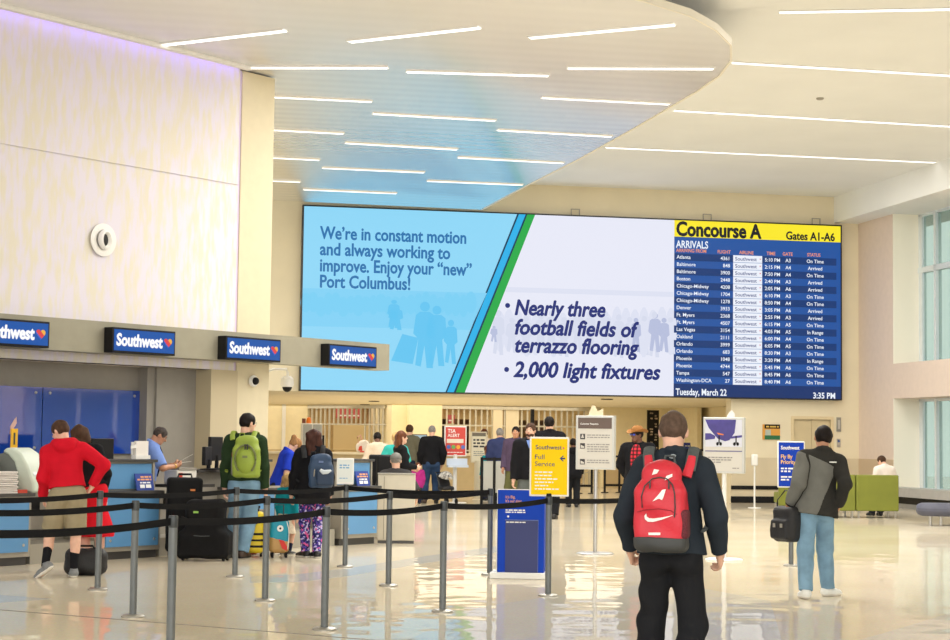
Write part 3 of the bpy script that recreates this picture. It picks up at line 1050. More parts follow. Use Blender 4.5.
DLAB = ['first downlight in the lobby ceiling, over the angled grille', 'second downlight in the lobby ceiling from the left', 'downlight in the lobby ceiling left of the beige pier', 'downlight in the lobby ceiling just before the beige pier', 'downlight in the lobby ceiling above the customer notice board']
for i, (x, y) in enumerate(((324, 405.7), (341, 405.5), (365, 404.5), (374, 401), (607, 399))):
    p = on_level(x, y, 2.725)
    t = thing('downlight', DLAB[i], 'ceiling light', tuple(p), 0, 'downlights of the lobby ceiling')
    obj('ring', MB().lathe([(0.16, -0.02), (0.17, 0.0)], seg=20), M_black, t)
    obj('lens', MB().lathe([(0.10, -0.026), (0.11, -0.02)], seg=20), mat('downlight_lens', (120, 110, 90), 0.3), t)

# long service counter across the passage
n = 4.2
ca, cb = su(262, n), su(476, n)
t = thing('service_counter', 'long beige service counter across the passage under the video wall', 'counter', tuple(S3(ca, n)), SA)
obj('front', MB().box(0, cb - ca, 0, 0.6, 0, 1.12), mat('counter_tan', (214, 194, 152), 0.5, var=0.03), t)
obj('worktop', MB().box(-0.05, cb - ca + 0.05, -0.12, 0.7, 1.12, 1.18), mat('counter_cream', (238, 226, 196), 0.4), t)
n = 2.9
a, b = su(302, n), su(322, n)
t = thing('office_cabinet', 'tall pale grey two-door cabinet with an orange beacon, before the angled grille', 'cabinet', tuple(S3(a, n)), SA)
w = b - a
obj('carcass', MB().box(0, w, 0, 0.45, 0, 1.95), M_white, t, bevel=0.01)
for k in (0, 1):
    d = obj('door', MB().box(0.02 + k * w / 2, w / 2 - 0.02 + k * w / 2, -0.02, 0, 0.05, 1.92), mat('cabinet_grey', (176, 178, 176), 0.45), t)
    obj('handle', MB().box(w / 2 - 0.05 + k * 0.07, w / 2 - 0.03 + k * 0.07, -0.04, -0.02, 0.95, 1.1), M_darkmetal, d)
obj('beacon', MB().lathe([(0.07, 1.95), (0.07, 2.02), (0.05, 2.1), (0.02, 2.12)], (w * 0.35, 0.2, 0), 16), mat('beacon_orange', (232, 120, 30), 0.3), t)
obj('beacon_base', MB().lathe([(0.05, 1.95), (0.05, 2.08)], (w * 0.1, 0.2, 0), 16), mat('beacon_brown', (120, 60, 40), 0.4), t)


def on_top(x, n, z):
    return tuple(S3(su(x, n), n, z))


def monitor(pos, rz, w, h, label, stand=0.12, lit=None, group=None):
    t = thing('computer_monitor', label, 'monitor', pos, rz, group)
    obj('foot', MB().lathe([(0.12, 0), (0.12, 0.012), (0.03, 0.02), (0.025, stand + 0.08)], seg=20), M_black, t)
    obj('casing', MB().box(-w / 2, w / 2, 0.0, 0.05, stand, stand + h), M_black, t, bevel=0.008)
    obj('screen', MB().box(-w / 2 + 0.02, w / 2 - 0.02, 0.05, 0.054, stand + 0.02, stand + h - 0.02), mat('monitor_off', (40, 44, 52), 0.2) if not lit else lit, t)
    return t


monitor(on_top(313, 4.4, 1.18), SA, 0.62, 0.34, 'dark monitor on the service counter before the angled grille')
monitor(on_top(418, 4.6, 1.18), SA + pi, 0.5, 0.42, 'monitor with pale lit screen on the service counter beside the man in black sweater', 0.1,
        mat('monitor_lit', (190, 214, 226), 0.3, emit=0.7))
t = thing('shopping_bag', 'white carrier bag with red print on the service counter by the white shirt', 'bag', on_top(363, 4.25, 1.18), SA)
obj('bag_body', MB().prism([(-0.17, 0), (0.16, 0), (0.21, 0.2), (0.08, 0.36), (-0.06, 0.33), (-0.2, 0.2)], -0.1, 0.12, 'y'), mat('bag_white', (240, 232, 226), 0.5, bump=0.4, bscale=14), t, bevel=0.05)
obj('red_print', MB().prism([(-0.15, 0.05), (-0.03, 0.04), (-0.05, 0.18), (-0.12, 0.16)], -0.105, -0.1, 'y').box(-0.1, 0.14, -0.106, -0.1, -0.0, 0.035), mat('bag_red', (216, 70, 50), 0.5), t)
obj('handle', MB().tube([(-0.13, 0, 0.26), (-0.16, 0, 0.42), (-0.08, 0, 0.48), (-0.03, 0, 0.33)], 0.015, 8), mat('bag_pink', (226, 170, 160), 0.5), t)


def dashes(mb, x0, x1, z, h, y, seed, fill=1.0):
    """a row of small word-long bars: print too small to read"""
    r = random.Random(seed)
    x = x0
    xe = x0 + (x1 - x0) * fill
    while x < xe - h:
        w = min(h * (1.2 + 3.2 * r.random()), xe - x)
        mb.box(x, x + w, y - 0.0015, y, z, z + h)
        x += w + h * 0.7


def stand_sign(name, label, cat, pos, rz, pole_r, base_r, z0, z1, w, frame_m, face_m, thick=0.05, pole_m=M_steel, group=None, top=None):
    t = thing(name, label, cat, pos, rz, group)
    obj('base_plate', MB().lathe([(base_r, 0), (base_r, 0.012), (base_r * 0.9, 0.022), (pole_r, 0.03)], seg=32), pole_m, t)
    obj('pole', MB().lathe([(pole_r, 0.02), (pole_r, z0 + 0.05)], seg=20), pole_m, t)
    obj('frame', MB().box(-w / 2, w / 2, -thick / 2, thick / 2, z0, z1), frame_m, t, bevel=0.008)
    f = obj('face', MB().box(-w / 2 + 0.03, w / 2 - 0.03, -thick / 2 - 0.004, -thick / 2, z0 + 0.03, z1 - 0.03), face_m, t)
    return t, f, -thick / 2 - 0.005


M_frame = mat('sign_frame_silver', (206, 206, 200), 0.35, metal=0.4)
M_face = mat('sign_paper', (212, 208, 198), 0.5)
M_ink = mat('sign_ink', (62, 58, 58), 0.6)
M_inkpale = mat('sign_ink_pale', (150, 146, 142), 0.6)
# customer notice board on a silver pole
p = on_level(595, 554)
t, f, y = stand_sign('notice_stand', 'tall notice board on silver pole with brown heading and three pictograms', 'sign', tuple(p), radians(-17), 0.028, 0.26, 1.17, 1.92, 0.55, M_frame, M_face, 0.12)
h_ = obj('heading_band', MB().box(-0.24, 0.24, y - 0.003, y, 1.74, 1.89), mat('heading_brown', (104, 88, 80), 0.5), f)
text('heading_text', 'Customer Requests', mat('print_white', (245, 245, 242), 0.5), f, (-0.21, y - 0.005, 1.795), width=0.26, bold=0.02)
pic, dsh = MB(), MB()
for k, z in enumerate((1.63, 1.5, 1.28)):
    pic.box(-0.21, -0.14, y - 0.003, y, z - 0.04, z + 0.035)
    for q in range(2 if k != 1 else 4):
        dashes(dsh, -0.11, 0.21, z + 0.012 - q * 0.032, 0.014, y, k * 9 + q)
obj('pictograms', pic, M_ink, f)
pic = MB()
for k, z in enumerate((1.63, 1.5, 1.28)):
    if k == 0:
        pic.box(-0.185, -0.165, y - 0.005, y - 0.003, z - 0.02, z + 0.025).box(-0.195, -0.155, y - 0.005, y - 0.003, z - 0.022, z - 0.004)
    else:
        pic.prism([(-0.2, z - 0.03), (-0.15, z - 0.03), (-0.15, z - 0.01), (-0.2, z + 0.012)], y - 0.005, y - 0.003, 'y')
obj('pictogram_shapes', pic, M_face, f)
obj('small_print', dsh, M_inkpale, f)
obj('topper', MB().prism([(-0.11, 0), (0.1, 0), (0.1, 0.1), (0.02, 0.06), (-0.02, 0.14), (-0.06, 0.14)], -0.01, 0.01, 'y').rot(Matrix.Identity(3)), mat('topper_cream', (238, 226, 190), 0.5), t, (0, 0.0, 1.92))
# poster of an aircraft
p = on_level(724, 560)
t, f, y = stand_sign('poster_stand', 'framed poster of an aircraft belly on a white pole', 'sign', tuple(p), radians(-20), 0.03, 0.25, 1.155, 1.905, 0.56, M_frame, M_face, 0.09, M_white)
obj('sky_picture', MB().box(-0.25, 0.25, y - 0.002, y, 1.51, 1.875), mat('poster_sky', (214, 216, 226), 0.5), f)
obj('aircraft_hull', MB().prism([(-0.25, 1.875), (0.17, 1.875), (0.15, 1.70), (0.08, 1.60), (0.02, 1.585), (-0.08, 1.62), (-0.2, 1.76)], y - 0.004, y - 0.002, 'y')
    .prism([(-0.25, 1.60), (-0.12, 1.615), (-0.11, 1.655), (-0.18, 1.69), (-0.25, 1.69)], y - 0.004, y - 0.002, 'y').prism([(0.1, 1.62), (0.25, 1.64), (0.25, 1.67), (0.1, 1.65)], y - 0.004, y - 0.002, 'y'), mat('poster_violet', (74, 66, 140), 0.5, var=0.12, vscale=8), f)
obj('aircraft_stripe', MB().prism([(-0.09, 1.70), (0.0, 1.68), (0.0, 1.665), (-0.07, 1.675)], y - 0.006, y - 0.004, 'y'), mat('poster_orange', (230, 130, 60), 0.5), f)
mb = MB()
for x in (-0.06, 0.17):
    mb.box(x - 0.008, x + 0.008, y - 0.006, y - 0.004, 1.56, 1.66)
    for d in (-0.022, 0.022):
        mb.prism([(x + d + 0.018 * cos(i * pi / 6), 1.55 + 0.024 * sin(i * pi / 6)) for i in range(12)], y - 0.007, y - 0.005, 'y')
obj('landing_gear', mb, M_black, f)
obj('colour_bar', MB().box(-0.25, 0.25, y - 0.003, y, 1.445, 1.46), mat('poster_grey_violet', (120, 116, 150), 0.5), f)
mb = MB()
for k in range(3):
    dashes(mb, -0.21, 0.12, 1.36 - k * 0.032, 0.015, y, 60 + k, 1.0 if k < 2 else 0.6)
dashes(mb, 0.12, 0.23, 1.22, 0.013, y, 70)
obj('caption_print', mb, M_inkpale, f)
obj('topper', MB().prism([(-0.05, 0), (0.06, 0), (0.06, 0.05), (0.02, 0.1), (-0.02, 0.06)], -0.01, 0.01, 'y'), M_white, t, (0.08, 0, 1.905))
# red alert poster and its leaflet tray
p = on_level(454.5, 503)
t, f, y = stand_sign('alert_stand', 'red alert poster with coloured dots on a white stand', 'sign', tuple(p), SA, 0.05, 0.3, 1.15, 1.9, 0.56, M_white, mat('alert_red', (214, 74, 64), 0.5), 0.05, M_white)
W_ = mat('print_white', (245, 245, 242), 0.5)
text('alert_text', 'TSA', W_, f, (-0.2, y - 0.003, 1.735), width=0.2, bold=0.015, height=0.13)
text('alert_text', 'ALERT', W_, f, (-0.2, y - 0.003, 1.63), width=0.3, bold=0.015, height=0.11)
obj('white_band', MB().box(-0.22, 0.2, y - 0.003, y, 1.48, 1.58), mat('band_pale', (240, 226, 206), 0.5), f)
for x, c in ((-0.17, (70, 110, 190)), (-0.05, (110, 180, 90)), (0.07, (240, 170, 60)), (0.19, (90, 120, 200))):
    obj('coloured_dot', MB().prism([(x + 0.05 * cos(i * pi / 8), 1.38 + 0.05 * sin(i * pi / 8)) for i in range(16)], y - 0.003, y, 'y'), mat('dot_%d' % c[0], c, 0.5), f)
mb = MB()
dashes(mb, -0.2, 0.18, 1.24, 0.018, y, 5)
obj('small_print', mb, W_, f)
obj('leaflet_tray', MB().box(-0.22, 0.3, -0.22, -0.03, 0.88, 0.94).box(-0.22, 0.3, -0.05, -0.03, 0.94, 1.1), mat('tray_pale', (214, 226, 240), 0.4), t)
# cream queue notice on a thick post
p = on_level(478, 500)
t, f, y = stand_sign('queue_notice', 'cream notice with dark heading strip on a thick beige post', 'sign', tuple(p), SA, 0.11, 0.16, 0.97, 1.78, 0.42, mat('notice_cream', (224, 214, 188), 0.5), mat('notice_face', (236, 228, 204), 0.5), 0.06, mat('post_beige', (226, 216, 190), 0.5))
obj('heading_strip', MB().box(-0.18, 0.18, y - 0.003, y, 1.66, 1.75), mat('strip_grey', (120, 112, 98), 0.5), f)
for k, s_ in enumerate(('You will', 'checked', 'One Part')):
    pass
mb = MB()
for k in range(3):
    dashes(mb, -0.15, 0.15, 1.54 - k * 0.085, 0.045, y, 31 + k)
obj('bold_print', mb, M_ink, f)
mb = MB()
for k in range(3):
    dashes(mb, -0.14, 0.14, 1.25 - k * 0.05, 0.02, y, 41 + k)
obj('small_print', mb, M_inkpale, f)
# queue barriers of the security lane
M_bp = mat('barrier_panel', (196, 194, 186), 0.5, alpha=0.75)
BL = ['barrier with grey panels beside the cream notice on the thick post', 'black barrier behind the notice board with three pictograms', 'black barrier behind the cowboy hat man, right of the notice board']
for k, (xa_, xb_, n, pan) in enumerate(((482, 507, -2.7, True), (566, 592, 7.0, False), (605, 634, 8.0, False))):
    a, b = su(xa_, n), su(xb_, n)
    t = thing('queue_barrier', BL[k], 'barrier', tuple(S3(a, n)), SA, 'queue barriers of the security lane')
    for x in (0, (b - a) / 2, b - a):
        obj('post', MB().lathe([(0.12, 0), (0.12, 0.02), (0.035, 0.03), (0.035, 1.15)], (x, 0, 0), 14), M_black, t)
    obj('top_rail', MB().box(0, b - a, -0.02, 0.02, 1.08, 1.14), M_black, t)
    obj('bottom_rail', MB().box(0, b - a, -0.02, 0.02, 0.2, 0.27), M_black, t)
    if pan:
        obj('panel', MB().box(0.04, b - a - 0.04, -0.008, 0.008, 0.3, 1.06), M_bp, t)
# rack of small goods, reception desk and framed notice right of the passage
n = 12.0
a = su(653, n)
t = thing('display_rack', 'tall black rack of small hanging goods behind the red backpack man', 'rack', tuple(S3(a, n)), SA)
obj('back_board', MB().box(-0.2, 0.2, 0, 0.06, 0, 2.62), M_black, t)
mb = MB()
r = random.Random(3)
for k in range(18):
    z = 1.0 + k * 0.088
    for x in (-0.12, 0.04):
        if r.random() < 0.8:
            mb.box(x + r.random() * 0.03, x + 0.08 + r.random() * 0.03, -0.03, 0, z, z + 0.05)
g_ = obj('hanging_goods', mb, mat('goods_mixed', (150, 130, 110), 0.5, var=0.6, vscale=12, rgb2=(220, 200, 170)), t)
n = 10.0
t = thing('banner_pole', 'slim black banner pole in the lobby above the bearded man', 'pole', tuple(S3(su(532, n), n)), SA)
obj('base_plate', MB().lathe([(0.2, 0), (0.2, 0.02), (0.05, 0.03)], seg=20), M_black, t)
obj('pole', MB().box(-0.055, 0.055, -0.04, 0.04, 0.02, 2.55), M_black, t)
n = 9.0
a, b = su(668, n), su(712, n)
t = thing('reception_desk', 'grey fronted desk with black top right of the passage, behind the aircraft poster', 'desk', tuple(S3(a, n)), SA)
obj('front', MB().box(0, b - a, 0, 0.6, 0, 1.30), mat('desk_grey', (200, 196, 186), 0.5), t)
obj('worktop', MB().box(-0.05, b - a, -0.06, 0.65, 1.30, 1.36), M_black, t)
p = S3(su(689, n), n + 0.2, 1.36)
t = thing('tent_card', 'small blue tent card on the black topped desk behind the poster', 'sign', tuple(p), SA)
obj('card', MB().prism([(0, -0.06), (0, 0.06), (0.2, 0)], -0.11, 0.11, 'x').rot(Matrix(((1, 0, 0), (0, 0, 1), (0, 1, 0)))), mat('card_blue', (44, 60, 150), 0.5), t)
mb = MB()
dashes(mb, -0.08, 0.08, 0.08, 0.03, -0.05, 3)
obj('card_print', mb, W_, t)
n = N2 + 1.645
p = S3(su(716, n), n, 2.15)
t = thing('framed_notice', 'dark framed notice with yellow centre on the lobby wall', 'picture', tuple(p), SA)
obj('frame', MB().box(-0.35, 0.35, 0, 0.06, 0, 0.55), M_black, t)
obj('yellow_sheet', MB().box(-0.13, 0.2, -0.004, 0, 0.08, 0.42), mat('sheet_yellow', (214, 164, 60), 0.5), t)

# ------------------------------------------------------------ right end: signs on the wall, sofas, bench, sanitiser
u, z = on_plane(771, 432, SO, SU, SN, 0)
t = thing('wall_sign', 'small orange and green directory sign on the wall left of the lift', 'sign', tuple(S3(u, -0.03, z)), SA)
obj('plate', MB().box(-0.24, 0.24, 0, 0.025, -0.2, 0.2), mat('plate_orange', (222, 160, 70), 0.5), t)
obj('black_band', MB().box(-0.19, 0.24, -0.004, 0, 0.09, 0.2), M_black, t)
obj('green_band', MB().box(-0.19, 0.24, -0.004, 0, -0.2, -0.09), mat('plate_green', (40, 110, 70), 0.5), t)
obj('map_patch', MB().box(-0.17, -0.02, -0.004, 0, -0.09, 0.06), mat('map_grey', (180, 190, 180), 0.5), t)
mb = MB()
dashes(mb, -0.15, 0.2, 0.12, 0.04, -0.004, 8)
obj('print', mb, mat('print_amber', (220, 180, 80), 0.5), t)
u, z = on_plane(838.5, 424.5, SO, SU, SN, 0)
t = thing('lift_indicator', 'grey lift hall lantern panel right of the lift doors', 'panel', tuple(S3(u, -0.03, z)), SA)
obj('plate', MB().box(-0.06, 0.06, 0, 0.03, -0.19, 0.19), mat('plate_grey', (150, 148, 140), 0.4, metal=0.3), t)
obj('lens', MB().box(-0.03, 0.03, -0.01, 0, -0.12, 0.12), mat('lens_grey', (190, 188, 180), 0.3), t)
u, z = on_plane(838.5, 443, SO, SU, SN, 0)
t = thing('lift_call_panel', 'small lift call button plate below the lift lantern', 'panel', tuple(S3(u, -0.02, z)), SA)
obj('plate', MB().box(-0.05, 0.05, 0, 0.02, -0.11, 0.11), M_steel, t)
obj('call_button', MB().lathe([(0.035, 0), (0.03, 0.012)], seg=16).rot(rot), mat('button_blue', (60, 90, 150), 0.3), t, (0, 0, 0.05))
p = on_level(754.5, 508)
t = thing('sanitiser_stand', 'slim pale hand sanitiser stand before the wall left of the lift', 'dispenser', tuple(p), SA)
obj('base_plate', MB().lathe([(0.16, 0), (0.16, 0.012), (0.02, 0.02)], seg=24), M_white, t)
obj('pole', MB().lathe([(0.022, 0.01), (0.022, 1.05)], seg=12), M_white, t)
obj('dispenser', MB().box(-0.075, 0.075, -0.06, 0.06, 1.02, 1.3), M_white, t, bevel=0.03)

M_green = mat('green_upholstery', (124, 130, 46), 0.7, var=0.05, vscale=3, bump=0.1, bscale=60)
M_black2 = mat('black_under', (34, 34, 32), 0.6)


def lounge(pos, rz, w, label, h=0.92):
    t = thing('lounge_seat', label, 'sofa', pos, rz, 'green lounge seats')
    obj('seat_cushion', MB().box(0.02, w - 0.02, 0.12, 0.72, 0.2, 0.45), M_green, t, bevel=0.03)
    obj('backrest', MB().box(0, w, 0, 0.13, 0.15, h), M_green, t, bevel=0.02)
    for x in (0.06, w - 0.06):
        for y_ in (0.06, 0.66):
            obj('leg', MB().lathe([(0.022, 0), (0.022, 0.2)], (x, y_, 0), 10), M_steel, t)
    return t


p = on_level(856.5, 518)
q = on_level(900, 520)
ang = atan2(q[1] - p[1], q[0] - p[0])
ang = 0.04
wq = float((q - p)[0]) * 1.22
lounge(tuple(p), ang, wq, 'green lounge seat with high back, right one, where the person in white sits')
lounge(tuple(p - V(1.0, 0.03, 0)), ang, 0.985, 'green lounge seat half hidden behind the man with the black bag')
a = p + V(-1.2, 2.6, 0)
lounge(tuple(a), ang, 1.55, 'green lounge seat of the row behind, only its top edge showing', 0.96)
p = on_level(920, 526)
t = thing('bench', 'blue grey rounded bench on steel legs cut off by the photo edge', 'bench', tuple(p + V(0.16, 0.30, 0)), radians(-8))
prof = [(0.0 + 0.30 * (1 - cos(a_)), 0.455 + 0.17 * sin(a_)) for a_ in np.linspace(pi * 1.5, pi * 0.5, 9)]
mb = MB()
outl = [(cos(a_) * 0.36 + 0.2, sin(a_) * 0.36) for a_ in np.linspace(pi / 2, 3 * pi / 2, 16)] + [(2.4 + cos(a_) * 0.36, sin(a_) * 0.36) for a_ in np.linspace(-pi / 2, pi / 2, 16)]
mb.prism(outl, 0.19, 0.44)
obj('cushion', mb, mat('bench_blue', (88, 90, 106), 0.55, var=0.04, vscale=4), t, bevel=0.10)
for x in (0.1, 0.3, 2.3, 2.5):
    obj('leg', MB().lathe([(0.03, 0), (0.03, 0.21)], (x, -0.12 if x < 1 else 0.12, 0), 12), M_steel, t)

# ------------------------------------------------------------ ticket counter
M_cb = mat('counter_blue', (96, 152, 200), 0.38, var=0.03, vscale=2)
M_ct = mat('counter_trim', (170, 164, 150), 0.4, metal=0.3)
M_cd = mat('counter_dark_top', (72, 70, 68), 0.4)
CLAB = ['blue fronted ticket counter carrying the self-service kiosks, at the photo edge', 'blue fronted ticket counter before the agent in the light blue shirt',
        'blue fronted ticket counter behind the man with the green backpack', 'blue fronted ticket counter next to the beige partition']
UNITS = [(-4.6, -2.12, False), (-1.0, -0.02, True), (1.72, 2.15, True), (3.55, 4.38, True)]
for k, (s0_, s1_, tall) in enumerate(UNITS):
    w = s1_ - s0_
    t = thing('ticket_counter', CLAB[k], 'counter', tuple(L3(s0_, 0)), LA, 'ticket counters along the left wall')
    hh = 0.86
    obj('body', MB().box(0, w, 0.03, 0.75, 0.1, hh - 0.04), M_ct, t)
    obj('toe_kick', MB().box(0.02, w - 0.02, 0.08, 0.72, 0, 0.1), M_cd, t)
    pn = obj('front_panel', MB().box(0.05, w - 0.05, 0.005, 0.03, 0.16, hh - 0.08), M_cb, t)
    for x in (0.12, w - 0.12):
        obj('panel_stud', MB().lathe([(0.02, 0), (0.015, 0.008)], seg=10).rot(rot), M_steel, pn, (x, 0.005, 0.24))
    obj('ledge', MB().box(-0.01, w + 0.01, -0.03, 0.78, hh - 0.04, hh), M_cd, t)
    if tall:
        obj('riser', MB().box(0, w, 0.18, 0.5, hh, 1.22), M_ct, t)
        obj('riser_panel', MB().box(0.05, w - 0.05, 0.16, 0.18, hh + 0.02, 1.2), M_cb, t)
        obj('top', MB().box(-0.02, w + 0.02, 0.12, 0.55, 1.22, 1.255), M_cd, t)
        obj('end_post', MB().box(w - 0.035, w, 0.15, 0.18, hh, 1.22).box(0, 0.035, 0.15, 0.18, hh, 1.22), M_ct, t)
# baggage wells between the counters
WL = ['low grey baggage well behind the couple in red', 'low grey baggage well behind the big black suitcase', 'low grey baggage well behind the woman with the blue backpack']
for k, (s0_, s1_) in enumerate(((-2.1, -1.02), (0.0, 1.70), (2.18, 3.53))):
    t = thing('baggage_well', WL[k], 'scale', tuple(L3(s0_, 0.0)), LA, 'baggage wells between the ticket counters')
    w = s1_ - s0_
    obj('back_plate', MB().box(0, w, 0.72, 0.78, 0, 0.86), M_grey, t)
    obj('platform', MB().box(0.04, w - 0.04, 0.1, 0.72, 0, 0.24), mat('scale_steel', (176, 172, 160), 0.35, metal=0.5), t)
    obj('display', MB().box(w * 0.4, w * 0.6, 0.68, 0.72, 0.62, 0.76), M_black, t)
# back counter behind the agents
t = thing('back_counter', 'low back counter below the blue glass behind the agents', 'counter', tuple(L3(-8.0, 2.6)), LA)
obj('body', MB().box(0, 10.2, 0.05, 0.5, 0, 0.86), mat('back_counter_white', (216, 212, 202), 0.5), t)
obj('worktop', MB().box(-0.02, 10.22, 0.0, 0.52, 0.86, 0.9), M_cd, t)
# blue glass on the wall behind
M_bg = mat('blue_back_glass', (22, 70, 172), 0.08, metal=0.2, spec=0.8)
_b = M_bg.node_tree.nodes['Principled BSDF']
_b.inputs['Coat Weight'].default_value = 1.0
_b.inputs['Coat IOR'].default_value = 1.85
_b.inputs['Coat Roughness'].default_value = 0.02
GL = ['blue glass panel on the wall behind the agents, at its right end', 'blue glass panel behind the heads of the couple in red', 'blue glass panel cut off by the photo edge']
for k, (s0_, s1_) in enumerate(((0.6, 2.46), (-1.30, 0.585), (-4.0, -1.315))):
    t = thing('wall_glass_panel', GL[k], 'panel', tuple(L3(s0_, 3.19, 1.29)), LA, 'blue glass panels behind the agents')
    obj('glass', MB().box(0, s1_ - s0_, -0.03, -0.018, 0, 0.95), M_bg, t)
    for x in (0.12, s1_ - s0_ - 0.12):
        for z in (0.08, 0.87):
            obj('standoff_bolt', MB().lathe([(0.022, -0.01), (0.022, 0.03), (0.012, 0.04)], seg=12).rot(rot), M_steel, t, (x, -0.01, z))

# self-service kiosks on the first counter
M_ks = mat('kiosk_shell', (206, 216, 200), 0.45, var=0.03)
M_kd = mat('kiosk_side', (118, 122, 116), 0.5, var=0.05)
KL = ['pale green self-service kiosk with grey side, next to the red hoodie', 'pale self-service kiosk at the photo edge, mostly cut off']
for k, s_ in enumerate((21, -27)):
    t = thing('checkin_kiosk', KL[k], 'kiosk', tuple(L3(on_counter(s_, 480, 0.36)[0], 0.36, 0.86)), LA + radians(-66), 'self-service kiosks on the first counter')
    side = [(-0.42, 0), (0.24, 0), (0.22, 0.14), (0.14, 0.30), (0.06, 0.42), (-0.02, 0.48), (-0.12, 0.49), (-0.26, 0.43), (-0.40, 0.30)]
    shell = [(0.06, 0), (0.29, 0), (0.285, 0.12), (0.2, 0.33), (0.11, 0.47), (0.0, 0.54), (-0.09, 0.535), (-0.14, 0.49), (-0.06, 0.45), (0.02, 0.37), (0.07, 0.22)]
    obj('side_body', MB().prism(side, -0.2, 0.2, 'y'), M_kd, t, bevel=0.02)
    obj('shell', MB().prism(shell, -0.24, 0.24, 'y'), M_ks, t, bevel=0.025)
    obj('touch_screen', MB().prism([(0.245, 0.20), (0.258, 0.205), (0.105, 0.475), (0.095, 0.465)], -0.17, 0.17, 'y'), mat('kiosk_screen', (226, 230, 232), 0.2), t)
    obj('ticket_slot', MB().box(0.284, 0.296, -0.1, 0.1, 0.05, 0.1), M_black, t)
p = at_depth(5, 497, 20.6)
t = thing('paper_stack', 'stack of loose white papers in a tray at the photo edge', 'papers', tuple(L3(on_counter(3, 485, 0.1)[0], 0.1, 0.86)), LA)
mb = MB()
r = random.Random(9)
for k in range(12):
    a_ = (r.random() - 0.5) * 0.2
    mb.box(-0.16 + a_ * 0.2, 0.14 + a_ * 0.2, -0.1 + a_ * 0.1, 0.11 + a_ * 0.1, k * 0.022, k * 0.022 + 0.016)
obj('sheets', mb, mat('paper_white', (236, 230, 222), 0.6), t)
obj('coloured_tags', MB().box(0.16, 0.3, -0.08, 0.0, 0, 0.04), mat('tag_red', (206, 70, 50), 0.5), t)
t = thing('pole_sign', 'small yellow upright sign on a thin pole behind the kiosk', 'sign', tuple(L3(on_counter(13, 460, 1.0)[0], 1.0, 0)), LA - radians(20))
obj('pole', MB().lathe([(0.1, 0), (0.1, 0.02), (0.012, 0.03), (0.012, 1.5)], seg=12), M_steel, t)
obj('yellow_plate', MB().box(-0.042, 0.042, -0.03, 0.0, 1.39, 1.63), mat('plate_yellow', (240, 186, 40), 0.5), t)
obj('plate_print', MB().box(-0.012, 0.01, -0.033, -0.03, 1.43, 1.58), M_ink, t)
obj('pointing_topper', MB().prism([(-0.05, 1.56), (0.0, 1.64), (0.035, 1.7), (0.03, 1.78), (0.0, 1.74), (-0.045, 1.66)], 0.0, 0.012, 'y'), mat('topper_pink', (206, 170, 160), 0.5), t)
# desk equipment
sA = on_counter(103, 455, 1.02)[0]
monitor(tuple(L3(sA, 1.02, 1.02)), LA + radians(6), 0.42, 0.4, 'black monitor on a stand between the red skirt and the ticket counter', 0.1)
t = thing('monitor_pedestal', 'dark pedestal carrying the monitor behind the woman in the red skirt', 'pedestal', tuple(L3(sA, 1.05, 0)), LA)
obj('column', MB().box(-0.18, 0.18, -0.15, 0.2, 0, 1.0), M_black, t)
obj('top', MB().box(-0.24, 0.24, -0.2, 0.25, 1.0, 1.02), M_cd, t)
sB = on_counter(212, 450, 1.05)[0]
monitor(tuple(L3(sB + 0.05, 1.0, 1.1)), LA + radians(20), 0.40, 0.34, 'black monitor on the pedestal next to the green backpack', 0.12)
monitor(tuple(L3(sB - 0.27, 0.84, 1.1)), LA + radians(30), 0.36, 0.26, 'smaller black monitor left of the one by the green backpack', 0.06)
t = thing('workstation_pedestal', 'grey workstation pedestal carrying two monitors beside the green backpack', 'pedestal', tuple(L3(sB - 0.1, 1.05, 0)), LA)
obj('column', MB().box(-0.35, 0.45, -0.15, 0.3, 0, 1.06), M_grey, t)
obj('top', MB().box(-0.4, 0.5, -0.25, 0.35, 1.06, 1.1), M_cd, t)
t = thing('label_printer', 'white label printer on the back plate shelf beside the black suitcase', 'printer', tuple(L3(on_counter(184, 475, 0.85)[0], 0.85, 0.9)), LA)
obj('shelf', MB().box(-0.25, 0.5, -0.1, 0.3, -0.04, 0), M_cd, t)
obj('casing', MB().box(-0.17, 0.2, -0.05, 0.22, 0, 0.2), mat('printer_white', (232, 228, 218), 0.5), t, bevel=0.02)
obj('lid', MB().box(-0.15, 0.18, -0.06, 0.2, 0.2, 0.23), M_grey, t)
obj('paper_mark', MB().box(-0.14, -0.08, -0.056, -0.05, 0.1, 0.16), mat('tag_red', (206, 70, 50), 0.5), t)
t = thing('leaflet_holder', 'white leaflet holder on top of the ticket counter by the agent', 'holder', tuple(L3(on_counter(143, 455, 0.3)[0], 0.3, 1.258)), LA)
obj('holder', MB().box(-0.12, 0.13, 0.0, 0.1, 0, 0.05).box(-0.12, 0.13, 0.08, 0.1, 0, 0.22), M_white, t)
obj('leaflets', MB().box(-0.1, 0.11, 0.02, 0.06, 0.02, 0.235), mat('paper_white', (236, 230, 222), 0.6), t)
obj('card_flap', MB().prism([(-0.19, 0.13), (-0.1, 0.15), (-0.1, 0.19), (-0.19, 0.17)], 0.02, 0.03, 'y'), M_white, t)
M_cardb = mat('tent_card_blue', (38, 66, 150), 0.45)
TL = ['blue tent card on the ledge of the ticket counter by the blue shirted agent', 'blue tent card on the ledge of the ticket counter next to the partition']
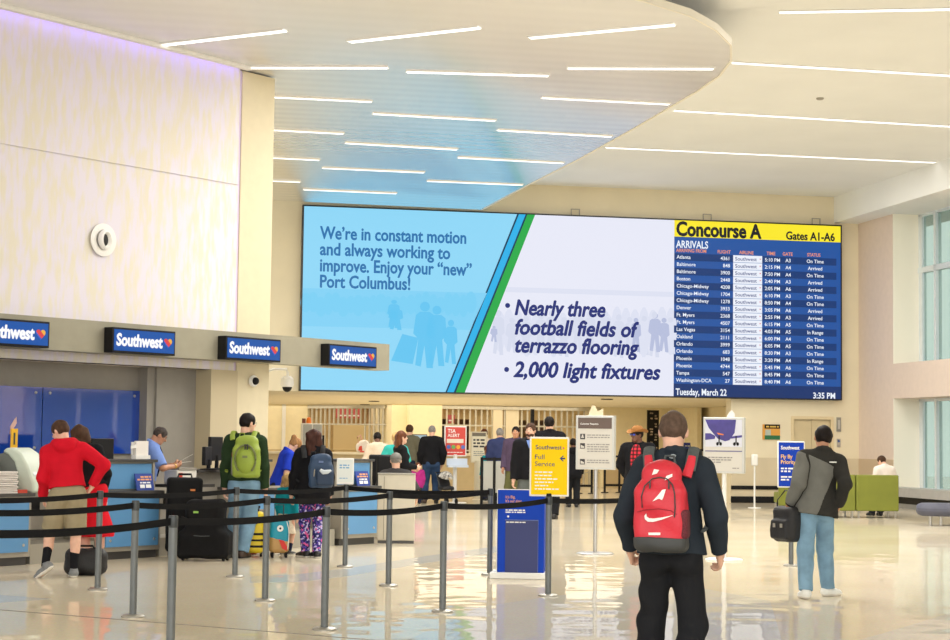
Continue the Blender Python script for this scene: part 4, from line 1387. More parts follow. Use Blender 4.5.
for k, s_ in enumerate((146, 364)):
    t = thing('counter_card', TL[k], 'sign', tuple(L3(on_counter(s_, 485, 0.06)[0], 0.06, 0.862)), LA, 'blue tent cards on the ticket counters')
    sl = Matrix.Rotation(radians(-14), 3, 'X')
    obj('card', MB().box(-0.15, 0.15, 0, 0.012, 0, 0.22).rot(sl), M_cardb, t)
    mb = MB()
    dashes(mb, -0.06, 0.12, 0.165, 0.02, -0.001, 12)
    dashes(mb, -0.12, 0.12, 0.13, 0.02, -0.001, 13)
    obj('orange_print', mb.rot(sl), mat('print_orange', (240, 170, 110), 0.5), t)
    mb = MB()
    dashes(mb, -0.08, 0.1, 0.09, 0.018, -0.001, 14)
    mb.box(-0.09, -0.01, -0.003, -0.001, 0.03, 0.075).box(0.01, 0.1, -0.003, -0.001, 0.03, 0.075)
    obj('white_print', mb.rot(sl), W_, t)
# beige partition right of the counter
p = at_depth(377, 540, 26.6)
t = thing('partition', 'beige waist high partition in front of the man in the grey cap', 'partition', (p[0], 26.6, 0), radians(0))
obj('panel', MB().box(0, 0.56, 0, 0.08, 0.04, 1.03), mat('partition_beige', (204, 196, 176), 0.6, var=0.03), t, bevel=0.01)
obj('side_panel', MB().box(0.09, 0.1, -0.004, 0, 0.06, 1.0), mat('partition_seam', (150, 142, 124), 0.6), t)
obj('foot_rail', MB().box(0.01, 0.55, 0.0, 0.08, 0, 0.04), M_cd, t)
obj('cap_rail', MB().box(-0.005, 0.565, -0.01, 0.09, 1.03, 1.05), M_ct, t)
CHL = ['black swivel chair behind the ticket counter, nearer the white shirt', 'black swivel chair beside the man in the grey cap']
for k, (x, d) in enumerate(((378, 29.5), (386, 29.0))):
    p = at_depth(x, 500, d)
    t = thing('swivel_chair', CHL[k], 'chair', (p[0], d, 0), 0.2, 'black swivel chairs behind the counter')
    obj('backrest', MB().box(-0.19, 0.19, -0.22, -0.16, 0.78, 1.30), M_black, t, bevel=0.06)
    obj('seat', MB().box(-0.22, 0.22, -0.2, 0.24, 0.62, 0.70), M_black, t, bevel=0.03)
    obj('column', MB().lathe([(0.03, 0.08), (0.03, 0.62)], seg=12).box(-0.02, 0.02, -0.2, -0.16, 0.66, 0.85), M_darkmetal, t)
    mb = MB()
    for q in range(5):
        a_ = q * 2 * pi / 5
        mb.tube([(0, 0, 0.1), (0.26 * cos(a_), 0.26 * sin(a_), 0.05)], 0.022, 8)
        mb.ball((0.26 * cos(a_), 0.26 * sin(a_), 0.03), 0.03, 8, 6)
    obj('star_base', mb, M_black, t)

# ------------------------------------------------------------ belt stanchions
M_post = mat('stanchion_grey', (112, 116, 116), 0.38, metal=0.5, var=0.05, vscale=12)
M_base = mat('stanchion_base', (168, 164, 154), 0.35, metal=0.7)
M_belt = mat('black_belt', (20, 20, 22), 0.75, spec=0.15, var=0.1, vscale=30, bump=0.1, bscale=200)
PS = {  # along the counter, out from it
    'K0': (-9.3, -8.1), 'K': (-7.22, -7.74), 'E': (-5.10, -7.31), 'G': (-3.24, -7.09), 'I': (-1.19, -6.85), 'P': (1.55, -6.75), 'Q': (4.67, -6.62),
    'B0': (-7.5, -5.62), 'B': (-5.46, -5.43), 'C': (-3.57, -5.20), 'F': (-1.40, -4.94), 'H': (0.63, -4.79),
    'A0': (-6.0, -3.40), 'A': (-3.87, -3.17), 'D': (-1.69, -2.96), 'J': (0.37, -2.80)}
PL_ = {
    'K0': 'grey belt stanchion before the photo edge, front row', 'K': 'nearest grey belt stanchion, its base below the photo edge', 'E': 'grey belt stanchion of the front row left of the middle, base near the bottom edge',
    'G': 'grey belt stanchion of the front row, between the partition and the blue sizer', 'I': 'grey belt stanchion that carries the yellow sign', 'P': 'grey belt stanchion hidden behind the man with the red backpack',
    'Q': 'dark stanchion carrying the blue priority sign', 'B0': 'grey belt stanchion before the photo edge, middle row', 'B': 'grey belt stanchion in front of the ticket counter with the leaflet holder',
    'C': 'grey belt stanchion in front of the yellow striped suitcase', 'F': 'grey belt stanchion in front of the beige partition', 'H': 'grey belt stanchion at the left edge of the blue sizer',
    'A0': 'grey belt stanchion before the photo edge, back row', 'A': 'grey belt stanchion in front of the woman in the red skirt', 'D': 'grey belt stanchion in front of the man with the green backpack',
    'J': 'grey belt stanchion that carries a small white notice'}
BELTS = [('K0', 'K'), ('K', 'E'), ('E', 'G'), ('G', 'I'), ('I', 'P'), ('B0', 'B'), ('B', 'C'), ('C', 'F'), ('F', 'H'), ('A0', 'A'), ('A', 'D'), ('D', 'J'), ('J', 'H')]
PT = {}
for k, (s_, n_) in PS.items():
    t = thing('belt_stanchion', PL_[k], 'stanchion', tuple(L3(s_, n_)), 0, 'belt stanchions of the ticket queue')
    PT[k] = t
    obj('base_plate', MB().lathe([(0.1, 0), (0.1, 0.012), (0.085, 0.022), (0.035, 0.026)], seg=32), M_base, t)
    obj('pole', MB().lathe([(0.031, 0.02), (0.031, 0.92)], seg=24), M_post, t)
    obj('belt_head', MB().lathe([(0.032, 0.915), (0.034, 0.92), (0.034, 0.99), (0.03, 1.0)], seg=24), M_darkmetal if k != 'Q' else M_black, t)
for a, b in BELTS:
    pa, pb = L3(*PS[a]), L3(*PS[b])
    d = pb - pa
    L = float(np.linalg.norm(d))
    d /= L
    nn = np.array((-d[1], d[0], 0)) * 0.0025
    vs, fs = [], []
    N = 14
    for i in range(N + 1):
        t_ = i / N
        q = d * (0.034 + (L - 0.068) * t_)
        z = 0.957 - 0.03 * 4 * t_ * (1 - t_)
        for sgn in (-1, 1):
            for dz in (-0.026, 0.026):
                vs.append(tuple(q + nn * sgn + V(0, 0, z + dz)))
    for i in range(N):
        o_ = i * 4
        fs += [(o_, o_ + 1, o_ + 5, o_ + 4), (o_ + 2, o_ + 6, o_ + 7, o_ + 3), (o_ + 1, o_ + 3, o_ + 7, o_ + 5), (o_, o_ + 4, o_ + 6, o_ + 2)]
    fs += [(0, 2, 3, 1), (N * 4, N * 4 + 1, N * 4 + 3, N * 4 + 2)]
    obj('belt', MB().add(vs, fs), M_belt, PT[a])
# signs that sit on the stanchions
M_wf = mat('white_sign_edge', (244, 243, 238), 0.4)
M_yel = mat('sign_yellow', (253, 212, 6), 0.6, spec=0.2)
M_navy = mat('print_navy', (34, 50, 110), 0.5)
p = L3(*PS['I'])
t = thing('service_sign', 'yellow and white framed airline sign on a belt stanchion', 'sign', (p[0] + 0.0, p[1], 1.0), radians(-3))
obj('socket', MB().lathe([(0.03, 0), (0.03, 0.03)], (0, 0, 0), 16), M_black, t)
obj('frame', MB().box(-0.2, 0.2, -0.012, 0.012, 0.0, 0.6), M_wf, t, bevel=0.01)
f = obj('yellow_face', MB().box(-0.182, 0.182, -0.016, -0.012, 0.018, 0.582), M_yel, t)
text('airline_name', 'Southwest', M_navy, f, (-0.14, -0.018, 0.475), width=0.265, bold=0.01, height=0.062)
hs = [MB(), MB(), MB()]
heart(hs, 0.143, 0.49, 0.012, -0.019, -0.017)
for mb, m in zip(hs, (HB, HR, HY)):
    if mb.f:
        obj('heart_mark', mb, m, f)
text('service_words', 'Full', M_navy, f, (-0.145, -0.018, 0.375), width=0.095, bold=0.0, height=0.068)
text('service_words', 'Service', M_navy, f, (-0.145, -0.018, 0.305), width=0.2, bold=0.0, height=0.068)
mb = MB()
mb.prism([(0.105, 0.384), (0.135, 0.412), (0.148, 0.412), (0.129, 0.391), (0.16, 0.391), (0.16, 0.377), (0.129, 0.377), (0.148, 0.356), (0.135, 0.356)], -0.019, -0.016, 'y')
obj('arrow', mb, M_navy, f)
mb = MB()
for k, fl in enumerate((0.62, 0.64, 0.8, 0.66, 0.55, 0.9)):
    dashes(mb, -0.145, 0.14, 0.238 - k * 0.034, 0.013, -0.0165, 80 + k, fl)
obj('white_print', mb, M_wf, f)
p = L3(*PS['Q'])
t = thing('priority_sign', 'blue and white framed priority sign on a dark stanchion beside the black bag', 'sign', (p[0] + 0.0, p[1], 1.0), radians(2))
obj('frame', MB().box(-0.178, 0.178, -0.012, 0.012, 0.0, 0.595), M_wf, t, bevel=0.01)
f = obj('blue_face', MB().box(-0.162, 0.162, -0.016, -0.012, 0.016, 0.579), mat('priority_blue', (18, 64, 184), 0.55, spec=0.2), t)
text('airline_name', 'Southwest', W_, f, (-0.135, -0.018, 0.49), width=0.24, bold=0.025, height=0.065)
text('priority_words', 'Fly By', mat('print_gold', (246, 196, 110), 0.5), f, (-0.135, -0.018, 0.375), width=0.15, bold=0.02, height=0.07)
text('priority_words', 'Priority', mat('print_gold', (246, 196, 110), 0.5), f, (-0.135, -0.018, 0.305), width=0.19, bold=0.02, height=0.07)
mb = MB()
for k, fl in enumerate((0.8, 0.45, 0.0, 0.7, 0.5)):
    dashes(mb, -0.135, 0.14, 0.235 - k * 0.036, 0.02, -0.0165, 90 + k, fl)
obj('white_print', mb, W_, f)
p = L3(*PS['J'])
t = thing('queue_card', 'small white notice on a belt stanchion in front of the blue backpack', 'sign', (p[0] - 0.015, p[1], 1.0), radians(-4))
obj('plate', MB().box(-0.105, 0.105, -0.008, 0.008, 0.0, 0.32), M_wf, t, bevel=0.008)
obj('frame_edge', MB().box(-0.092, 0.092, -0.011, -0.008, 0.03, 0.3), mat('card_pale', (226, 232, 228), 0.5), t)
mb = MB()
dashes(mb, -0.07, 0.05, 0.225, 0.016, -0.011, 3)
dashes(mb, -0.07, 0.06, 0.195, 0.016, -0.011, 4)
dashes(mb, -0.07, 0.03, 0.07, 0.01, -0.011, 5)
obj('blue_print', mb, mat('print_skyblue', (120, 170, 210), 0.5), t)
# carry-on sizer
pa, pb = on_level(490, 576.5), on_level(546, 580)
t = thing('bag_sizer', 'blue carry-on sizer box on a white base', 'sizer', (float((pa + pb)[0] / 2) + 0.03, 20.2, 0), radians(-6))
obj('base', MB().box(-0.34, 0.30, -0.14, 0.3, 0, 0.07), M_wf, t, bevel=0.01)
obj('cabinet', MB().box(-0.26, 0.27, -0.08, 0.26, 0.07, 1.0), mat('sizer_blue', (14, 66, 186), 0.55, spec=0.2, var=0.02), t, bevel=0.008)
obj('light_edge', MB().box(-0.268, -0.262, -0.08, -0.05, 0.07, 1.0).box(-0.26, 0.27, -0.078, -0.06, 1.0, 1.008), M_wf, t)
obj('inset_bay', MB().box(-0.17, 0.2, -0.086, -0.08, 0.07, 0.66), mat('sizer_navy', (44, 54, 112), 0.45), t)
obj('bay_edge', MB().box(-0.175, 0.205, -0.089, -0.085, 0.655, 0.665).box(0.2, 0.205, -0.089, -0.085, 0.07, 0.66), mat('sizer_edge', (90, 110, 170), 0.4), t)
M_op = mat('print_orange', (240, 170, 110), 0.5)
text('sizer_words', "It's Big,", M_op, t, (-0.17, -0.085, 0.905), width=0.11, bold=0.012, height=0.045)
text('sizer_words', "It's our sizer.", M_op, t, (-0.17, -0.085, 0.86), width=0.19, bold=0.012, height=0.045)
text('sizer_words', 'Free!', M_op, t, (-0.17, -0.085, 0.815), width=0.07, bold=0.012, height=0.045)
mb = MB()
for k in range(2):
    dashes(mb, -0.17, 0.06, 0.765 - k * 0.024, 0.014, -0.0815, 21 + k)
dashes(mb, -0.16, 0.06, 0.63, 0.012, -0.0865, 25)
mb.prism([(-0.155, 0.70), (-0.14, 0.715), (-0.125, 0.70), (-0.14, 0.685)], -0.0835, -0.0815, 'y')
obj('small_print', mb, W_, t)
# ------------------------------------------------------------ smooth solid shapes (people, clothes, bags)
def rx(a):
    a = radians(a)
    return np.array([[1, 0, 0], [0, cos(a), -sin(a)], [0, sin(a), cos(a)]])


def ry(a):
    a = radians(a)
    return np.array([[cos(a), 0, sin(a)], [0, 1, 0], [-sin(a), 0, cos(a)]])


def rz(a):
    a = radians(a)
    return np.array([[cos(a), -sin(a), 0], [sin(a), cos(a), 0], [0, 0, 1]])


def smin(a, b, k):
    if k <= 0:
        return np.minimum(a, b)
    h = np.maximum(k - np.abs(a - b), 0) / k
    return np.minimum(a, b) - h * h * k * 0.25


class Solid:
    """smoothly blended capsules, ellipsoids and rounded boxes turned into one closed surface"""

    def __init__(s):
        s.g, s.clips, s.cuts = {}, {}, []

    def cap(s, a, b, ra, rb, k=0.02, g=0):
        s.g.setdefault(g, []).append(('c', V(*a), V(*b), ra, rb, k))
        return s

    def ell(s, c, r, R=None, k=0.02, g=0):
        s.g.setdefault(g, []).append(('e', V(*c), V(*r), np.eye(3) if R is None else R, 0, k))
        return s

    def rbox(s, c, hs, r, R=None, k=0.0, g=0):
        s.g.setdefault(g, []).append(('b', V(*c), V(*hs), np.eye(3) if R is None else R, r, k))
        return s

    def clip(s, p, n, g=0):
        n = V(*n)
        s.clips.setdefault(g, []).append((V(*p), n / np.linalg.norm(n)))
        return s

    def cut(s, kind, *a, k=0.004):
        s.cuts.append((kind,) + tuple(V(*x) if hasattr(x, '__len__') and np.ndim(x) == 1 else x for x in a) + (k,))
        return s

    def dist(s, p, X, Y, Z):
        if p[0] == 'c':
            a, b, ra, rb = p[1:5]
            ab = b - a
            L2 = ab @ ab + 1e-12
            dx, dy, dz = X - a[0], Y - a[1], Z - a[2]
            t = np.clip((dx * ab[0] + dy * ab[1] + dz * ab[2]) / L2, 0, 1)
            return np.sqrt((dx - t * ab[0]) ** 2 + (dy - t * ab[1]) ** 2 + (dz - t * ab[2]) ** 2) - (ra + t * (rb - ra))
        c, r, R = p[1:4]
        dx, dy, dz = X - c[0], Y - c[1], Z - c[2]
        q = [dx * R[0, i] + dy * R[1, i] + dz * R[2, i] for i in range(3)]
        if p[0] == 'e':
            k0 = np.sqrt((q[0] / r[0]) ** 2 + (q[1] / r[1]) ** 2 + (q[2] / r[2]) ** 2)
            k1 = np.sqrt((q[0] / r[0] ** 2) ** 2 + (q[1] / r[1] ** 2) ** 2 + (q[2] / r[2] ** 2) ** 2) + 1e-9
            return k0 * (k0 - 1) / k1
        rr = p[4]
        q = [np.abs(q[i]) - (r[i] - rr) for i in range(3)]
        return np.sqrt(np.maximum(q[0], 0) ** 2 + np.maximum(q[1], 0) ** 2 + np.maximum(q[2], 0) ** 2) + np.minimum(np.maximum(np.maximum(q[0], q[1]), q[2]), 0) - rr

    def bounds(s, p):
        if p[0] == 'c':
            r = max(p[3], p[4])
            return np.minimum(p[1], p[2]) - r, np.maximum(p[1], p[2]) + r
        e = np.abs(p[3]) @ p[2]
        return p[1] - e, p[1] + e

    def mesh(s, h, wr=0.0, freq=36.0, seed=0.0, blend=0.012):
        bs = [s.bounds(p) for g in s.g.values() for p in g]
        lo = np.min([b[0] for b in bs], 0) - 4 * h
        hi = np.max([b[1] for b in bs], 0) + 4 * h
        n = np.ceil((hi - lo) / h).astype(int) + 1
        ax = [lo[i] + h * np.arange(n[i]) for i in range(3)]
        X0, Y0, Z0 = ax[0][:, None, None], ax[1][None, :, None], ax[2][None, None, :]
        F = None
        for g, ps in s.g.items():
            G = np.full(n, 0.08)
            for p in ps:
                a, b = s.bounds(p)
                pad = p[5] + 3 * h
                i0 = np.maximum(np.floor((a - pad - lo) / h).astype(int), 0)
                i1 = np.minimum(np.ceil((b + pad - lo) / h).astype(int) + 1, n)
                sl = tuple(slice(i0[i], i1[i]) for i in range(3))
                d = s.dist(p, X0[sl[0]], Y0[:, sl[1]], Z0[:, :, sl[2]])
                G[sl] = smin(G[sl], d, p[5])
            for c, nn in s.clips.get(g, []):
                G = np.maximum(G, (X0 - c[0]) * nn[0] + (Y0 - c[1]) * nn[1] + (Z0 - c[2]) * nn[2])
            F = G if F is None else smin(F, G, blend)
        for c in s.cuts:
            F = -smin(-F, s.dist(c[:-1] + (0,) if c[0] != 'c' else c, X0, Y0, Z0), c[-1])
        for c, nn in s.clips.get('all', []):
            F = np.maximum(F, (X0 - c[0]) * nn[0] + (Y0 - c[1]) * nn[1] + (Z0 - c[2]) * nn[2])
        if wr:
            F = F + wr * (np.sin(freq * X0 + 0.4 * freq * Z0 + seed) * np.sin(0.8 * freq * Y0 - 0.7 * freq * Z0 + 2 * seed) + 0.6 * np.sin(1.3 * freq * Z0 + 0.7 * freq * X0 - 0.5 * freq * Y0 + seed))
        return nets(F, lo, h)


CORN = np.array([(i, j, k) for i in (0, 1) for j in (0, 1) for k in (0, 1)])


def nets(F, lo, h):
    S = F < 0
    c = np.zeros(tuple(np.array(F.shape) - 1), np.int8)
    for i, j, k in CORN:
        c += S[i:F.shape[0] - 1 + i, j:F.shape[1] - 1 + j, k:F.shape[2] - 1 + k]
    idx = np.argwhere((c > 0) & (c < 8))
    ids = np.full(c.shape, -1, np.int64)
    ids[idx[:, 0], idx[:, 1], idx[:, 2]] = np.arange(len(idx))
    acc = np.zeros((len(idx), 3))
    cnt = np.zeros(len(idx))
    for a in range(8):
        for b in range(a + 1, 8):
            if np.abs(CORN[a] - CORN[b]).sum() != 1:
                continue
            pa, pb = idx + CORN[a], idx + CORN[b]
            fa, fb = F[pa[:, 0], pa[:, 1], pa[:, 2]], F[pb[:, 0], pb[:, 1], pb[:, 2]]
            m = (fa < 0) != (fb < 0)
            t = fa[m] / (fa[m] - fb[m])
            acc[m] += CORN[a] + t[:, None] * (CORN[b] - CORN[a])
            cnt[m] += 1
    vs = lo + h * (idx + acc / cnt[:, None])
    fs = []
    for d in range(3):
        e = [(1, 2), (2, 0), (0, 1)][d]
        sh = np.array(F.shape)
        a = S.take(range(0, sh[d] - 1), d)
        b = S.take(range(1, sh[d]), d)
        q = np.argwhere(a != b)
        q = q[(q[:, e[0]] > 0) & (q[:, e[1]] > 0) & (q[:, e[0]] < sh[e[0]] - 1) & (q[:, e[1]] < sh[e[1]] - 1)]
        inside = S[q[:, 0], q[:, 1], q[:, 2]]
        o1, o2 = np.zeros(3, int), np.zeros(3, int)
        o1[e[0]], o2[e[1]] = 1, 1
        A, B, C, D = q - o1 - o2, q - o2, q, q - o1
        quad = np.stack([ids[x[:, 0], x[:, 1], x[:, 2]] for x in (A, B, C, D)], 1)
        quad[~inside] = quad[~inside][:, ::-1]
        fs.append(quad)
    return vs, np.concatenate(fs)


def solid(name, sd, h, m, parent, scale=1.0, wr=0.0, freq=36.0, seed=0.0, post=None, blend=0.012):
    vs, fs = sd.mesh(h / scale, wr, freq, seed, blend)
    vs = vs * scale
    if post is not None:
        vs = post(vs)
    me = bpy.data.meshes.new(name)
    me.vertices.add(len(vs))
    me.vertices.foreach_set('co', vs.astype(np.float32).ravel())
    me.loops.add(len(fs) * 4)
    me.loops.foreach_set('vertex_index', fs.astype(np.int32).ravel())
    me.polygons.add(len(fs))
    me.polygons.foreach_set('loop_start', np.arange(0, len(fs) * 4, 4, dtype=np.int32))
    me.polygons.foreach_set('use_smooth', np.ones(len(fs), bool))
    me.update(calc_edges=True)
    me.validate()
    me.materials.append(m)
    o = bpy.data.objects.new(name, me)
    o.parent = parent
    COL.objects.link(o)
    return o


def ik(a, c, l1, l2, pole):
    d = c - a
    L = np.linalg.norm(d)
    if L > l1 + l2 - 0.001:
        c = a + d / L * (l1 + l2 - 0.001)
        L = l1 + l2 - 0.001
    d = (c - a) / L
    x = (l1 * l1 - l2 * l2 + L * L) / (2 * L)
    r = sqrt(max(l1 * l1 - x * x, 0))
    p = np.array(pole, float)
    p = p - d * (p @ d)
    p /= np.linalg.norm(p) + 1e-9
    return a + d * x + p * r, c


def skin(name, rgb):
    return mat(name, rgb, 0.5, var=0.05, vscale=20)


SK_L = skin('skin_light', (226, 178, 152))
SK_M = skin('skin_tanned', (190, 136, 104))
SK_D = skin('skin_dark', (112, 74, 56))
HR_BR = mat('hair_brown', (74, 52, 38), 0.6, spec=0.15, var=0.25, vscale=40, stretch=(1, 1, 0.3))
HR_DK = mat('hair_dark', (28, 22, 20), 0.55, spec=0.15, var=0.25, vscale=40, stretch=(1, 1, 0.3))
HR_BL = mat('hair_blond', (196, 160, 108), 0.6, spec=0.15, var=0.2, vscale=40, stretch=(1, 1, 0.3))
HR_GR = mat('hair_grey', (140, 134, 128), 0.6, spec=0.15, var=0.2, vscale=40)
HR_RD = mat('hair_reddish', (104, 62, 42), 0.6, spec=0.15, var=0.25, vscale=40, stretch=(1, 1, 0.3))
M_eye = mat('eye_white', (236, 232, 226), 0.3)
M_iris = mat('eye_dark', (40, 30, 26), 0.3)
M_lip = mat('lip', (178, 104, 92), 0.5)


def fabric(name, rgb, var=0.06, bump=0.25, bs=180, rough=0.85, vscale=9, rgb2=None):
    return mat(name, rgb, rough, spec=0.08, var=var, vscale=vscale, bump=bump, bscale=bs, rgb2=rgb2)


def person(label, pos, yaw, H, vox=0.010, skin_m=SK_L, group=None, bulk=1.0, hip=(0, 0, 0.525), lean=(0, 0, 0), head=(0, 0, 0), hs=1.0,
           feet=((-0.055, 0.0, 0), (0.055, 0.0, 0)), toe=(8, -8), heel=(0, 0), hands=(None, None), pole=((-0.5, -1, 0), (0.5, -1, 0)), curl=((28, 34), (28, 34)),
           top=None, bottom=None, shoes=None, hair=None, face=False, woman=False, kneepole=((-0.12, 1, 0), (0.12, 1, 0)), sock=None, palm=(None, None), child=False):
    t = thing('person', label, 'person', (pos[0], pos[1], 0), radians(yaw), group)
    hip = V(*hip)
    R = rz(lean[2]) @ rx(-lean[0]) @ ry(lean[1])
    T = lambda x, y, z: hip + R @ V(x, y, z - 0.525)
    Rn = R @ rz(head[0]) @ rx(-head[1]) @ ry(head[2])
    hb = T(0, -0.002, 0.868)
    hk = hs * (1.35 if child else 1.0)
    Hd = lambda x, y, z: hb + Rn @ (V(x, y + 0.012, z + 0.067) * hk)
    b = bulk
    B = Solid()
    # trunk
    bw = 0.92 if woman else 1.0
    B.ell(T(0, 0, 0.725), (0.092 * b * bw, 0.060 * b, 0.115), R, 0.03)
    B.cap(T(-0.08 * bw, -0.006, 0.805), T(0.08 * bw, -0.006, 0.805), 0.036, 0.036, 0.04)
    B.ell(T(0, 0.002, 0.625), ((0.074 if woman else 0.082) * b, 0.054 * b, 0.09), R, 0.03)
    B.ell(T(0, -0.004, 0.53), ((0.096 if woman else 0.09) * b, 0.062 * b, 0.062), R, 0.03)
    for s_ in (-1, 1):
        B.ell(T(0.042 * s_, -0.03, 0.505), (0.046, 0.042, 0.05), R, 0.02)
    if woman:
        for s_ in (-1, 1):
            B.ell(T(0.04 * s_, 0.045, 0.73), (0.036, 0.034, 0.036), R, 0.02)
    B.cap(T(0, -0.008, 0.81), Hd(0, -0.016, -0.03), 0.036, 0.033, 0.025)
    # head
    B.ell(Hd(0, -0.006, 0.012), V(0.0435, 0.054, 0.053) * hk, Rn, 0.01)
    B.ell(Hd(0, 0.016, -0.024), V(0.0345, 0.036, 0.040) * hk, Rn, 0.02)
    B.cap(Hd(-0.012, 0.036, -0.052), Hd(0.012, 0.036, -0.052), 0.013 * hk, 0.013 * hk, 0.02)
    B.cap(Hd(0, 0.050, 0.006), Hd(0, 0.0605, -0.012), 0.0055 * hk, 0.0085 * hk, 0.008)
    for s_ in (-1, 1):
        B.ell(Hd(0.044 * s_, -0.004, -0.004), V(0.006, 0.013, 0.019) * hk, Rn @ rz(-18 * s_), 0.004)
        B.cap(Hd(0.010 * s_, 0.047, 0.015), Hd(0.026 * s_, 0.041, 0.014), 0.006 * hk, 0.005 * hk, 0.008)
    # legs
    lg = []
    for i, s_ in enumerate((-1, 1)):
        a = T(0.05 * s_, 0, 0.51)
        ft = V(feet[i][0], feet[i][1], 0.045 + feet[i][2])
        k_, ft = ik(a, ft, 0.245, 0.237, kneepole[i])
        lg.append((a, k_, ft))
        B.cap(a, k_, 0.050 * b, 0.034, 0.03)
        B.cap(k_, ft, 0.034, 0.021, 0.012)
        m_ = k_ * 0.68 + ft * 0.32
        B.cap(m_ + R @ V(0, -0.010, 0.02), m_ + R @ V(0, -0.008, -0.03), 0.028, 0.024, 0.02)
    fr = []
    for i in range(2):
        Rf = rz(toe[i]) @ rx(-heel[i])
        o_ = lg[i][2]
        ff = lambda x, y, z, o_=o_, Rf=Rf: o_ + Rf @ V(x, y, z - 0.045)
        fr.append((o_, Rf))
        B.cap(ff(0, -0.02, 0.024), ff(0, 0.05, 0.016), 0.021, 0.016, 0.012)
        B.cap(ff(0, 0.05, 0.016), ff(0, 0.088, 0.013), 0.017, 0.012, 0.01)
    # arms and hands
    arms = []
    for i, s_ in enumerate((-1, 1)):
        a = T(0.106 * s_ * bw * (0.5 + 0.5 * b), -0.004, 0.803)
        w = hands[i]
        w = T(0.106 * s_ + 0.036 * s_, 0.03, 0.484) if w is None else V(*w)
        e_, w = ik(a, w, 0.172, 0.155, pole[i])
        arms.append((a, e_, w))
        B.cap(a, e_, 0.033 * b, 0.026 * b, 0.02)
        B.cap(e_, w, 0.027 * b, 0.0165, 0.01)
        d = (w - e_) / np.linalg.norm(w - e_)
        n_ = V(-s_, 0.15, 0) if palm[i] is None else V(*palm[i])
        n_ = n_ - d * (n_ @ d)
        n_ /= np.linalg.norm(n_)
        th = np.cross(d, n_) * s_
        B.cap(w, w + d * 0.018, 0.0155, 0.014, 0.01)
        fb = []
        for x in (0.0165, 0.0055, -0.0055, -0.0160):
            q = w + d * (0.052 - 0.12 * abs(x - 0.004)) + th * x
            fb.append(q)
            B.cap(w + d * 0.014 + th * x * 0.7, q, 0.0088, 0.0072, 0.008)
        c1, c2 = (radians(v) for v in curl[i])
        rf = max(0.0054, 0.55 * vox / H)
        for q, L in zip(fb, (0.040, 0.045, 0.042, 0.033)):
            d1 = d * cos(c1) + n_ * sin(c1)
            d2 = d * cos(c1 + c2) + n_ * sin(c1 + c2)
            d3 = d * cos(c1 + 1.7 * c2) + n_ * sin(c1 + 1.7 * c2)
            p1 = q + d1 * L * 0.45
            p2 = p1 + d2 * L * 0.32
            B.cap(q, p1, rf * 1.08, rf, 0.003)
            B.cap(p1, p2, rf, rf * 0.95, 0.003)
            B.cap(p2, p2 + d3 * L * 0.23, rf * 0.95, rf * 0.85, 0.003)
        q = w + d * 0.016 + th * 0.013
        d1 = d * 0.62 + th * 0.66 + n_ * 0.35
        d1 /= np.linalg.norm(d1)
        p1 = q + d1 * 0.026
        d2 = d * 0.85 + th * 0.15 + n_ * 0.45
        d2 /= np.linalg.norm(d2)
        B.cap(q, p1, rf * 1.55, rf * 1.2, 0.006)
        B.cap(p1, p1 + d2 * 0.024, rf * 1.2, rf, 0.003)
    B.cut('e', Hd(0, 0.0545, -0.031), V(0.013, 0.006, 0.0016) * hk, Rn, k=0.003)
    for s_ in (-1, 1):
        B.cut('e', Hd(0.017 * s_, 0.0535, 0.004), V(0.010, 0.009, 0.0075) * hk, Rn, k=0.006)
    solid('body', B, vox, skin_m, t, H)
    for s_ in (-1, 1):
        mb = MB().ball((0, 0, 0), 0.0076 * hk * H, 12, 8)
        e_ = obj('eye', mb, M_eye, t, tuple(Hd(0.0172 * s_, 0.0405, 0.004) * H))
        if face:
            obj('iris', MB().ball(tuple(Rn @ V(0, 0.0050, 0) * hk * H), (0.0040 * hk * H,) * 3, 10, 6), M_iris, e_)
    if face:
        mb = MB().tube([tuple(Hd(x, 0.052 - abs(x) * 0.28, -0.031 + y) * H) for x, y in ((-0.013, -0.001), (-0.006, 0.001), (0, 0), (0.006, 0.001), (0.013, -0.001))], [0.0012 * H, 0.0028 * H, 0.003 * H, 0.0028 * H, 0.0012 * H], 8)
        obj('lips', mb, M_lip, t)
        for s_ in (-1, 1):
            mb = MB().tube([tuple(Hd(x * s_, y, z) * H) for x, y, z in ((0.008, 0.0535, 0.0165), (0.017, 0.0505, 0.020), (0.028, 0.043, 0.0165))], [0.0018 * H, 0.0024 * H, 0.0012 * H], 6)
            obj('eyebrow', mb, hair[1] if hair else HR_BR, t)
    # clothes
    Rd = R @ V(0, 0, -1)
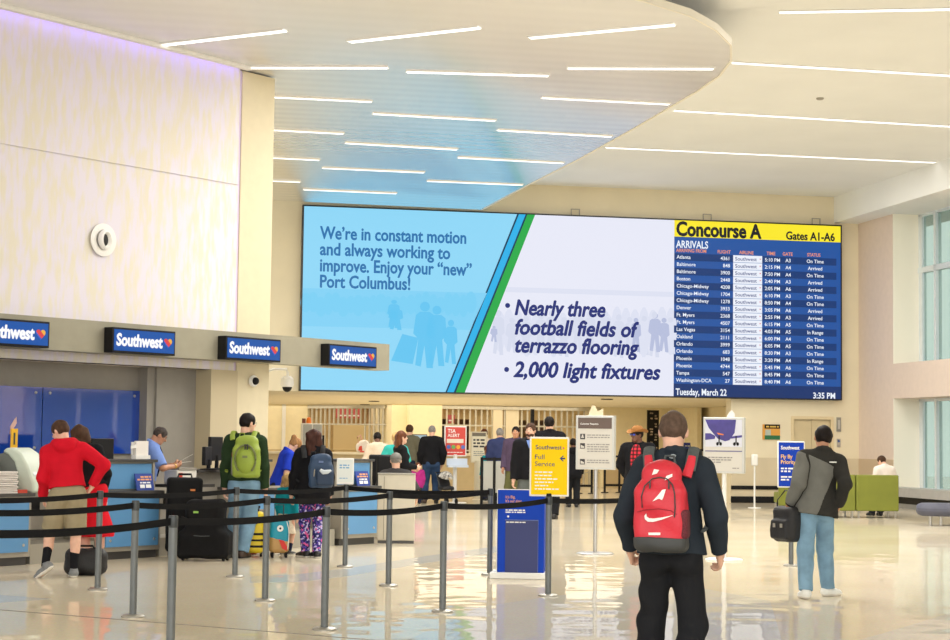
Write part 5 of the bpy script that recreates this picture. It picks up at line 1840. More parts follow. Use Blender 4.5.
    if bottom:
        f = bottom.get('fat', 0.012)
        kind = bottom.get('kind', 'trousers')
        P = Solid()
        P.ell(T(0, -0.004, 0.535), ((0.096 if woman else 0.09) * b + f, 0.062 * b + f, 0.07), R, 0.03)
        for s_ in (-1, 1):
            P.ell(T(0.042 * s_, -0.03, 0.505), (0.046 + f, 0.042 + f, 0.05 + f), R, 0.02)
        P.clip(T(0, 0, bottom.get('waist', 0.585)), -Rd)
        if kind == 'skirt':
            ln = bottom.get('len', 0.3)
            P.cap(T(0, 0, 0.53), hip + V(0, 0, -0.245 - 0.0), 0.062, 0.13 * bottom.get('flare', 1.0), 0.06)
            P.clip((0, 0, ln), (0, 0, -1))
        else:
            for i in range(2):
                a, k_, ft = lg[i]
                gi = i + 1
                P.cap(a, k_, 0.050 * b + f * 1.1, 0.036 + f * 1.15, 0.03, gi)
                if kind == 'shorts':
                    q = k_ * 0.92 + a * 0.08 + V(0, 0, -0.01)
                    P.cap(a, q, 0.052 * b + f * 1.1, 0.042 + f * 1.9, 0.03, gi)
                    d_ = (k_ - a) / np.linalg.norm(k_ - a)
                    P.clip(a + d_ * 0.245 * bottom.get('len', 0.95), d_, gi)
                else:
                    q = k_ + (ft - k_) * 0.97
                    P.cap(k_, q, 0.036 + f * 1.15, 0.023 + f * bottom.get('cuff', 1.5), 0.02, gi)
                    m_ = k_ * 0.7 + q * 0.3
                    P.cap(m_ + R @ V(0, -0.006, 0), q, 0.030 + f, 0.024 + f * bottom.get('cuff', 1.5), 0.02, gi)
                    d_ = (ft - k_) / np.linalg.norm(ft - k_)
                    P.clip(k_ + d_ * 0.237 * bottom.get('len', 1.0), d_, gi)
        solid(bottom.get('name', 'trousers'), P, vox, bottom['mat'], t, H, bottom.get('wr', 0.0022), 40, 1.3, blend=0.02)
    if top:
        f = top.get('fat', 0.012)
        hem = top.get('hem', 0.50)

        def torso(P, f):
            P.ell(T(0, 0, 0.725), (0.092 * b * bw + f, 0.060 * b + f, 0.115 + f), R, 0.03)
            P.cap(T(-0.08 * bw, -0.006, 0.805), T(0.08 * bw, -0.006, 0.805), 0.036 + f, 0.036 + f, 0.04)
            P.cap(T(-0.03, -0.006, 0.83), T(0.03, -0.006, 0.83), 0.03 + f, 0.03 + f, 0.03)
            fl = top.get('flare', 0.0)
            P.ell(T(0, 0.002, 0.625), (0.084 * b + f + fl * 0.5, 0.056 * b + f + fl * 0.5, 0.10), R, 0.04)
            P.ell(T(0, -0.006, 0.53), ((0.096 if woman else 0.09) * b + f + fl, 0.064 * b + f + fl, 0.085), R, 0.04)
            for s_ in (-1, 1):
                P.cap(T(0.036 * s_, -0.002, 0.60), T(0.051 * s_, -0.003, hem - 0.05), 0.043 * b + f, 0.053 * b + f + fl * 0.8 + 0.004, 0.04)
            if hem < 0.49:
                P.ell(T(0, -0.012, 0.50), (0.094 * b + f + fl, 0.074 * b + f + fl, 0.09), R, 0.04)
            if woman:
                P.cap(T(-0.04, 0.045, 0.73), T(0.04, 0.045, 0.73), 0.034 + f, 0.034 + f, 0.02)
            P.clip(T(0, 0, hem), Rd)
            P.clip(T(0, -0.01, top.get('neck', 0.862)), R @ V(0, 0.35, 1))
        P = Solid()
        torso(P, f)
        sl = top.get('sleeve', 0.97)
        for i in range(2):
            a, e_, w = arms[i]
            gi = i + 1
            d_ = (w - e_) / np.linalg.norm(w - e_)
            if sl > 0.5:
                P.cap(a, e_, 0.033 * b + f * 1.15, 0.027 * b + f, 0.02, gi)
                P.cap(e_, w, 0.028 * b + f, 0.017 + f * 0.95, 0.015, gi)
                P.clip(e_ + d_ * 0.155 * sl, d_, gi)
            else:
                d_ = (e_ - a) / np.linalg.norm(e_ - a)
                P.cap(a, e_, 0.034 * b + f * 1.2, 0.030 * b + f * 1.5, 0.02, gi)
                P.clip(a + d_ * 0.172 * sl * 2, d_, gi)
        if top.get('collar'):
            for k_ in range(10):
                a0, a1 = 2 * pi * k_ / 10, 2 * pi * (k_ + 1) / 10
                cz = 0.858
                P.cap(T(0.040 * cos(a0), -0.008 + 0.040 * sin(a0), cz - 0.014 * sin(a0)), T(0.040 * cos(a1), -0.008 + 0.040 * sin(a1), cz - 0.014 * sin(a1)), 0.012, 0.012, 0.008, 3)
        if top.get('hood'):
            for k_ in range(12):
                a0, a1 = pi * (0.92 + 1.16 * k_ / 12), pi * (0.92 + 1.16 * (k_ + 1) / 12)
                P.cap(T(0.058 * cos(a0), -0.012 + 0.052 * sin(a0), 0.848), T(0.058 * cos(a1), -0.012 + 0.052 * sin(a1), 0.848), 0.024, 0.024, 0.012, 3)
            P.ell(T(0, -0.070, 0.825), (0.066, 0.034, 0.042), R, 0.02, 3)
        o = solid(top.get('name', 'jacket'), P, vox, top['mat'], t, H, top.get('wr', 0.0022), 34, 0.6, blend=0.018)
        for nm, m_, cl in top.get('panels', []):
            Q = Solid()
            torso(Q, f + 0.0022)
            for p_, n_ in cl:
                Q.clip(T(*p_), R @ V(*n_))
            solid(nm, Q, vox, m_, o, H, top.get('wr', 0.0022), 34, 0.6)
    if sock:
        for i in range(2):
            a, k_, ft = lg[i]
            P = Solid()
            q = ft + (k_ - ft) * sock[1]
            P.cap(ft, q, 0.024, 0.026 + 0.006 * sock[1], 0.01)
            d_ = (k_ - ft) / np.linalg.norm(k_ - ft)
            P.clip(q, d_)
            P.clip(ft - d_ * 0.01, -d_)
            solid('sock', P, vox * 0.8, sock[0], t, H)
    if shoes:
        for i in range(2):
            o_, Rf = fr[i]
            P = Solid()
            P.cap((0, -0.022, 0.026), (0, 0.055, 0.020), 0.0245, 0.022, 0.02)
            P.cap((0, 0.045, 0.020), (0, 0.092, 0.017), 0.0245, 0.0185, 0.015)
            P.cap((0, -0.016, 0.03), (0, -0.010, 0.05), 0.025, 0.024, 0.02)
            P.clip((0, 0, 0.003), (0, 0, -1)).clip((0, -0.012, 0.058), (0, -0.2, 1))
            post = lambda vs, o_=o_, Rf=Rf: (o_ * H + (vs - V(0, 0, 0.045 * H)) @ Rf.T)
            sh = solid('shoe', P, vox * 0.7, shoes[0], t, H, post=post)
            P = Solid()
            P.cap((0, -0.022, 0.022), (0, 0.055, 0.018), 0.027, 0.0265, 0.02)
            P.cap((0, 0.045, 0.018), (0, 0.094, 0.016), 0.0265, 0.021, 0.015)
            P.clip((0, 0, 0.0), (0, 0, -1)).clip((0, 0, 0.014), (0, 0, 1))
            solid('sole', P, vox * 0.6, shoes[1], sh, H, post=post)
    if hair:
        st, hm = hair[0], hair[1]
        P = Solid()
        gr = 0.004 if st == 'cropped' else 0.0075
        P.ell(Hd(0, -0.006, 0.013), V(0.0435 + gr, 0.054 + gr, 0.053 + gr) * hk, Rn, 0.01)
        P.clip(Hd(0, 0, -0.022), Rn @ V(0, 0.55, -0.83))
        if st == 'long':
            for x in (-0.03, 0, 0.03):
                P.cap(Hd(x, -0.038, 0.01), Hd(x * 1.5, -0.050, -0.13), 0.026, 0.020, 0.03, 1)
                P.cap(Hd(x * 1.25, -0.02, 0.03), Hd(x * 1.4, -0.03, -0.07), 0.024, 0.020, 0.03, 1)
        elif st == 'bob':
            for x in (-0.036, 0, 0.036):
                P.cap(Hd(x, -0.026, 0.02), Hd(x * 1.2, -0.034, -0.062), 0.027, 0.021, 0.03, 1)
        elif st == 'bun':
            P.ell(Hd(0, -0.056, 0.045), V(0.030, 0.027, 0.027), Rn, 0.01, 1)
            P.ell(Hd(0.012, -0.066, 0.052), V(0.014, 0.016, 0.016), Rn, 0.01, 1)
        elif st == 'ponytail':
            P.cap(Hd(0, -0.06, 0.02), Hd(0, -0.082, -0.07), 0.022, 0.010, 0.02, 1)
        P.cut('e', Hd(0, 0.060, -0.026), V(0.046, 0.044, 0.060) * hk, Rn, k=0.008)
        for s_ in (-1, 1):
            P.cut('e', Hd(0.050 * s_, 0.004, -0.016), V(0.014, 0.018, 0.024) * hk, Rn, k=0.006)
        solid('hair', P, vox * 0.8, hm, t, H, 0.0012 if st in ('cropped', 'short') else 0.0022, 120 if st in ('cropped', 'short') else 70, 0.4)
    return dict(t=t, T=lambda x, y, z: T(x, y, z) * H, Hd=lambda x, y, z: Hd(x, y, z) * H, R=R, Rn=Rn, H=H, pos=V(pos[0], pos[1], 0), yaw=yaw, arms=[tuple(q * H for q in a) for a in arms], hk=hk * H, lg=[tuple(q * H for q in a) for a in lg])


def to_world(P, v):
    return P['pos'] + rz(P['yaw']) @ np.array(v)


def glasses(P, m, name='glasses'):
    mb = MB()
    for s_ in (-1, 1):
        c = [tuple(P['Hd'](0.018 * s_ + 0.0125 * cos(a), 0.0600 - 0.006 * abs(cos(a)), 0.003 + 0.0095 * sin(a))) for a in np.linspace(0, 2 * pi, 15)]
        mb.tube(c, 0.0012 * P['H'] / 1.7, 6)
        mb.tube([tuple(P['Hd'](0.031 * s_, 0.054, 0.006)), tuple(P['Hd'](0.047 * s_, 0.02, 0.006)), tuple(P['Hd'](0.048 * s_, -0.006, 0.002))], 0.0016, 6)
    mb.tube([tuple(P['Hd'](-0.006, 0.061, 0.006)), tuple(P['Hd'](0.006, 0.061, 0.006))], 0.0014, 6)
    obj(name, mb, m, P['t'])


M_gl = mat('spectacle_frame', (30, 28, 28), 0.3)
exec_people = True
# ------------------------------------------------------------ bags
def surf_y(vs, x, z, r=0.03):
    d = (vs[:, 0] - x) ** 2 + (vs[:, 2] - z) ** 2
    m = d < r * r
    return vs[m, 1].min() if m.any() else vs[np.argmin(d), 1]


def decal(name, pts, vs, m, parent, off=0.003, centre=None):
    """thin patch laid on the rear face of a bag; pts: x, z outline"""
    n = len(pts)
    c = centre or (sum(p[0] for p in pts) / n, sum(p[1] for p in pts) / n)
    ring = lambda o: [(p[0], surf_y(vs, *p) - o, p[1]) for p in pts] + [(c[0], surf_y(vs, *c) - o, c[1])]
    v = ring(off) + ring(-0.004)
    f = []
    for i in range(n):
        j = (i + 1) % n
        f += [(i, j, n), (n + 1 + j, n + 1 + i, 2 * n + 1), (i, n + 1 + i, n + 1 + j, j)]
    a = sum(pts[i][0] * pts[(i + 1) % n][1] - pts[(i + 1) % n][0] * pts[i][1] for i in range(n))
    if a < 0:
        f = [q[::-1] for q in f]
    return obj(name, MB().add(v, f), m, parent)


def seam(name, pts, vs, m, parent, r=0.004):
    return obj(name, MB().tube([(x, surf_y(vs, x, z) - r * 0.3, z) for x, z in pts], r, 6), m, parent)


def backpack(P, label, w, h, d, ztop, main_m, vox=0.009, taper=0.75, strap_m=None, strap2=None, bottom_m=None, yoff=0.0, xoff=0.0, sx=0.075):
    """a pack worn on the back of person P; ztop is its top as a share of the body height"""
    H = P['H']
    back = P['T'](0, -0.088 - yoff, ztop)
    R = P['R']
    base = back + R @ V(xoff, 0, -h)
    wpos = to_world(P, base)
    t = thing('backpack', label, 'backpack', tuple(wpos), radians(P['yaw']))
    loc = lambda q: np.array(q) - base
    S = Solid()
    S.rbox((0, -d * 0.5, h * 0.36), (w * 0.5, d * 0.5, h * 0.36), 0.05, R)
    S.rbox((0, -d * 0.42, h * 0.68), (w * 0.5 * (1 + taper) / 2, d * 0.42, h * 0.28), 0.06, R, 0.06)
    S.ell((0, -d * 0.38, h * 0.82), (w * 0.5 * taper, d * 0.36, h * 0.18), R, 0.05)
    body = solid('pack_body', S, vox, main_m, t, 1.0, 0.004, 24, 1.0)
    n = len(body.data.vertices)
    vs = np.empty(n * 3, np.float32)
    body.data.vertices.foreach_get('co', vs)
    vs = vs.reshape(-1, 3)
    if bottom_m:
        Q = Solid()
        Q.rbox((0, -d * 0.5, h * 0.36), (w * 0.5 + 0.006, d * 0.5 + 0.006, h * 0.36 + 0.006), 0.05, R)
        Q.clip((0, 0, h * 0.16), (0, 0, 1))
        solid('base_panel', Q, vox, bottom_m, t, 1.0, 0.004, 24, 1.0)
    for s_ in (-1, 1):
        pts = [P['T'](sx * 0.9 * s_, -0.085 - yoff * 0.5, ztop - 0.035), P['T'](sx * s_, -0.070, 0.845), P['T'](sx * 1.02 * s_, -0.035, 0.872), P['T'](sx * 1.05 * s_, 0.01, 0.868),
               P['T'](sx * 1.08 * s_, 0.052, 0.83), P['T'](sx * 1.15 * s_, 0.082, 0.76), P['T'](sx * 1.35 * s_, 0.075, 0.69), P['T'](sx * 1.75 * s_, 0.02, 0.635), P['T'](sx * 1.5 * s_, -0.065, 0.60)]
        pts = [loc(p) for p in pts]
        # smooth the run of the strap
        q = []
        for i in range(len(pts) - 1):
            q += [pts[i], (pts[i] * 0.5 + pts[i + 1] * 0.5)]
        q.append(pts[-1])
        ups = None
        mb = MB()
        rr = [0.034] * 11 + [0.022] * (len(q) - 11)
        c0 = loc(P['T'](0, 0, 0.74))
        # flattened ribbon: squeeze along the direction away from the chest
        vv, ff = [], []
        K = 8
        for i, p in enumerate(q):
            dd = q[min(i + 1, len(q) - 1)] - q[max(i - 1, 0)]
            dd = dd / np.linalg.norm(dd)
            o_ = p - c0
            o_[0] *= 0.2
            o_ = o_ - dd * (o_ @ dd)
            o_ /= np.linalg.norm(o_) + 1e-9
            s2 = np.cross(dd, o_)
            for k in range(K):
                a = 2 * pi * k / K
                vv.append(p + s2 * rr[i] * cos(a) + o_ * 0.010 * sin(a) + o_ * 0.008)
        for i in range(len(q) - 1):
            for k in range(K):
                k2 = (k + 1) % K
                ff.append((i * K + k, i * K + k2, (i + 1) * K + k2, (i + 1) * K + k))
        ff.append(tuple(range(K))[::-1])
        ff.append(tuple(range((len(q) - 1) * K, len(q) * K)))
        obj('strap', mb.add(vv, ff), strap_m or main_m, t)
        if strap2:
            a, b = q[0], q[2] * 0.6 + q[1] * 0.4
            obj('strap_anchor', MB().tube([tuple(loc(P['T'](sx * 0.78 * s_, -0.098 - yoff, ztop - 0.055))), tuple(q[1] + V(0, -0.022, 0)), tuple(q[2] + V(0, -0.02, 0.005))], [0.030, 0.026, 0.022], 8, 0.4, (0, 1, 0)), strap2, t)
    obj('grab_loop', MB().tube([tuple(loc(P['T'](-0.02, -0.085 - yoff, ztop - 0.015))), tuple(loc(P['T'](-0.014, -0.085 - yoff, ztop + 0.014))), tuple(loc(P['T'](0.014, -0.085 - yoff, ztop + 0.014))), tuple(loc(P['T'](0.02, -0.085 - yoff, ztop - 0.015)))], 0.008, 8), strap_m or main_m, t)
    return t, vs


# ------------------------------------------------------------ the people
F_navy = fabric('fleece_dark_navy', (46, 53, 61), bs=240)
F_blackt = fabric('black_twill', (36, 37, 40))
F_black = fabric('black_cloth', (30, 30, 33))
F_char = fabric('charcoal_softshell', (54, 53, 50))
F_gray = fabric('grey_softshell', (116, 116, 110))
F_jean = fabric('light_denim', (128, 162, 186), 0.14, 0.3, 260, vscale=7)
F_jean2 = fabric('dark_denim', (52, 72, 104), 0.16, 0.3, 260, vscale=7)
F_red = fabric('red_fleece', (206, 26, 44), 0.05)
F_redsk = fabric('red_skirt', (214, 30, 44), 0.05)
F_khaki = fabric('khaki_twill', (160, 148, 120), 0.08)
F_blue = fabric('light_blue_shirt', (124, 152, 216), 0.05)
F_green = fabric('dark_green_knit', (44, 62, 40), 0.1, 0.4, 300)
F_polo = fabric('royal_blue_polo', (40, 66, 190), 0.05)
F_dkt = fabric('navy_trousers', (38, 42, 60), 0.05)
F_teal = fabric('teal_top', (28, 150, 164), 0.08)
F_mint = fabric('mint_scrub', (60, 176, 170), 0.08)
F_wht = fabric('white_shirt_cloth', (238, 226, 216), 0.04)
F_ecru = fabric('ecru_shirt', (212, 194, 172), 0.05)
F_cream = fabric('cream_dotted', (226, 212, 186), 0.1, vscale=60)
F_grn2 = fabric('grey_green_knit', (112, 108, 90), 0.06)
F_navy2 = fabric('navy_jacket', (58, 66, 104), 0.06)
F_purp = fabric('plum_jacket', (84, 70, 92), 0.06)
F_olive = fabric('olive_trousers', (92, 92, 58), 0.06)
F_greyt = fabric('grey_trousers', (92, 96, 92), 0.06)
F_mag = fabric('magenta_coat', (176, 50, 128), 0.06)
F_charshirt = fabric('charcoal_shirt', (66, 64, 64), 0.05)
M_shoew = mat('shoe_white', (238, 238, 232), 0.5, var=0.04)
M_shoeb = mat('shoe_black', (34, 32, 32), 0.4, var=0.06)
M_shoebr = mat('shoe_brown', (70, 54, 44), 0.45, var=0.06)
M_shoeg = mat('shoe_grey', (124, 126, 126), 0.55, var=0.12, vscale=30)
M_sole = mat('sole_white', (226, 220, 208), 0.5)
M_soleg = mat('sole_gum', (196, 160, 116), 0.5)
HR_AS = mat('hair_ash', (90, 72, 60), 0.6, spec=0.15, var=0.2, vscale=40)
HR_CH = mat('hair_chestnut', (66, 40, 32), 0.6, spec=0.15, var=0.3, vscale=30, stretch=(1, 1, 0.3))
HR_DB = mat('hair_dark_blond', (158, 116, 74), 0.6, spec=0.15, var=0.25, vscale=40, stretch=(1, 1, 0.3))
HR_DG = mat('hair_dark_greying', (70, 62, 58), 0.6, spec=0.15, var=0.3, vscale=40)
M_cap = fabric('grey_cap', (128, 126, 120), 0.08)
# tartan shirt: crossing bands
M_plaid = mat('red_tartan', (190, 36, 52), 0.85)
nt = M_plaid.node_tree
b_ = nt.nodes['Principled BSDF']
tc = nt.nodes.new('ShaderNodeTexCoord')
cur = None
for ax in 'XZ':
    wv = nt.nodes.new('ShaderNodeTexWave')
    wv.bands_direction = ax
    wv.inputs['Scale'].default_value = 5.0
    wv.inputs['Distortion'].default_value = 0.5
    nt.links.new(tc.outputs['Object'], wv.inputs['Vector'])
    mxn = nt.nodes.new('ShaderNodeMixRGB')
    mxn.blend_type = 'MULTIPLY'
    rmp = nt.nodes.new('ShaderNodeMapRange')
    rmp.inputs[1].default_value, rmp.inputs[2].default_value = 0.55, 0.75
    nt.links.new(wv.outputs['Fac'], rmp.inputs[0])
    nt.links.new(rmp.outputs[0], mxn.inputs[0])
    mxn.inputs[2].default_value = lin((110, 90, 100))
    if cur is None:
        mxn.inputs[1].default_value = lin((206, 36, 56))
    else:
        nt.links.new(cur, mxn.inputs[1])
    cur = mxn.outputs[0]
nt.links.new(cur, b_.inputs['Base Color'])
# patterned leggings: lilac, navy and pink cells
M_leg = mat('patterned_knit', (80, 60, 150), 0.85)
nt = M_leg.node_tree
b_ = nt.nodes['Principled BSDF']
tc = nt.nodes.new('ShaderNodeTexCoord')
vo = nt.nodes.new('ShaderNodeTexVoronoi')
vo.inputs['Scale'].default_value = 44
cr = nt.nodes.new('ShaderNodeValToRGB')
cr.color_ramp.interpolation = 'CONSTANT'
sp_ = nt.nodes.new('ShaderNodeSeparateColor')
for p_, c_ in ((0.0, (40, 40, 110)), (0.3, (196, 186, 226)), (0.5, (84, 60, 160)), (0.7, (214, 90, 150)), (0.82, (30, 30, 80))):
    e_ = cr.color_ramp.elements.new(p_) if p_ not in (0.0,) else cr.color_ramp.elements[0]
    e_.position = p_
    e_.color = lin(c_)
cr.color_ramp.elements[-1].color = lin((230, 220, 236))
nt.links.new(tc.outputs['Object'], vo.inputs['Vector'])
nt.links.new(vo.outputs['Color'], sp_.inputs[0])
nt.links.new(sp_.outputs[0], cr.inputs[0])
nt.links.new(cr.outputs[0], b_.inputs['Base Color'])

# man walking away with the red backpack
q = at_depth(672, 520, 10.6)
P = person('man in dark jacket walking away with a red backpack', (q[0], 10.6), -13, 1.74, 0.0065, SK_L, bulk=0.92, hs=1.03, lean=(3, 0, 0), head=(2, 4, 0),
           feet=((-0.098, 0.12, 0.0), (0.048, -0.10, 0.035)), kneepole=((-0.2, 1, 0), (0.2, 1, 0)), heel=(0, 26), hands=((-0.150, 0.05, 0.525), (0.158, 0.06, 0.52)), pole=((-0.35, -1, 0), (0.3, -1, 0)), curl=((60, 60), (35, 40)),
           top=dict(mat=F_navy, hem=0.515, fat=0.013, collar=True, name='jacket', wr=0.003, flare=0.012), bottom=dict(mat=F_blackt, fat=0.010, cuff=2.4, wr=0.004, waist=0.59),
           shoes=(M_shoeb, M_sole), hair=('cropped', HR_AS))
lg_ = [(0.018 * cos(a) * (1 + 0.3 * sin(2 * a)), 0.013 * sin(a)) for a in np.linspace(0, 2 * pi, 14)[:-1]]
c_ = P['T'](0.008, -0.066, 0.853)
c_ = P['T'](0.008, -0.070, 0.846)
o = obj('jacket_emblem', MB().prism([(c_[0] + x, c_[2] + z) for x, z in lg_], c_[1] - 0.03, c_[1], 'y'), mat('emblem_grey', (176, 186, 190), 0.5), P['t'])
M_rp = mat('red_nylon', (206, 42, 58), 0.45, spec=0.4, var=0.06, vscale=5, bump=0.35, bscale=18)
M_gs = mat('grey_webbing', (74, 80, 80), 0.7, var=0.1, vscale=60)
M_pb = mat('dark_grey_nylon', (58, 60, 60), 0.6, var=0.08)
M_mesh = mat('side_mesh', (96, 34, 44), 0.8, var=0.3, vscale=140)
bp_, vs = backpack(P, 'red backpack with white swoosh and grey base on the man walking away', 0.305, 0.53, 0.18, 0.832, M_rp, 0.007, 0.5, M_gs, M_rp, M_pb, 0.008, -0.035)
SXp, SZp = 0.85, 0.845
sc = lambda pts: [(x * SXp, z * SZp) for x, z in pts]
mb = MB()
up = sc([(-0.088, 0.262), (-0.084, 0.240), (-0.070, 0.230), (-0.04, 0.228), (0.02, 0.237), (0.095, 0.254)])
lo_ = sc([(-0.100, 0.245), (-0.096, 0.222), (-0.076, 0.206), (-0.04, 0.205), (0.02, 0.222), (0.095, 0.252)])
v = [(x, surf_y(vs, x, z) - 0.004, z) for x, z in up + lo_] + [(x, surf_y(vs, x, z) + 0.004, z) for x, z in up + lo_]
f = [(i + 6, i + 7, i + 1, i) for i in range(5)] + [(i + 12, i + 13, i + 19, i + 18) for i in range(5)] + [(i, i + 1, i + 13, i + 12) for i in range(5)] + [(i + 7, i + 6, i + 18, i + 19) for i in range(5)]
obj('swoosh_mark', mb.add(v, f), M_shoew, bp_)
for pts in ([(-0.045, 0.345), (0.0, 0.365), (0.02, 0.355), (0.028, 0.372), (0.045, 0.43), (0.02, 0.425), (0.002, 0.40)], [(-0.055, 0.525), (-0.02, 0.535), (-0.005, 0.56), (-0.04, 0.565)],
            [(0.035, 0.49), (0.085, 0.515), (0.085, 0.535), (0.045, 0.52)], [(-0.07, 0.115), (0.01, 0.117), (0.01, 0.134), (-0.07, 0.132)]):
    decal('white_mark', sc(pts), vs, M_shoew, bp_)
seam('zip_line', sc([(-0.115, 0.30), (-0.12, 0.38), (-0.10, 0.45), (-0.05, 0.50), (0.0, 0.51), (0.05, 0.50), (0.09, 0.46), (0.105, 0.40), (0.11, 0.30), (0.105, 0.24)]), vs, M_pb, bp_, 0.004)
seam('zip_line', sc([(-0.15, 0.27), (-0.10, 0.285), (0.0, 0.295), (0.08, 0.285), (0.12, 0.26)]), vs, mat('red_seam', (150, 26, 40), 0.6), bp_, 0.003)
Q = Solid().rbox((0.120, -0.09, 0.16), (0.045, 0.085, 0.09), 0.03)
solid('side_pocket', Q, 0.009, M_mesh, bp_)
for x in (-0.055, 0.055):
    obj('zip_pull', MB().box(x - 0.004, x + 0.004, surf_y(vs, x, 0.40) - 0.01, surf_y(vs, x, 0.40), 0.365, 0.41), M_pb, bp_)

# man with the grey and black jacket and the shoulder bag
P = person('man in grey and black jacket and light jeans walking away with a black bag', (3.52, 18.17), 3, 1.745, 0.008, SK_M, bulk=0.97, lean=(3, 7, 0), head=(-4, 6, 0), hs=1.04,
           feet=((-0.088, -0.10, 0.0), (0.092, 0.095, 0.0)), toe=(4, -58), hands=((-0.158, 0.02, 0.53), (0.125, -0.02, 0.535)), pole=((0.0, -1, 0), (0.1, -1, 0)), curl=((75, 70), (40, 45)),
           top=dict(mat=F_char, hem=0.478, fat=0.014, collar=True, name='jacket', wr=0.003, flare=0.010, panels=[('grey_panel', F_gray, [((-0.08, 0, 0.822), (0.059, 0, 0.17)), ((0.09, 0, 0.768), (0.283, 0, -0.107)), ((0, 0.02, 0), (0, 1, 0))])]),
           bottom=dict(mat=F_jean, name='jeans', fat=0.011, cuff=1.1), shoes=(M_shoew, M_sole), hair=('short', HR_DK))
c_ = P['T'](0.055, -0.088, 0.792)
Q = Solid()
a_, e_, w_ = [q / P['H'] for q in P['arms'][0]]
Q.cap(a_, e_, 0.033 + 0.0185, 0.027 + 0.0165, 0.02).cap(e_, w_, 0.028 + 0.0165, 0.017 + 0.0155, 0.015)
Q.clip(P['T'](-0.08, 0, 0.822) / P['H'], (0.059, 0, 0.17)).clip(e_ + (w_ - e_) * 0.9, (w_ - e_))
solid('grey_sleeve', Q, 0.008, F_gray, P['t'], P['H'], 0.003, 34, 0.6)
mb = MB().box(c_[0] - 0.04, c_[0] + 0.02, c_[1] - 0.02, c_[1] + 0.05, c_[2], c_[2] + 0.012)
obj('chest_print', mb, M_shoew, P['t'])
h_ = to_world(P, P['arms'][0][2])
M_bag = mat('black_nylon', (30, 30, 32), 0.6, var=0.12, vscale=20, bump=0.2, bscale=60)
t = thing('shoulder_bag', 'black soft bag carried by the man in the grey and black jacket', 'bag', (h_[0] - 0.02, h_[1] - 0.02, 0.56), radians(-55))
Q = Solid().rbox((0, 0, 0.18), (0.15, 0.09, 0.18), 0.06).rbox((0, -0.09, 0.13), (0.12, 0.05, 0.10), 0.03, None, 0.03)
solid('bag_body', Q, 0.009, M_bag, t, 1.0, 0.003, 30)
hz = float(h_[2]) - 0.56 - 0.07
obj('handle', MB().tube([(-0.1, -0.02, 0.33), (-0.07, -0.01, hz * 0.93), (0.0, 0.0, hz), (0.07, -0.01, hz * 0.93), (0.1, -0.02, 0.33)], 0.012, 8), M_black, t)
obj('shoulder_strap', MB().tube([(-0.17, 0.03, 0.3), (-0.2, 0.06, 0.42), (-0.12, 0.09, 0.52), (0.05, 0.09, 0.5), (0.16, 0.05, 0.32)], 0.014, 8, 0.4), M_black, t)
mb = MB()
for x, z in ((-0.05, 0.2), (0.05, 0.2), (0.0, 0.27)):
    mb.box(x - 0.02, x + 0.02, -0.148, -0.138, z - 0.012, z + 0.012)
obj('buckles', MB().box(-0.06, -0.03, -0.147, -0.135, 0.15, 0.19), M_grey, t)
obj('buckles', MB().box(0.04, 0.07, -0.147, -0.135, 0.15, 0.19), M_grey, t)

# couple in red at the kiosk
P = person('man in red hoodie and khaki shorts leaning on the kiosk counter', (-4.455, 19.5), 12, 1.74, 0.0085, SK_L, bulk=1.0, lean=(8, -5, 0), head=(52, 16, 0),
           feet=((-0.125, -0.045, 0.035), (0.05, 0.0, 0.0)), toe=(58, 6), heel=(34, 0), hands=((-0.150, 0.13, 0.50), (0.150, 0.03, 0.575)), pole=((-0.2, -1, 0), (1, -0.25, 0.1)), curl=((20, 20), (50, 50)),
           top=dict(mat=F_red, hem=0.565, fat=0.013, hood=True, name='hoodie', wr=0.0035, flare=0.004), bottom=dict(kind='shorts', mat=F_khaki, name='shorts', fat=0.011, len=0.90, waist=0.6),
           sock=(F_black, 0.5), shoes=(M_shoeg, M_sole), hair=('short', HR_BR))
glasses(P, M_gl)
P = person('woman in black top and red skirt behind the red hoodie', (-4.36, 20.35), 4, 1.70, 0.009, SK_L, bulk=0.96, woman=True, lean=(4, -15, 0), hands=(None, (0.06, 0.13, 0.56)), head=(14, 6, 4), feet=((-0.04, 0, 0), (0.045, 0.02, 0)),
           top=dict(mat=F_black, hem=0.57, fat=0.010, name='top'), bottom=dict(kind='skirt', mat=F_redsk, name='skirt', len=0.24, flare=1.15, waist=0.60), sock=(fabric('teal_leggings', (84, 120, 136)), 0.95),
           shoes=(M_shoeg, M_sole), hair=('bob', HR_BR))
t = thing('duffel_bag', 'black bag on the floor between the feet of the couple in red', 'bag', (-4.31, 19.86, 0), radians(10))
Q = Solid().rbox((0, 0, 0.15), (0.235, 0.13, 0.15), 0.10)
solid('bag_body', Q, 0.01, M_bag, t, 1.0, 0.006, 22)
obj('handle', MB().tube([(-0.1, -0.04, 0.285), (-0.07, -0.08, 0.33), (0.07, -0.08, 0.33), (0.1, -0.04, 0.285)], 0.012, 8), M_black, t)
obj('zip_line', MB().tube([(-0.19, -0.05, 0.27), (0, -0.06, 0.297), (0.19, -0.05, 0.27)], 0.005, 6), M_darkmetal, t)
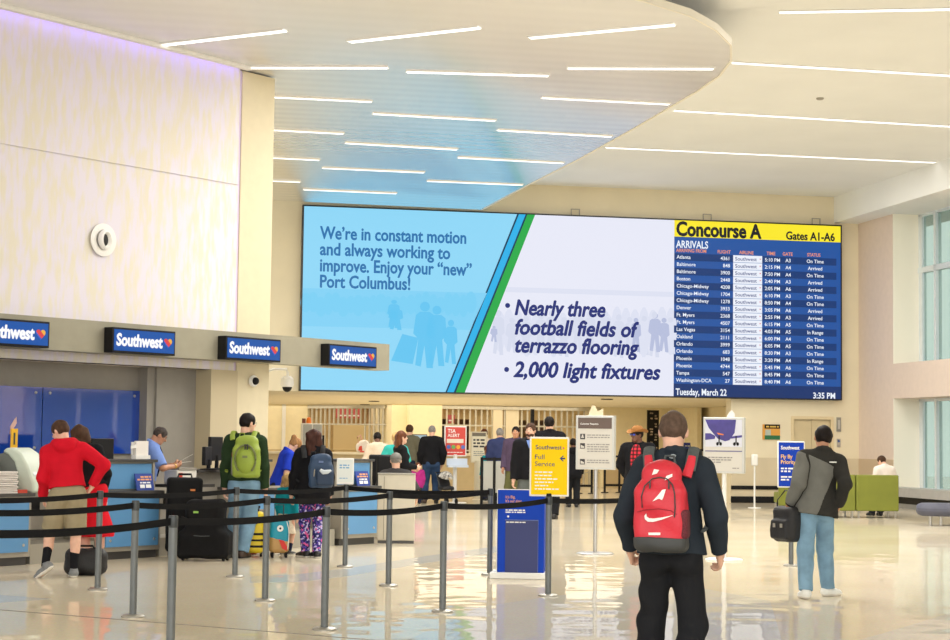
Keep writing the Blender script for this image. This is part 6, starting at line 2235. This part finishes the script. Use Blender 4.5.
# agents
P = person('agent in light blue shirt behind the counter reading a ticket', ((149 - 475) / FPX * 24.25, 24.25), -72, 1.72, 0.009, SK_M, lean=(10, 0, 0), head=(-6, 24, 0), feet=((-0.06, -0.02, 0), (0.06, 0.02, 0)),
           hands=((-0.07, 0.215, 0.675), (0.075, 0.225, 0.67)), pole=((-0.8, -0.4, -0.6), (0.8, -0.4, -0.6)), curl=((50, 40), (50, 40)), palm=((0.7, 0, 0.7), (-0.7, 0, 0.7)), face=True,
           top=dict(mat=F_blue, hem=0.56, fat=0.011, collar=True, sleeve=0.46, name='shirt'), bottom=dict(mat=F_dkt, fat=0.012), shoes=(M_shoeb, M_shoeb), hair=('cropped', HR_DG))
glasses(P, M_gl)
c_ = [P['T'](x, y, z) for x, y, z in ((0, 0.052, 0.842), (0, 0.082, 0.79), (0, 0.085, 0.70), (0, 0.078, 0.60))]
obj('necktie', MB().tube([tuple(p) for p in c_], [0.012, 0.024, 0.034, 0.03], 8, 0.35, (0, 1, 0)), F_dkt, P['t'])
w_ = P['arms'][1][2]
obj('wristband', MB().tube([tuple(w_ - (w_ - P['arms'][1][1]) * 0.14), tuple(w_ - (w_ - P['arms'][1][1]) * 0.05)], 0.036, 14), mat('band_gold', (206, 160, 60), 0.4), P['t'])
h_ = to_world(P, P['arms'][1][2] * 0.5 + P['arms'][0][2] * 0.5 + V(0, 0.14, 0.03))
t = thing('ticket', 'white ticket held by the agent in the light blue shirt', 'paper', tuple(h_), radians(10))
obj('sheet', MB().prism([(-0.10, 0.0), (0.10, 0.03), (0.10, 0.033), (-0.10, 0.003)], -0.05, 0.06, 'y'), mat('paper_white', (236, 230, 222), 0.6), t)
obj('upper_sheet', MB().prism([(-0.02, 0.05), (0.12, 0.13), (0.12, 0.133), (-0.02, 0.053)], -0.03, 0.05, 'y'), mat('paper_white', (236, 230, 222), 0.6), t)
P = person('agent with blond bun in royal blue polo bending to a passenger', ((281 - 475) / FPX * 26.55, 26.55), -66, 1.62, 0.009, SK_L, bulk=1.06, woman=True, lean=(18, 0, 0), head=(0, 24, 0), hands=((-0.10, 0.15, 0.50), (0.12, 0.14, 0.53)),
           top=dict(mat=F_polo, hem=0.50, fat=0.013, collar=True, sleeve=0.44, name='polo_shirt'), bottom=dict(mat=F_dkt, fat=0.012), shoes=(M_shoeb, M_shoeb), hair=('bun', HR_DB), face=True)

# man with the green backpack
P = person('man in dark green sweater and jeans wearing a green backpack', (-2.965, 23.0), -6, 1.865, 0.0085, SK_L, bulk=1.0, head=(-42, 6, 0), feet=((-0.085, 0.03, 0), (0.0, -0.02, 0)), toe=(4, -14),
           hands=((-0.145, 0.02, 0.475), (0.142, 0.03, 0.475)), top=dict(mat=F_green, hem=0.535, fat=0.015, name='sweater', wr=0.003, flare=0.004), bottom=dict(mat=F_jean, name='jeans', fat=0.013, cuff=1.1),
           shoes=(M_shoebr, M_shoeb), hair=('short', HR_DK))
glasses(P, M_gl)
M_gp = mat('lime_nylon', (142, 162, 56), 0.55, var=0.08, vscale=5, bump=0.25, bscale=20)
M_gd = mat('grey_green_nylon', (112, 120, 72), 0.6, var=0.1)
bp_, vs = backpack(P, 'lime green backpack with grey trim on the man in the green sweater', 0.345, 0.545, 0.19, 0.85, M_gp, 0.010, 0.66, M_gp, None, None, 0.012, 0.085)
Q = Solid().ell((0.01, -0.185, 0.215), (0.118, 0.05, 0.165), None)
solid('front_pocket', Q, 0.010, M_gp, bp_)
seam('grey_trim', [(0.01 + 0.135 * cos(a), 0.235 + 0.185 * sin(a)) for a in np.linspace(-0.9, pi + 0.9, 22)], vs, M_gd, bp_, 0.014)
for x in (0.0, 0.03):
    obj('zip_pull', MB().box(x, x + 0.012, -0.215, -0.19, 0.36, 0.43), M_pb, bp_)
obj('brand_patch', MB().box(-0.02, 0.045, -0.236, -0.225, 0.255, 0.285), M_gd, bp_)
Q = Solid().rbox((-0.15, -0.07, 0.15), (0.045, 0.07, 0.13), 0.035)
solid('side_pocket', Q, 0.010, mat('grey_mesh', (124, 122, 110), 0.8, var=0.2, vscale=120), bp_)
obj('bottle', MB().lathe([(0.03, 0.18), (0.032, 0.32), (0.018, 0.35), (0.018, 0.37)], (-0.165, -0.07, 0), 16), mat('bottle_orange', (206, 120, 60), 0.35), bp_)

# woman with patterned leggings
P = person('woman in black jacket and patterned leggings wearing a blue backpack', (-2.10, 23.2), 6, 1.665, 0.0085, SK_L, bulk=1.04, woman=True, head=(18, 4, 0), feet=((-0.045, 0.02, 0), (0.04, -0.03, 0)), toe=(40, 30),
           hands=((-0.168, 0.05, 0.455), (0.14, 0.06, 0.47)), top=dict(mat=F_black, hem=0.42, fat=0.018, name='jacket', wr=0.003, flare=0.018, collar=True), bottom=dict(mat=M_leg, name='leggings', fat=0.007, cuff=0.9, wr=0.001),
           shoes=(M_shoeb, M_sole), hair=('long', HR_CH))
M_bp = mat('petrol_nylon', (36, 62, 92), 0.55, var=0.08, vscale=5, bump=0.25, bscale=20)
bp_, vs = backpack(P, 'petrol blue backpack with pale bottle in its front pocket on the woman in black', 0.315, 0.44, 0.17, 0.815, M_bp, 0.010, 0.72, mat('black_webbing', (26, 27, 30), 0.8), None, None, 0.02, 0.10)
Q = Solid().rbox((0.05, -0.175, 0.13), (0.115, 0.045, 0.105), 0.04, rz(0))
solid('front_pocket', Q, 0.010, mat('petrol_nylon_dark', (30, 52, 80), 0.55, bump=0.2, bscale=20), bp_)
obj('pale_lining', MB().tube([(-0.01, -0.215, 0.235), (0.03, -0.225, 0.205), (0.08, -0.225, 0.21), (0.13, -0.205, 0.225)], [0.02, 0.03, 0.028, 0.015], 8, 0.5, (0, 1, 0)), mat('pale_vinyl', (200, 208, 212), 0.4), bp_)
obj('hook', MB().tube([(-0.09, -0.16, 0.13), (-0.085, -0.175, 0.19), (-0.08, -0.17, 0.24)], 0.007, 6), M_grey, bp_)
obj('label_patch', MB().box(-0.03, 0.03, -0.182, -0.172, 0.325, 0.35), mat('patch_blue', (90, 110, 150), 0.5), bp_)
P = person('small child in teal top and cream skirt beside the woman in leggings', ((290 - 475) / FPX * 23.75, 23.75), -30, 1.04, 0.008, SK_L, bulk=1.1, hs=1.0, child=True, woman=True, head=(0, 8, 0),
           top=dict(mat=F_teal, hem=0.52, fat=0.014, sleeve=0.9, name='top'), bottom=dict(kind='skirt', mat=F_cream, name='skirt', len=0.27, flare=0.95), sock=(fabric('navy_tights', (40, 44, 66)), 0.98), shoes=(M_shoeb, M_sole), hair=('bob', HR_BL))

# luggage at the counter
M_sc = mat('black_ballistic', (22, 22, 23), 0.7, spec=0.15, var=0.12, vscale=12, bump=0.2, bscale=120)
t = thing('suitcase', 'tall black upright suitcase behind the bigger black duffel', 'suitcase', ((188 - 475) / FPX * 22.95, 22.95, 0), radians(14))
Q = Solid().rbox((0, 0, 0.55), (0.225, 0.15, 0.48), 0.05)
b_ = solid('case_body', Q, 0.012, M_sc, t, 1.0, 0.002, 20)
obj('carry_handle', MB().tube([(-0.09, 0, 1.02), (-0.08, 0, 1.07), (0.08, 0, 1.07), (0.09, 0, 1.02)], 0.014, 8), M_black, t)
Q = Solid().rbox((0, -0.15, 0.42), (0.17, 0.035, 0.26), 0.03)
solid('front_pocket', Q, 0.012, M_sc, t)
obj('orange_tag', MB().box(0.06, 0.12, -0.19, -0.155, 0.86, 0.885), mat('tag_orange', (220, 130, 60), 0.5), t)
for x in (-0.17, 0.17):
    obj('wheel', MB().lathe([(0.045, -0.015), (0.05, 0), (0.045, 0.015)], seg=16).rot(Matrix.Rotation(pi / 2, 3, 'Y')), M_black, t, (x, -0.08, 0.05))
    obj('foot', MB().box(x - 0.02, x + 0.02, 0.06, 0.1, 0, 0.09), M_black, t)
t = thing('rolling_duffel', 'large black rolling duffel standing beside the man with the green backpack', 'suitcase', ((210 - 475) / FPX * 22.42, 22.42, 0), radians(-6))
Q = Solid().rbox((0, 0, 0.2), (0.33, 0.17, 0.17), 0.06).rbox((0.0, 0.01, 0.5), (0.25, 0.15, 0.27), 0.09, None, 0.08)
solid('case_body', Q, 0.012, M_sc, t, 1.0, 0.006, 16)
obj('strap', MB().tube([(-0.28, -0.13, 0.55), (-0.1, -0.17, 0.50), (0.1, -0.175, 0.47), (0.24, -0.13, 0.5)], 0.02, 8, 0.4), M_black, t)
obj('zip_line', MB().tube([(-0.32, -0.13, 0.33), (0, -0.19, 0.315), (0.32, -0.13, 0.33)], 0.007, 6), M_darkmetal, t)
obj('green_tag', MB().box(-0.12, -0.06, -0.175, -0.145, 0.60, 0.625), mat('tag_green', (150, 200, 90), 0.5), t)
for x in (-0.26, 0.26):
    obj('wheel', MB().lathe([(0.04, -0.015), (0.045, 0), (0.04, 0.015)], seg=16).rot(Matrix.Rotation(pi / 2, 3, 'Y')), M_black, t, (x, -0.1, 0.045))
    obj('wheel', MB().lathe([(0.04, -0.015), (0.045, 0), (0.04, 0.015)], seg=16).rot(Matrix.Rotation(pi / 2, 3, 'Y')), M_black, t, (x, 0.1, 0.045))
M_yb = mat('suitcase_yellow', (236, 206, 40), 0.45, var=0.05)
t = thing('child_suitcase', 'yellow child suitcase with black stripes behind the stanchion', 'suitcase', ((257 - 475) / FPX * 23.25, 23.25, 0), radians(4))
Q = Solid().rbox((0, 0, 0.32), (0.15, 0.10, 0.27), 0.06)
solid('case_body', Q, 0.009, M_yb, t)
for z in (0.14, 0.22, 0.30):
    Q = Solid().rbox((0, 0, 0.32), (0.153, 0.103, 0.272), 0.06).clip((0, 0, z - 0.017), (0, 0, -1)).clip((0, 0, z + 0.017), (0, 0, 1))
    solid('black_stripe', Q, 0.007, M_black, t)
mb = MB().tube([(-0.05, -0.098, 0.44), (-0.02, -0.103, 0.425), (0.03, -0.103, 0.425), (0.06, -0.098, 0.44)], 0.005, 6)
obj('stitched_curve', mb, M_black, t)
for x in (-0.06, 0.06):
    obj('stalk', MB().tube([(x, 0, 0.57), (x * 1.2, 0, 0.64)], 0.008, 8).ball((x * 1.2, 0, 0.65), 0.018, 10, 8), M_black, t)
    obj('wheel', MB().lathe([(0.045, -0.015), (0.05, 0), (0.045, 0.015)], seg=16).rot(Matrix.Rotation(pi / 2, 3, 'Y')), M_black, t, (x * 1.8, 0.0, 0.05))
t = thing('child_trolley', 'teal child trolley bag with red flap and white dial', 'suitcase', ((283 - 475) / FPX * 23.2, 23.2, 0), radians(14))
Q = Solid().rbox((0, 0, 0.28), (0.125, 0.09, 0.22), 0.06)
b_ = solid('case_body', Q, 0.009, mat('trolley_teal', (24, 150, 176), 0.5, var=0.05), t)
Q = Solid().rbox((0, 0, 0.28), (0.128, 0.093, 0.223), 0.06).clip((0, 0, 0.235), (0.25, 0, 1))
solid('tan_base', Q, 0.008, mat('trolley_tan', (190, 150, 90), 0.5), t)
obj('red_flap', MB().prism([(-0.02, 0.24), (0.05, 0.22), (0.095, 0.14), (0.09, 0.09), (0.03, 0.12)], -0.106, -0.09, 'y'), mat('flap_red', (214, 50, 44), 0.5), t)
obj('dial', MB().lathe([(0.042, 0), (0.042, 0.01)], seg=20).rot(rot), M_shoew, t, (0.0, -0.088, 0.38))
obj('dial_dot', MB().lathe([(0.014, 0.01), (0.014, 0.014)], seg=14).rot(rot), M_black, t, (0.0, -0.088, 0.38))
obj('piping', MB().tube([(0.085, -0.088, 0.47), (0.11, -0.09, 0.38), (0.115, -0.09, 0.25), (0.10, -0.09, 0.11)], 0.007, 6), M_shoew, t)
obj('pull_handle', MB().tube([(-0.06, 0.05, 0.48), (-0.06, 0.05, 0.68), (0.06, 0.05, 0.68), (0.06, 0.05, 0.48)], 0.008, 8), M_darkmetal, t)
for x in (-0.09, 0.09):
    obj('wheel', MB().lathe([(0.04, -0.015), (0.045, 0), (0.04, 0.015)], seg=16).rot(Matrix.Rotation(pi / 2, 3, 'Y')), M_black, t, (x, 0.02, 0.045))
    obj('foot', MB().lathe([(0.015, 0), (0.018, 0.07)], (x, -0.06, 0), 10), M_black, t)
t = thing('travel_bag', 'red travel bag behind the yellow child suitcase', 'bag', ((250 - 475) / FPX * 23.75, 23.75, 0), radians(0))
Q = Solid().rbox((0, 0, 0.29), (0.19, 0.10, 0.29), 0.07)
solid('bag_body', Q, 0.012, mat('bag_deep_red', (178, 40, 52), 0.6, var=0.06), t, 1.0, 0.004, 20)
obj('grey_cover', MB().box(0.10, 0.30, -0.08, 0.08, 0.36, 0.60), mat('cover_grey', (150, 144, 136), 0.7), t, bevel=0.03)

# ------------------------------------------------------------ people further back
VF = 0.0125


def px(x, d):
    return (float(at_depth(x, 462, d)[0]), d)


P = person('man in black sweater and dark jeans standing before the red alert poster', px(431.5, 43.4), 8, 1.90, VF, SK_L, bulk=1.0, head=(-10, 6, 0), feet=((-0.085, 0, 0), (0.07, 0.02, 0)), hands=((-0.15, 0.05, 0.49), (0.14, 0.02, 0.5)),
           top=dict(mat=F_black, hem=0.50, fat=0.017, name='sweater'), bottom=dict(mat=F_jean2, name='jeans', fat=0.014), shoes=(M_shoebr, M_shoebr), hair=('cropped', HR_GR))
P = person('dark haired person in white shirt bending over the far counter', px(378, 38.0), 10, 1.72, VF, SK_D, bulk=0.95, lean=(12, 0, 0), head=(0, 12, 0), hands=((-0.10, 0.16, 0.6), (0.10, 0.16, 0.6)),
           top=dict(mat=F_ecru, hem=0.5, fat=0.015, name='shirt'), bottom=dict(mat=F_dkt), shoes=(M_shoeb, M_shoeb), hair=('short', HR_DK))
P = person('person with blond hair in teal top behind the dark long haired woman', px(395.5, 35.0), 12, 1.68, VF, SK_L, woman=True, hands=((-0.10, 0.14, 0.6), (0.10, 0.15, 0.58)),
           top=dict(mat=F_mint, hem=0.48, fat=0.015, sleeve=0.45, name='top'), bottom=dict(mat=F_mint, name='trousers'), shoes=(M_shoew, M_sole), hair=('ponytail', HR_BL))
P = person('woman with long dark hair in black top facing right at the far counter', px(400.5, 32.0), -70, 1.70, VF, SK_L, woman=True, face=True, hands=((-0.06, 0.15, 0.60), (0.06, 0.16, 0.62)),
           top=dict(mat=F_black, hem=0.48, fat=0.011, name='top'), bottom=dict(mat=F_dkt), shoes=(M_shoeb, M_shoeb), hair=('long', HR_RD))
P = person('man in grey green sweater standing behind the dark haired woman', px(409, 45.0), -16, 1.92, VF, SK_L, bulk=0.95, hands=((-0.09, 0.15, 0.58), (0.10, 0.14, 0.56)),
           top=dict(mat=F_grn2, hem=0.50, fat=0.016, name='sweater'), bottom=dict(mat=F_dkt), shoes=(M_shoeb, M_shoeb), hair=('short', HR_BR))
P = person('man in grey cap and charcoal shirt seated behind the beige partition', px(396, 27.75), -4, 1.78, 0.010, SK_L, bulk=0.92, hip=(0, 0, 0.278), head=(10, 4, 0), feet=((-0.07, 0.24, 0), (0.07, 0.25, 0)), hands=((-0.10, 0.20, 0.38), (0.17, 0.08, 0.33)),
           top=dict(mat=F_charshirt, hem=0.50, fat=0.014, name='shirt', sleeve=0.5), bottom=dict(mat=F_dkt), shoes=(M_shoeb, M_shoeb), hair=('cropped', HR_GR))
Q = Solid()
hk_ = P['hk']
Q.ell(P['Hd'](0, -0.006, 0.016), V(0.052, 0.063, 0.056) * hk_, P['Rn']).clip(P['Hd'](0, 0, 0.012), P['Rn'] @ V(0, 0.05, -1))
cp = solid('cap', Q, 0.008, M_cap, P['t'])
Q = Solid().ell(P['Hd'](0, 0.062, 0.014), V(0.038, 0.040, 0.006) * hk_, P['Rn'])
solid('cap_peak', Q, 0.007, M_cap, cp)
cpos = px(396, 27.70)
t = thing('swivel_chair', 'low swivel chair under the man in the grey cap', 'chair', (cpos[0], cpos[1], 0), 0.0, 'black swivel chairs behind the counter')
obj('seat', MB().box(-0.22, 0.22, -0.2, 0.24, 0.315, 0.36), M_black, t, bevel=0.02)
obj('column', MB().lathe([(0.03, 0.08), (0.03, 0.32)], seg=12), M_darkmetal, t)
mb = MB()
for q_ in range(5):
    a_ = q_ * 2 * pi / 5
    mb.tube([(0, 0, 0.1), (0.26 * cos(a_), 0.26 * sin(a_), 0.05)], 0.022, 8)
    mb.ball((0.26 * cos(a_), 0.26 * sin(a_), 0.03), 0.03, 8, 6)
obj('star_base', mb, M_black, t)
P = person('small child in magenta coat beside the man in black sweater', px(418, 42.4), 20, 0.96, VF, SK_L, child=True, bulk=1.15, woman=True, top=dict(mat=F_mag, hem=0.42, fat=0.03, name='coat'), bottom=dict(mat=F_dkt), shoes=(M_shoeb, M_sole), hair=('bob', HR_RD))
P = person('man in white shirt in the queue left of the navy jacket', px(484, 47.9), 10, 1.86, VF, SK_M, hands=((-0.12, 0.1, 0.52), (0.12, 0.1, 0.52)), top=dict(mat=F_wht, hem=0.5, fat=0.014, name='shirt'), bottom=dict(mat=F_dkt), shoes=(M_shoeb, M_shoeb), hair=('short', HR_RD))
P = person('child in teal coat at the barrier beside the navy jacket', px(488, 45.4), 40, 1.36, VF, SK_M, child=True, top=dict(mat=F_teal, hem=0.46, fat=0.018, name='coat'), bottom=dict(mat=F_dkt), shoes=(M_shoeb, M_sole), hair=('bob', HR_RD))
P = person('grey haired man in navy jacket seen from behind in the queue', px(500, 43.0), 6, 1.85, VF, SK_L, bulk=1.1, lean=(6, 0, 0), hands=((-0.12, 0.1, 0.5), (0.13, 0.08, 0.5)), top=dict(mat=F_navy2, hem=0.46, fat=0.018, name='jacket', collar=True), bottom=dict(mat=F_dkt), shoes=(M_shoeb, M_shoeb), hair=('short', HR_GR))
P = person('man in plum jacket and olive trousers looking towards the camera', px(515.5, 39.5), 152, 1.87, 0.011, SK_M, bulk=1.05, head=(20, 4, 0), face=True, hands=((-0.13, 0.06, 0.49), (0.13, 0.07, 0.50)), top=dict(mat=F_purp, hem=0.47, fat=0.018, name='jacket', collar=True), bottom=dict(mat=F_olive), shoes=(M_shoeb, M_shoeb), hair=('cropped', HR_DK))
P = person('bearded man in black jacket facing the camera behind the yellow sign', px(530.5, 30.0), 170, 1.85, 0.010, SK_L, bulk=1.1, head=(-8, 0, 0), face=True, hands=((-0.14, 0.06, 0.47), (0.15, 0.06, 0.455)), top=dict(mat=F_black, hem=0.49, fat=0.018, name='jacket', collar=True), bottom=dict(mat=F_greyt), shoes=(M_shoeb, M_shoeb), hair=('short', HR_BR))
Q = Solid().ell(P['Hd'](0, 0.020, -0.040), V(0.0365, 0.038, 0.028) * P['hk'], P['Rn']).cut('e', P['Hd'](0, 0.058, -0.030), V(0.018, 0.012, 0.007) * P['hk'], P['Rn']).clip(P['Hd'](0, 0, -0.020), P['Rn'] @ V(0, -0.2, 1))
solid('beard', Q, 0.006, HR_BR, P['t'])
mb = MB()
c_ = P['T'](0, 0.07, 0.80)
obj('shirt_front', MB().prism([(c_[0] - 0.05, c_[2] + 0.09), (c_[0] + 0.05, c_[2] + 0.09), (c_[0], c_[2] - 0.05)], c_[1] - 0.03, c_[1] + 0.045, 'y'), F_blue, P['t'])
P = person('very tall man in black coat seen from behind, above the yellow sign', px(549, 35.5), -6, 2.04, 0.011, SK_L, bulk=1.1, hands=((-0.13, 0.06, 0.47), (0.13, 0.07, 0.48)), top=dict(mat=F_black, hem=0.42, fat=0.018, name='coat', collar=True), bottom=dict(mat=F_blackt), shoes=(M_shoeb, M_shoeb), hair=('short', HR_DK))
P = person('dark clothed person between the yellow sign and the notice board', px(573, 42.0), 0, 1.62, VF, SK_D, bulk=1.08, hands=((-0.13, 0.06, 0.47), (0.13, 0.07, 0.48)), top=dict(mat=F_black, hem=0.42, fat=0.018, name='coat', hood=True), bottom=dict(mat=F_blackt), shoes=(M_shoeb, M_shoeb), hair=('short', HR_DK))

# man with the cowboy hat
P = person('man in tan cowboy hat, tartan shirt and black jacket facing left', px(638, 29.5), 160, 1.80, 0.010, SK_D, bulk=1.12, head=(-38, 2, 0), face=True, hands=((-0.10, -0.07, 0.52), (0.10, -0.07, 0.52)), pole=((-1, -0.3, 0), (1, -0.3, 0)),
           top=dict(mat=F_black, hem=0.46, fat=0.020, name='jacket', collar=True), bottom=dict(mat=F_jean2, name='jeans'), shoes=(M_shoebr, M_shoeb), hair=('short', HR_DK))
Q = Solid()
bw_ = 0.098
Q.ell(P['T'](0, 0.052, 0.70), (0.060, 0.056, 0.155), P['R']).clip(P['T'](0, 0, 0.835), (0, 0, 1)).clip(P['T'](0, 0, 0.53), (0, 0, -1)).clip(P['T'](0, 0.03, 0), P['R'] @ V(0, -1, 0))
solid('tartan_shirt', Q, 0.008, M_plaid, P['t'], P['H'] if False else 1.0, post=None) if False else None
Q = Solid()
Q.ell(P['T'](0, 0.055, 0.70), (0.060 * 1.8, 0.060 * 1.8, 0.155 * 1.8), P['R']).clip(P['T'](0, 0, 0.845), (0, 0, 1)).clip(P['T'](0, 0, 0.52), (0, 0, -1))
solid('tartan_shirt', Q, 0.009, M_plaid, P['t'])
M_hat = mat('straw_tan', (160, 112, 64), 0.7, spec=0.1, var=0.12, vscale=40)
hk_ = P['hk']
Q = Solid()
Q.ell(P['Hd'](0, -0.006, 0.034), V(0.052, 0.064, 0.058) * hk_, P['Rn'], 0.01).clip(P['Hd'](0, 0, 0.026), P['Rn'] @ V(0, 0, -1))
Q.cut('e', P['Hd'](0, 0.0, 0.098), V(0.014, 0.07, 0.022) * hk_, P['Rn'], k=0.02)
ht = solid('hat', Q, 0.007, M_hat, P['t'])
vs_, fs_ = [], []
RN, SG = 4, 32
for lay in (0, 1):
    for i in range(RN + 1):
        for k_ in range(SG):
            a_ = 2 * pi * k_ / SG
            r_ = 0.046 + 0.046 * i / RN
            x_, y_ = r_ * cos(a_) * 0.96, r_ * sin(a_) * 1.16 - 0.006
            z_ = 0.030 + (0.026 * (i / RN) ** 1.6) * abs(cos(a_)) ** 2 - 0.012 * (i / RN) * abs(sin(a_)) ** 2 - lay * 0.004
            vs_.append(P['Hd'](x_ * hk_ / hk_, y_, z_))
o1 = (RN + 1) * SG
for i in range(RN):
    for k_ in range(SG):
        k2 = (k_ + 1) % SG
        a_, b2, c2_, d2_ = i * SG + k_, i * SG + k2, (i + 1) * SG + k2, (i + 1) * SG + k_
        fs_ += [(a_, d2_, c2_, b2), (o1 + a_, o1 + b2, o1 + c2_, o1 + d2_)]
for k_ in range(SG):
    k2 = (k_ + 1) % SG
    fs_ += [(RN * SG + k_, o1 + RN * SG + k_, o1 + RN * SG + k2, RN * SG + k2), (k_, k2, o1 + k2, o1 + k_)]
obj('hat_brim', MB().add(vs_, fs_), M_hat, ht)
for s_ in (-1, 1):
    mb = MB().ball(tuple(P['Hd'](0.018 * s_, 0.0515, 0.004)), tuple(V(0.0155, 0.009, 0.0105) * hk_), 14, 8)
    obj('sunglass_lens', mb, mat('lens_blue', (40, 80, 220), 0.1, spec=0.8), P['t'])
obj('sunglass_frame', MB().tube([tuple(P['Hd'](x, y, 0.008)) for x, y in ((-0.046, 0.0), (-0.040, 0.042), (-0.02, 0.060), (0, 0.064), (0.02, 0.060), (0.040, 0.042), (0.046, 0.0))], 0.004, 6), M_gl, P['t'])

# person on the green seat
P = person('dark haired person in white jacket sitting on the green lounge seat', (px(886, 38.95)[0], 38.92), 20, 1.66, 0.011, SK_L, hip=(0, 0, 0.335), lean=(10, 0, 0), head=(24, 16, 0), feet=((-0.06, 0.25, 0), (0.06, 0.24, 0)), hands=((-0.08, 0.17, 0.48), (0.08, 0.17, 0.48)),
           top=dict(mat=F_wht, hem=0.5, fat=0.02, name='jacket', collar=True), bottom=dict(mat=F_dkt), shoes=(M_shoeb, M_shoeb), hair=('short', HR_BR))
# pushchair
p = px(447, 43.0)
t = thing('pushchair', 'black and white pushchair below the red alert poster', 'pushchair', (p[0], p[1], 0), radians(30))
t.scale = (0.74, 0.74, 0.74)
Q = Solid().rbox((0, 0.05, 0.52), (0.22, 0.2, 0.06), 0.05).rbox((0, 0.22, 0.72), (0.21, 0.05, 0.26), 0.05, rx(-16), 0.05)
solid('seat', Q, 0.015, M_bag, t, 1.0, 0.004, 20)
Q = Solid().ell((0, 0.08, 0.86), (0.23, 0.26, 0.22)).clip((0, 0, 0.84), (0, 0.3, -1)).cut('e', V(0, 0.06, 0.84), V(0.2, 0.23, 0.19), np.eye(3))
solid('sunshade', Q, 0.013, mat('shade_spotted', (226, 222, 214), 0.7, var=0.95, vscale=9, rgb2=(240, 236, 228)), t)
for x in (-0.2, 0.2):
    obj('side_frame', MB().tube([(x, -0.3, 0.1), (x, 0.05, 0.5), (x, 0.36, 1.0), (x, 0.44, 1.03)], 0.014, 8).tube([(x, 0.32, 0.1), (x, 0.0, 0.5)], 0.014, 8), M_darkmetal, t)
    for y_ in (-0.3, 0.32):
        obj('wheel', MB().lathe([(0.085, -0.02), (0.1, -0.01), (0.1, 0.01), (0.085, 0.02)], seg=20).rot(Matrix.Rotation(pi / 2, 3, 'Y')), M_black, t, (x, y_, 0.1))
obj('push_bar', MB().tube([(-0.2, 0.44, 1.03), (0.2, 0.44, 1.03)], 0.016, 8), M_black, t)
obj('basket', MB().box(-0.18, 0.18, -0.15, 0.25, 0.18, 0.32), M_bag, t, bevel=0.03)
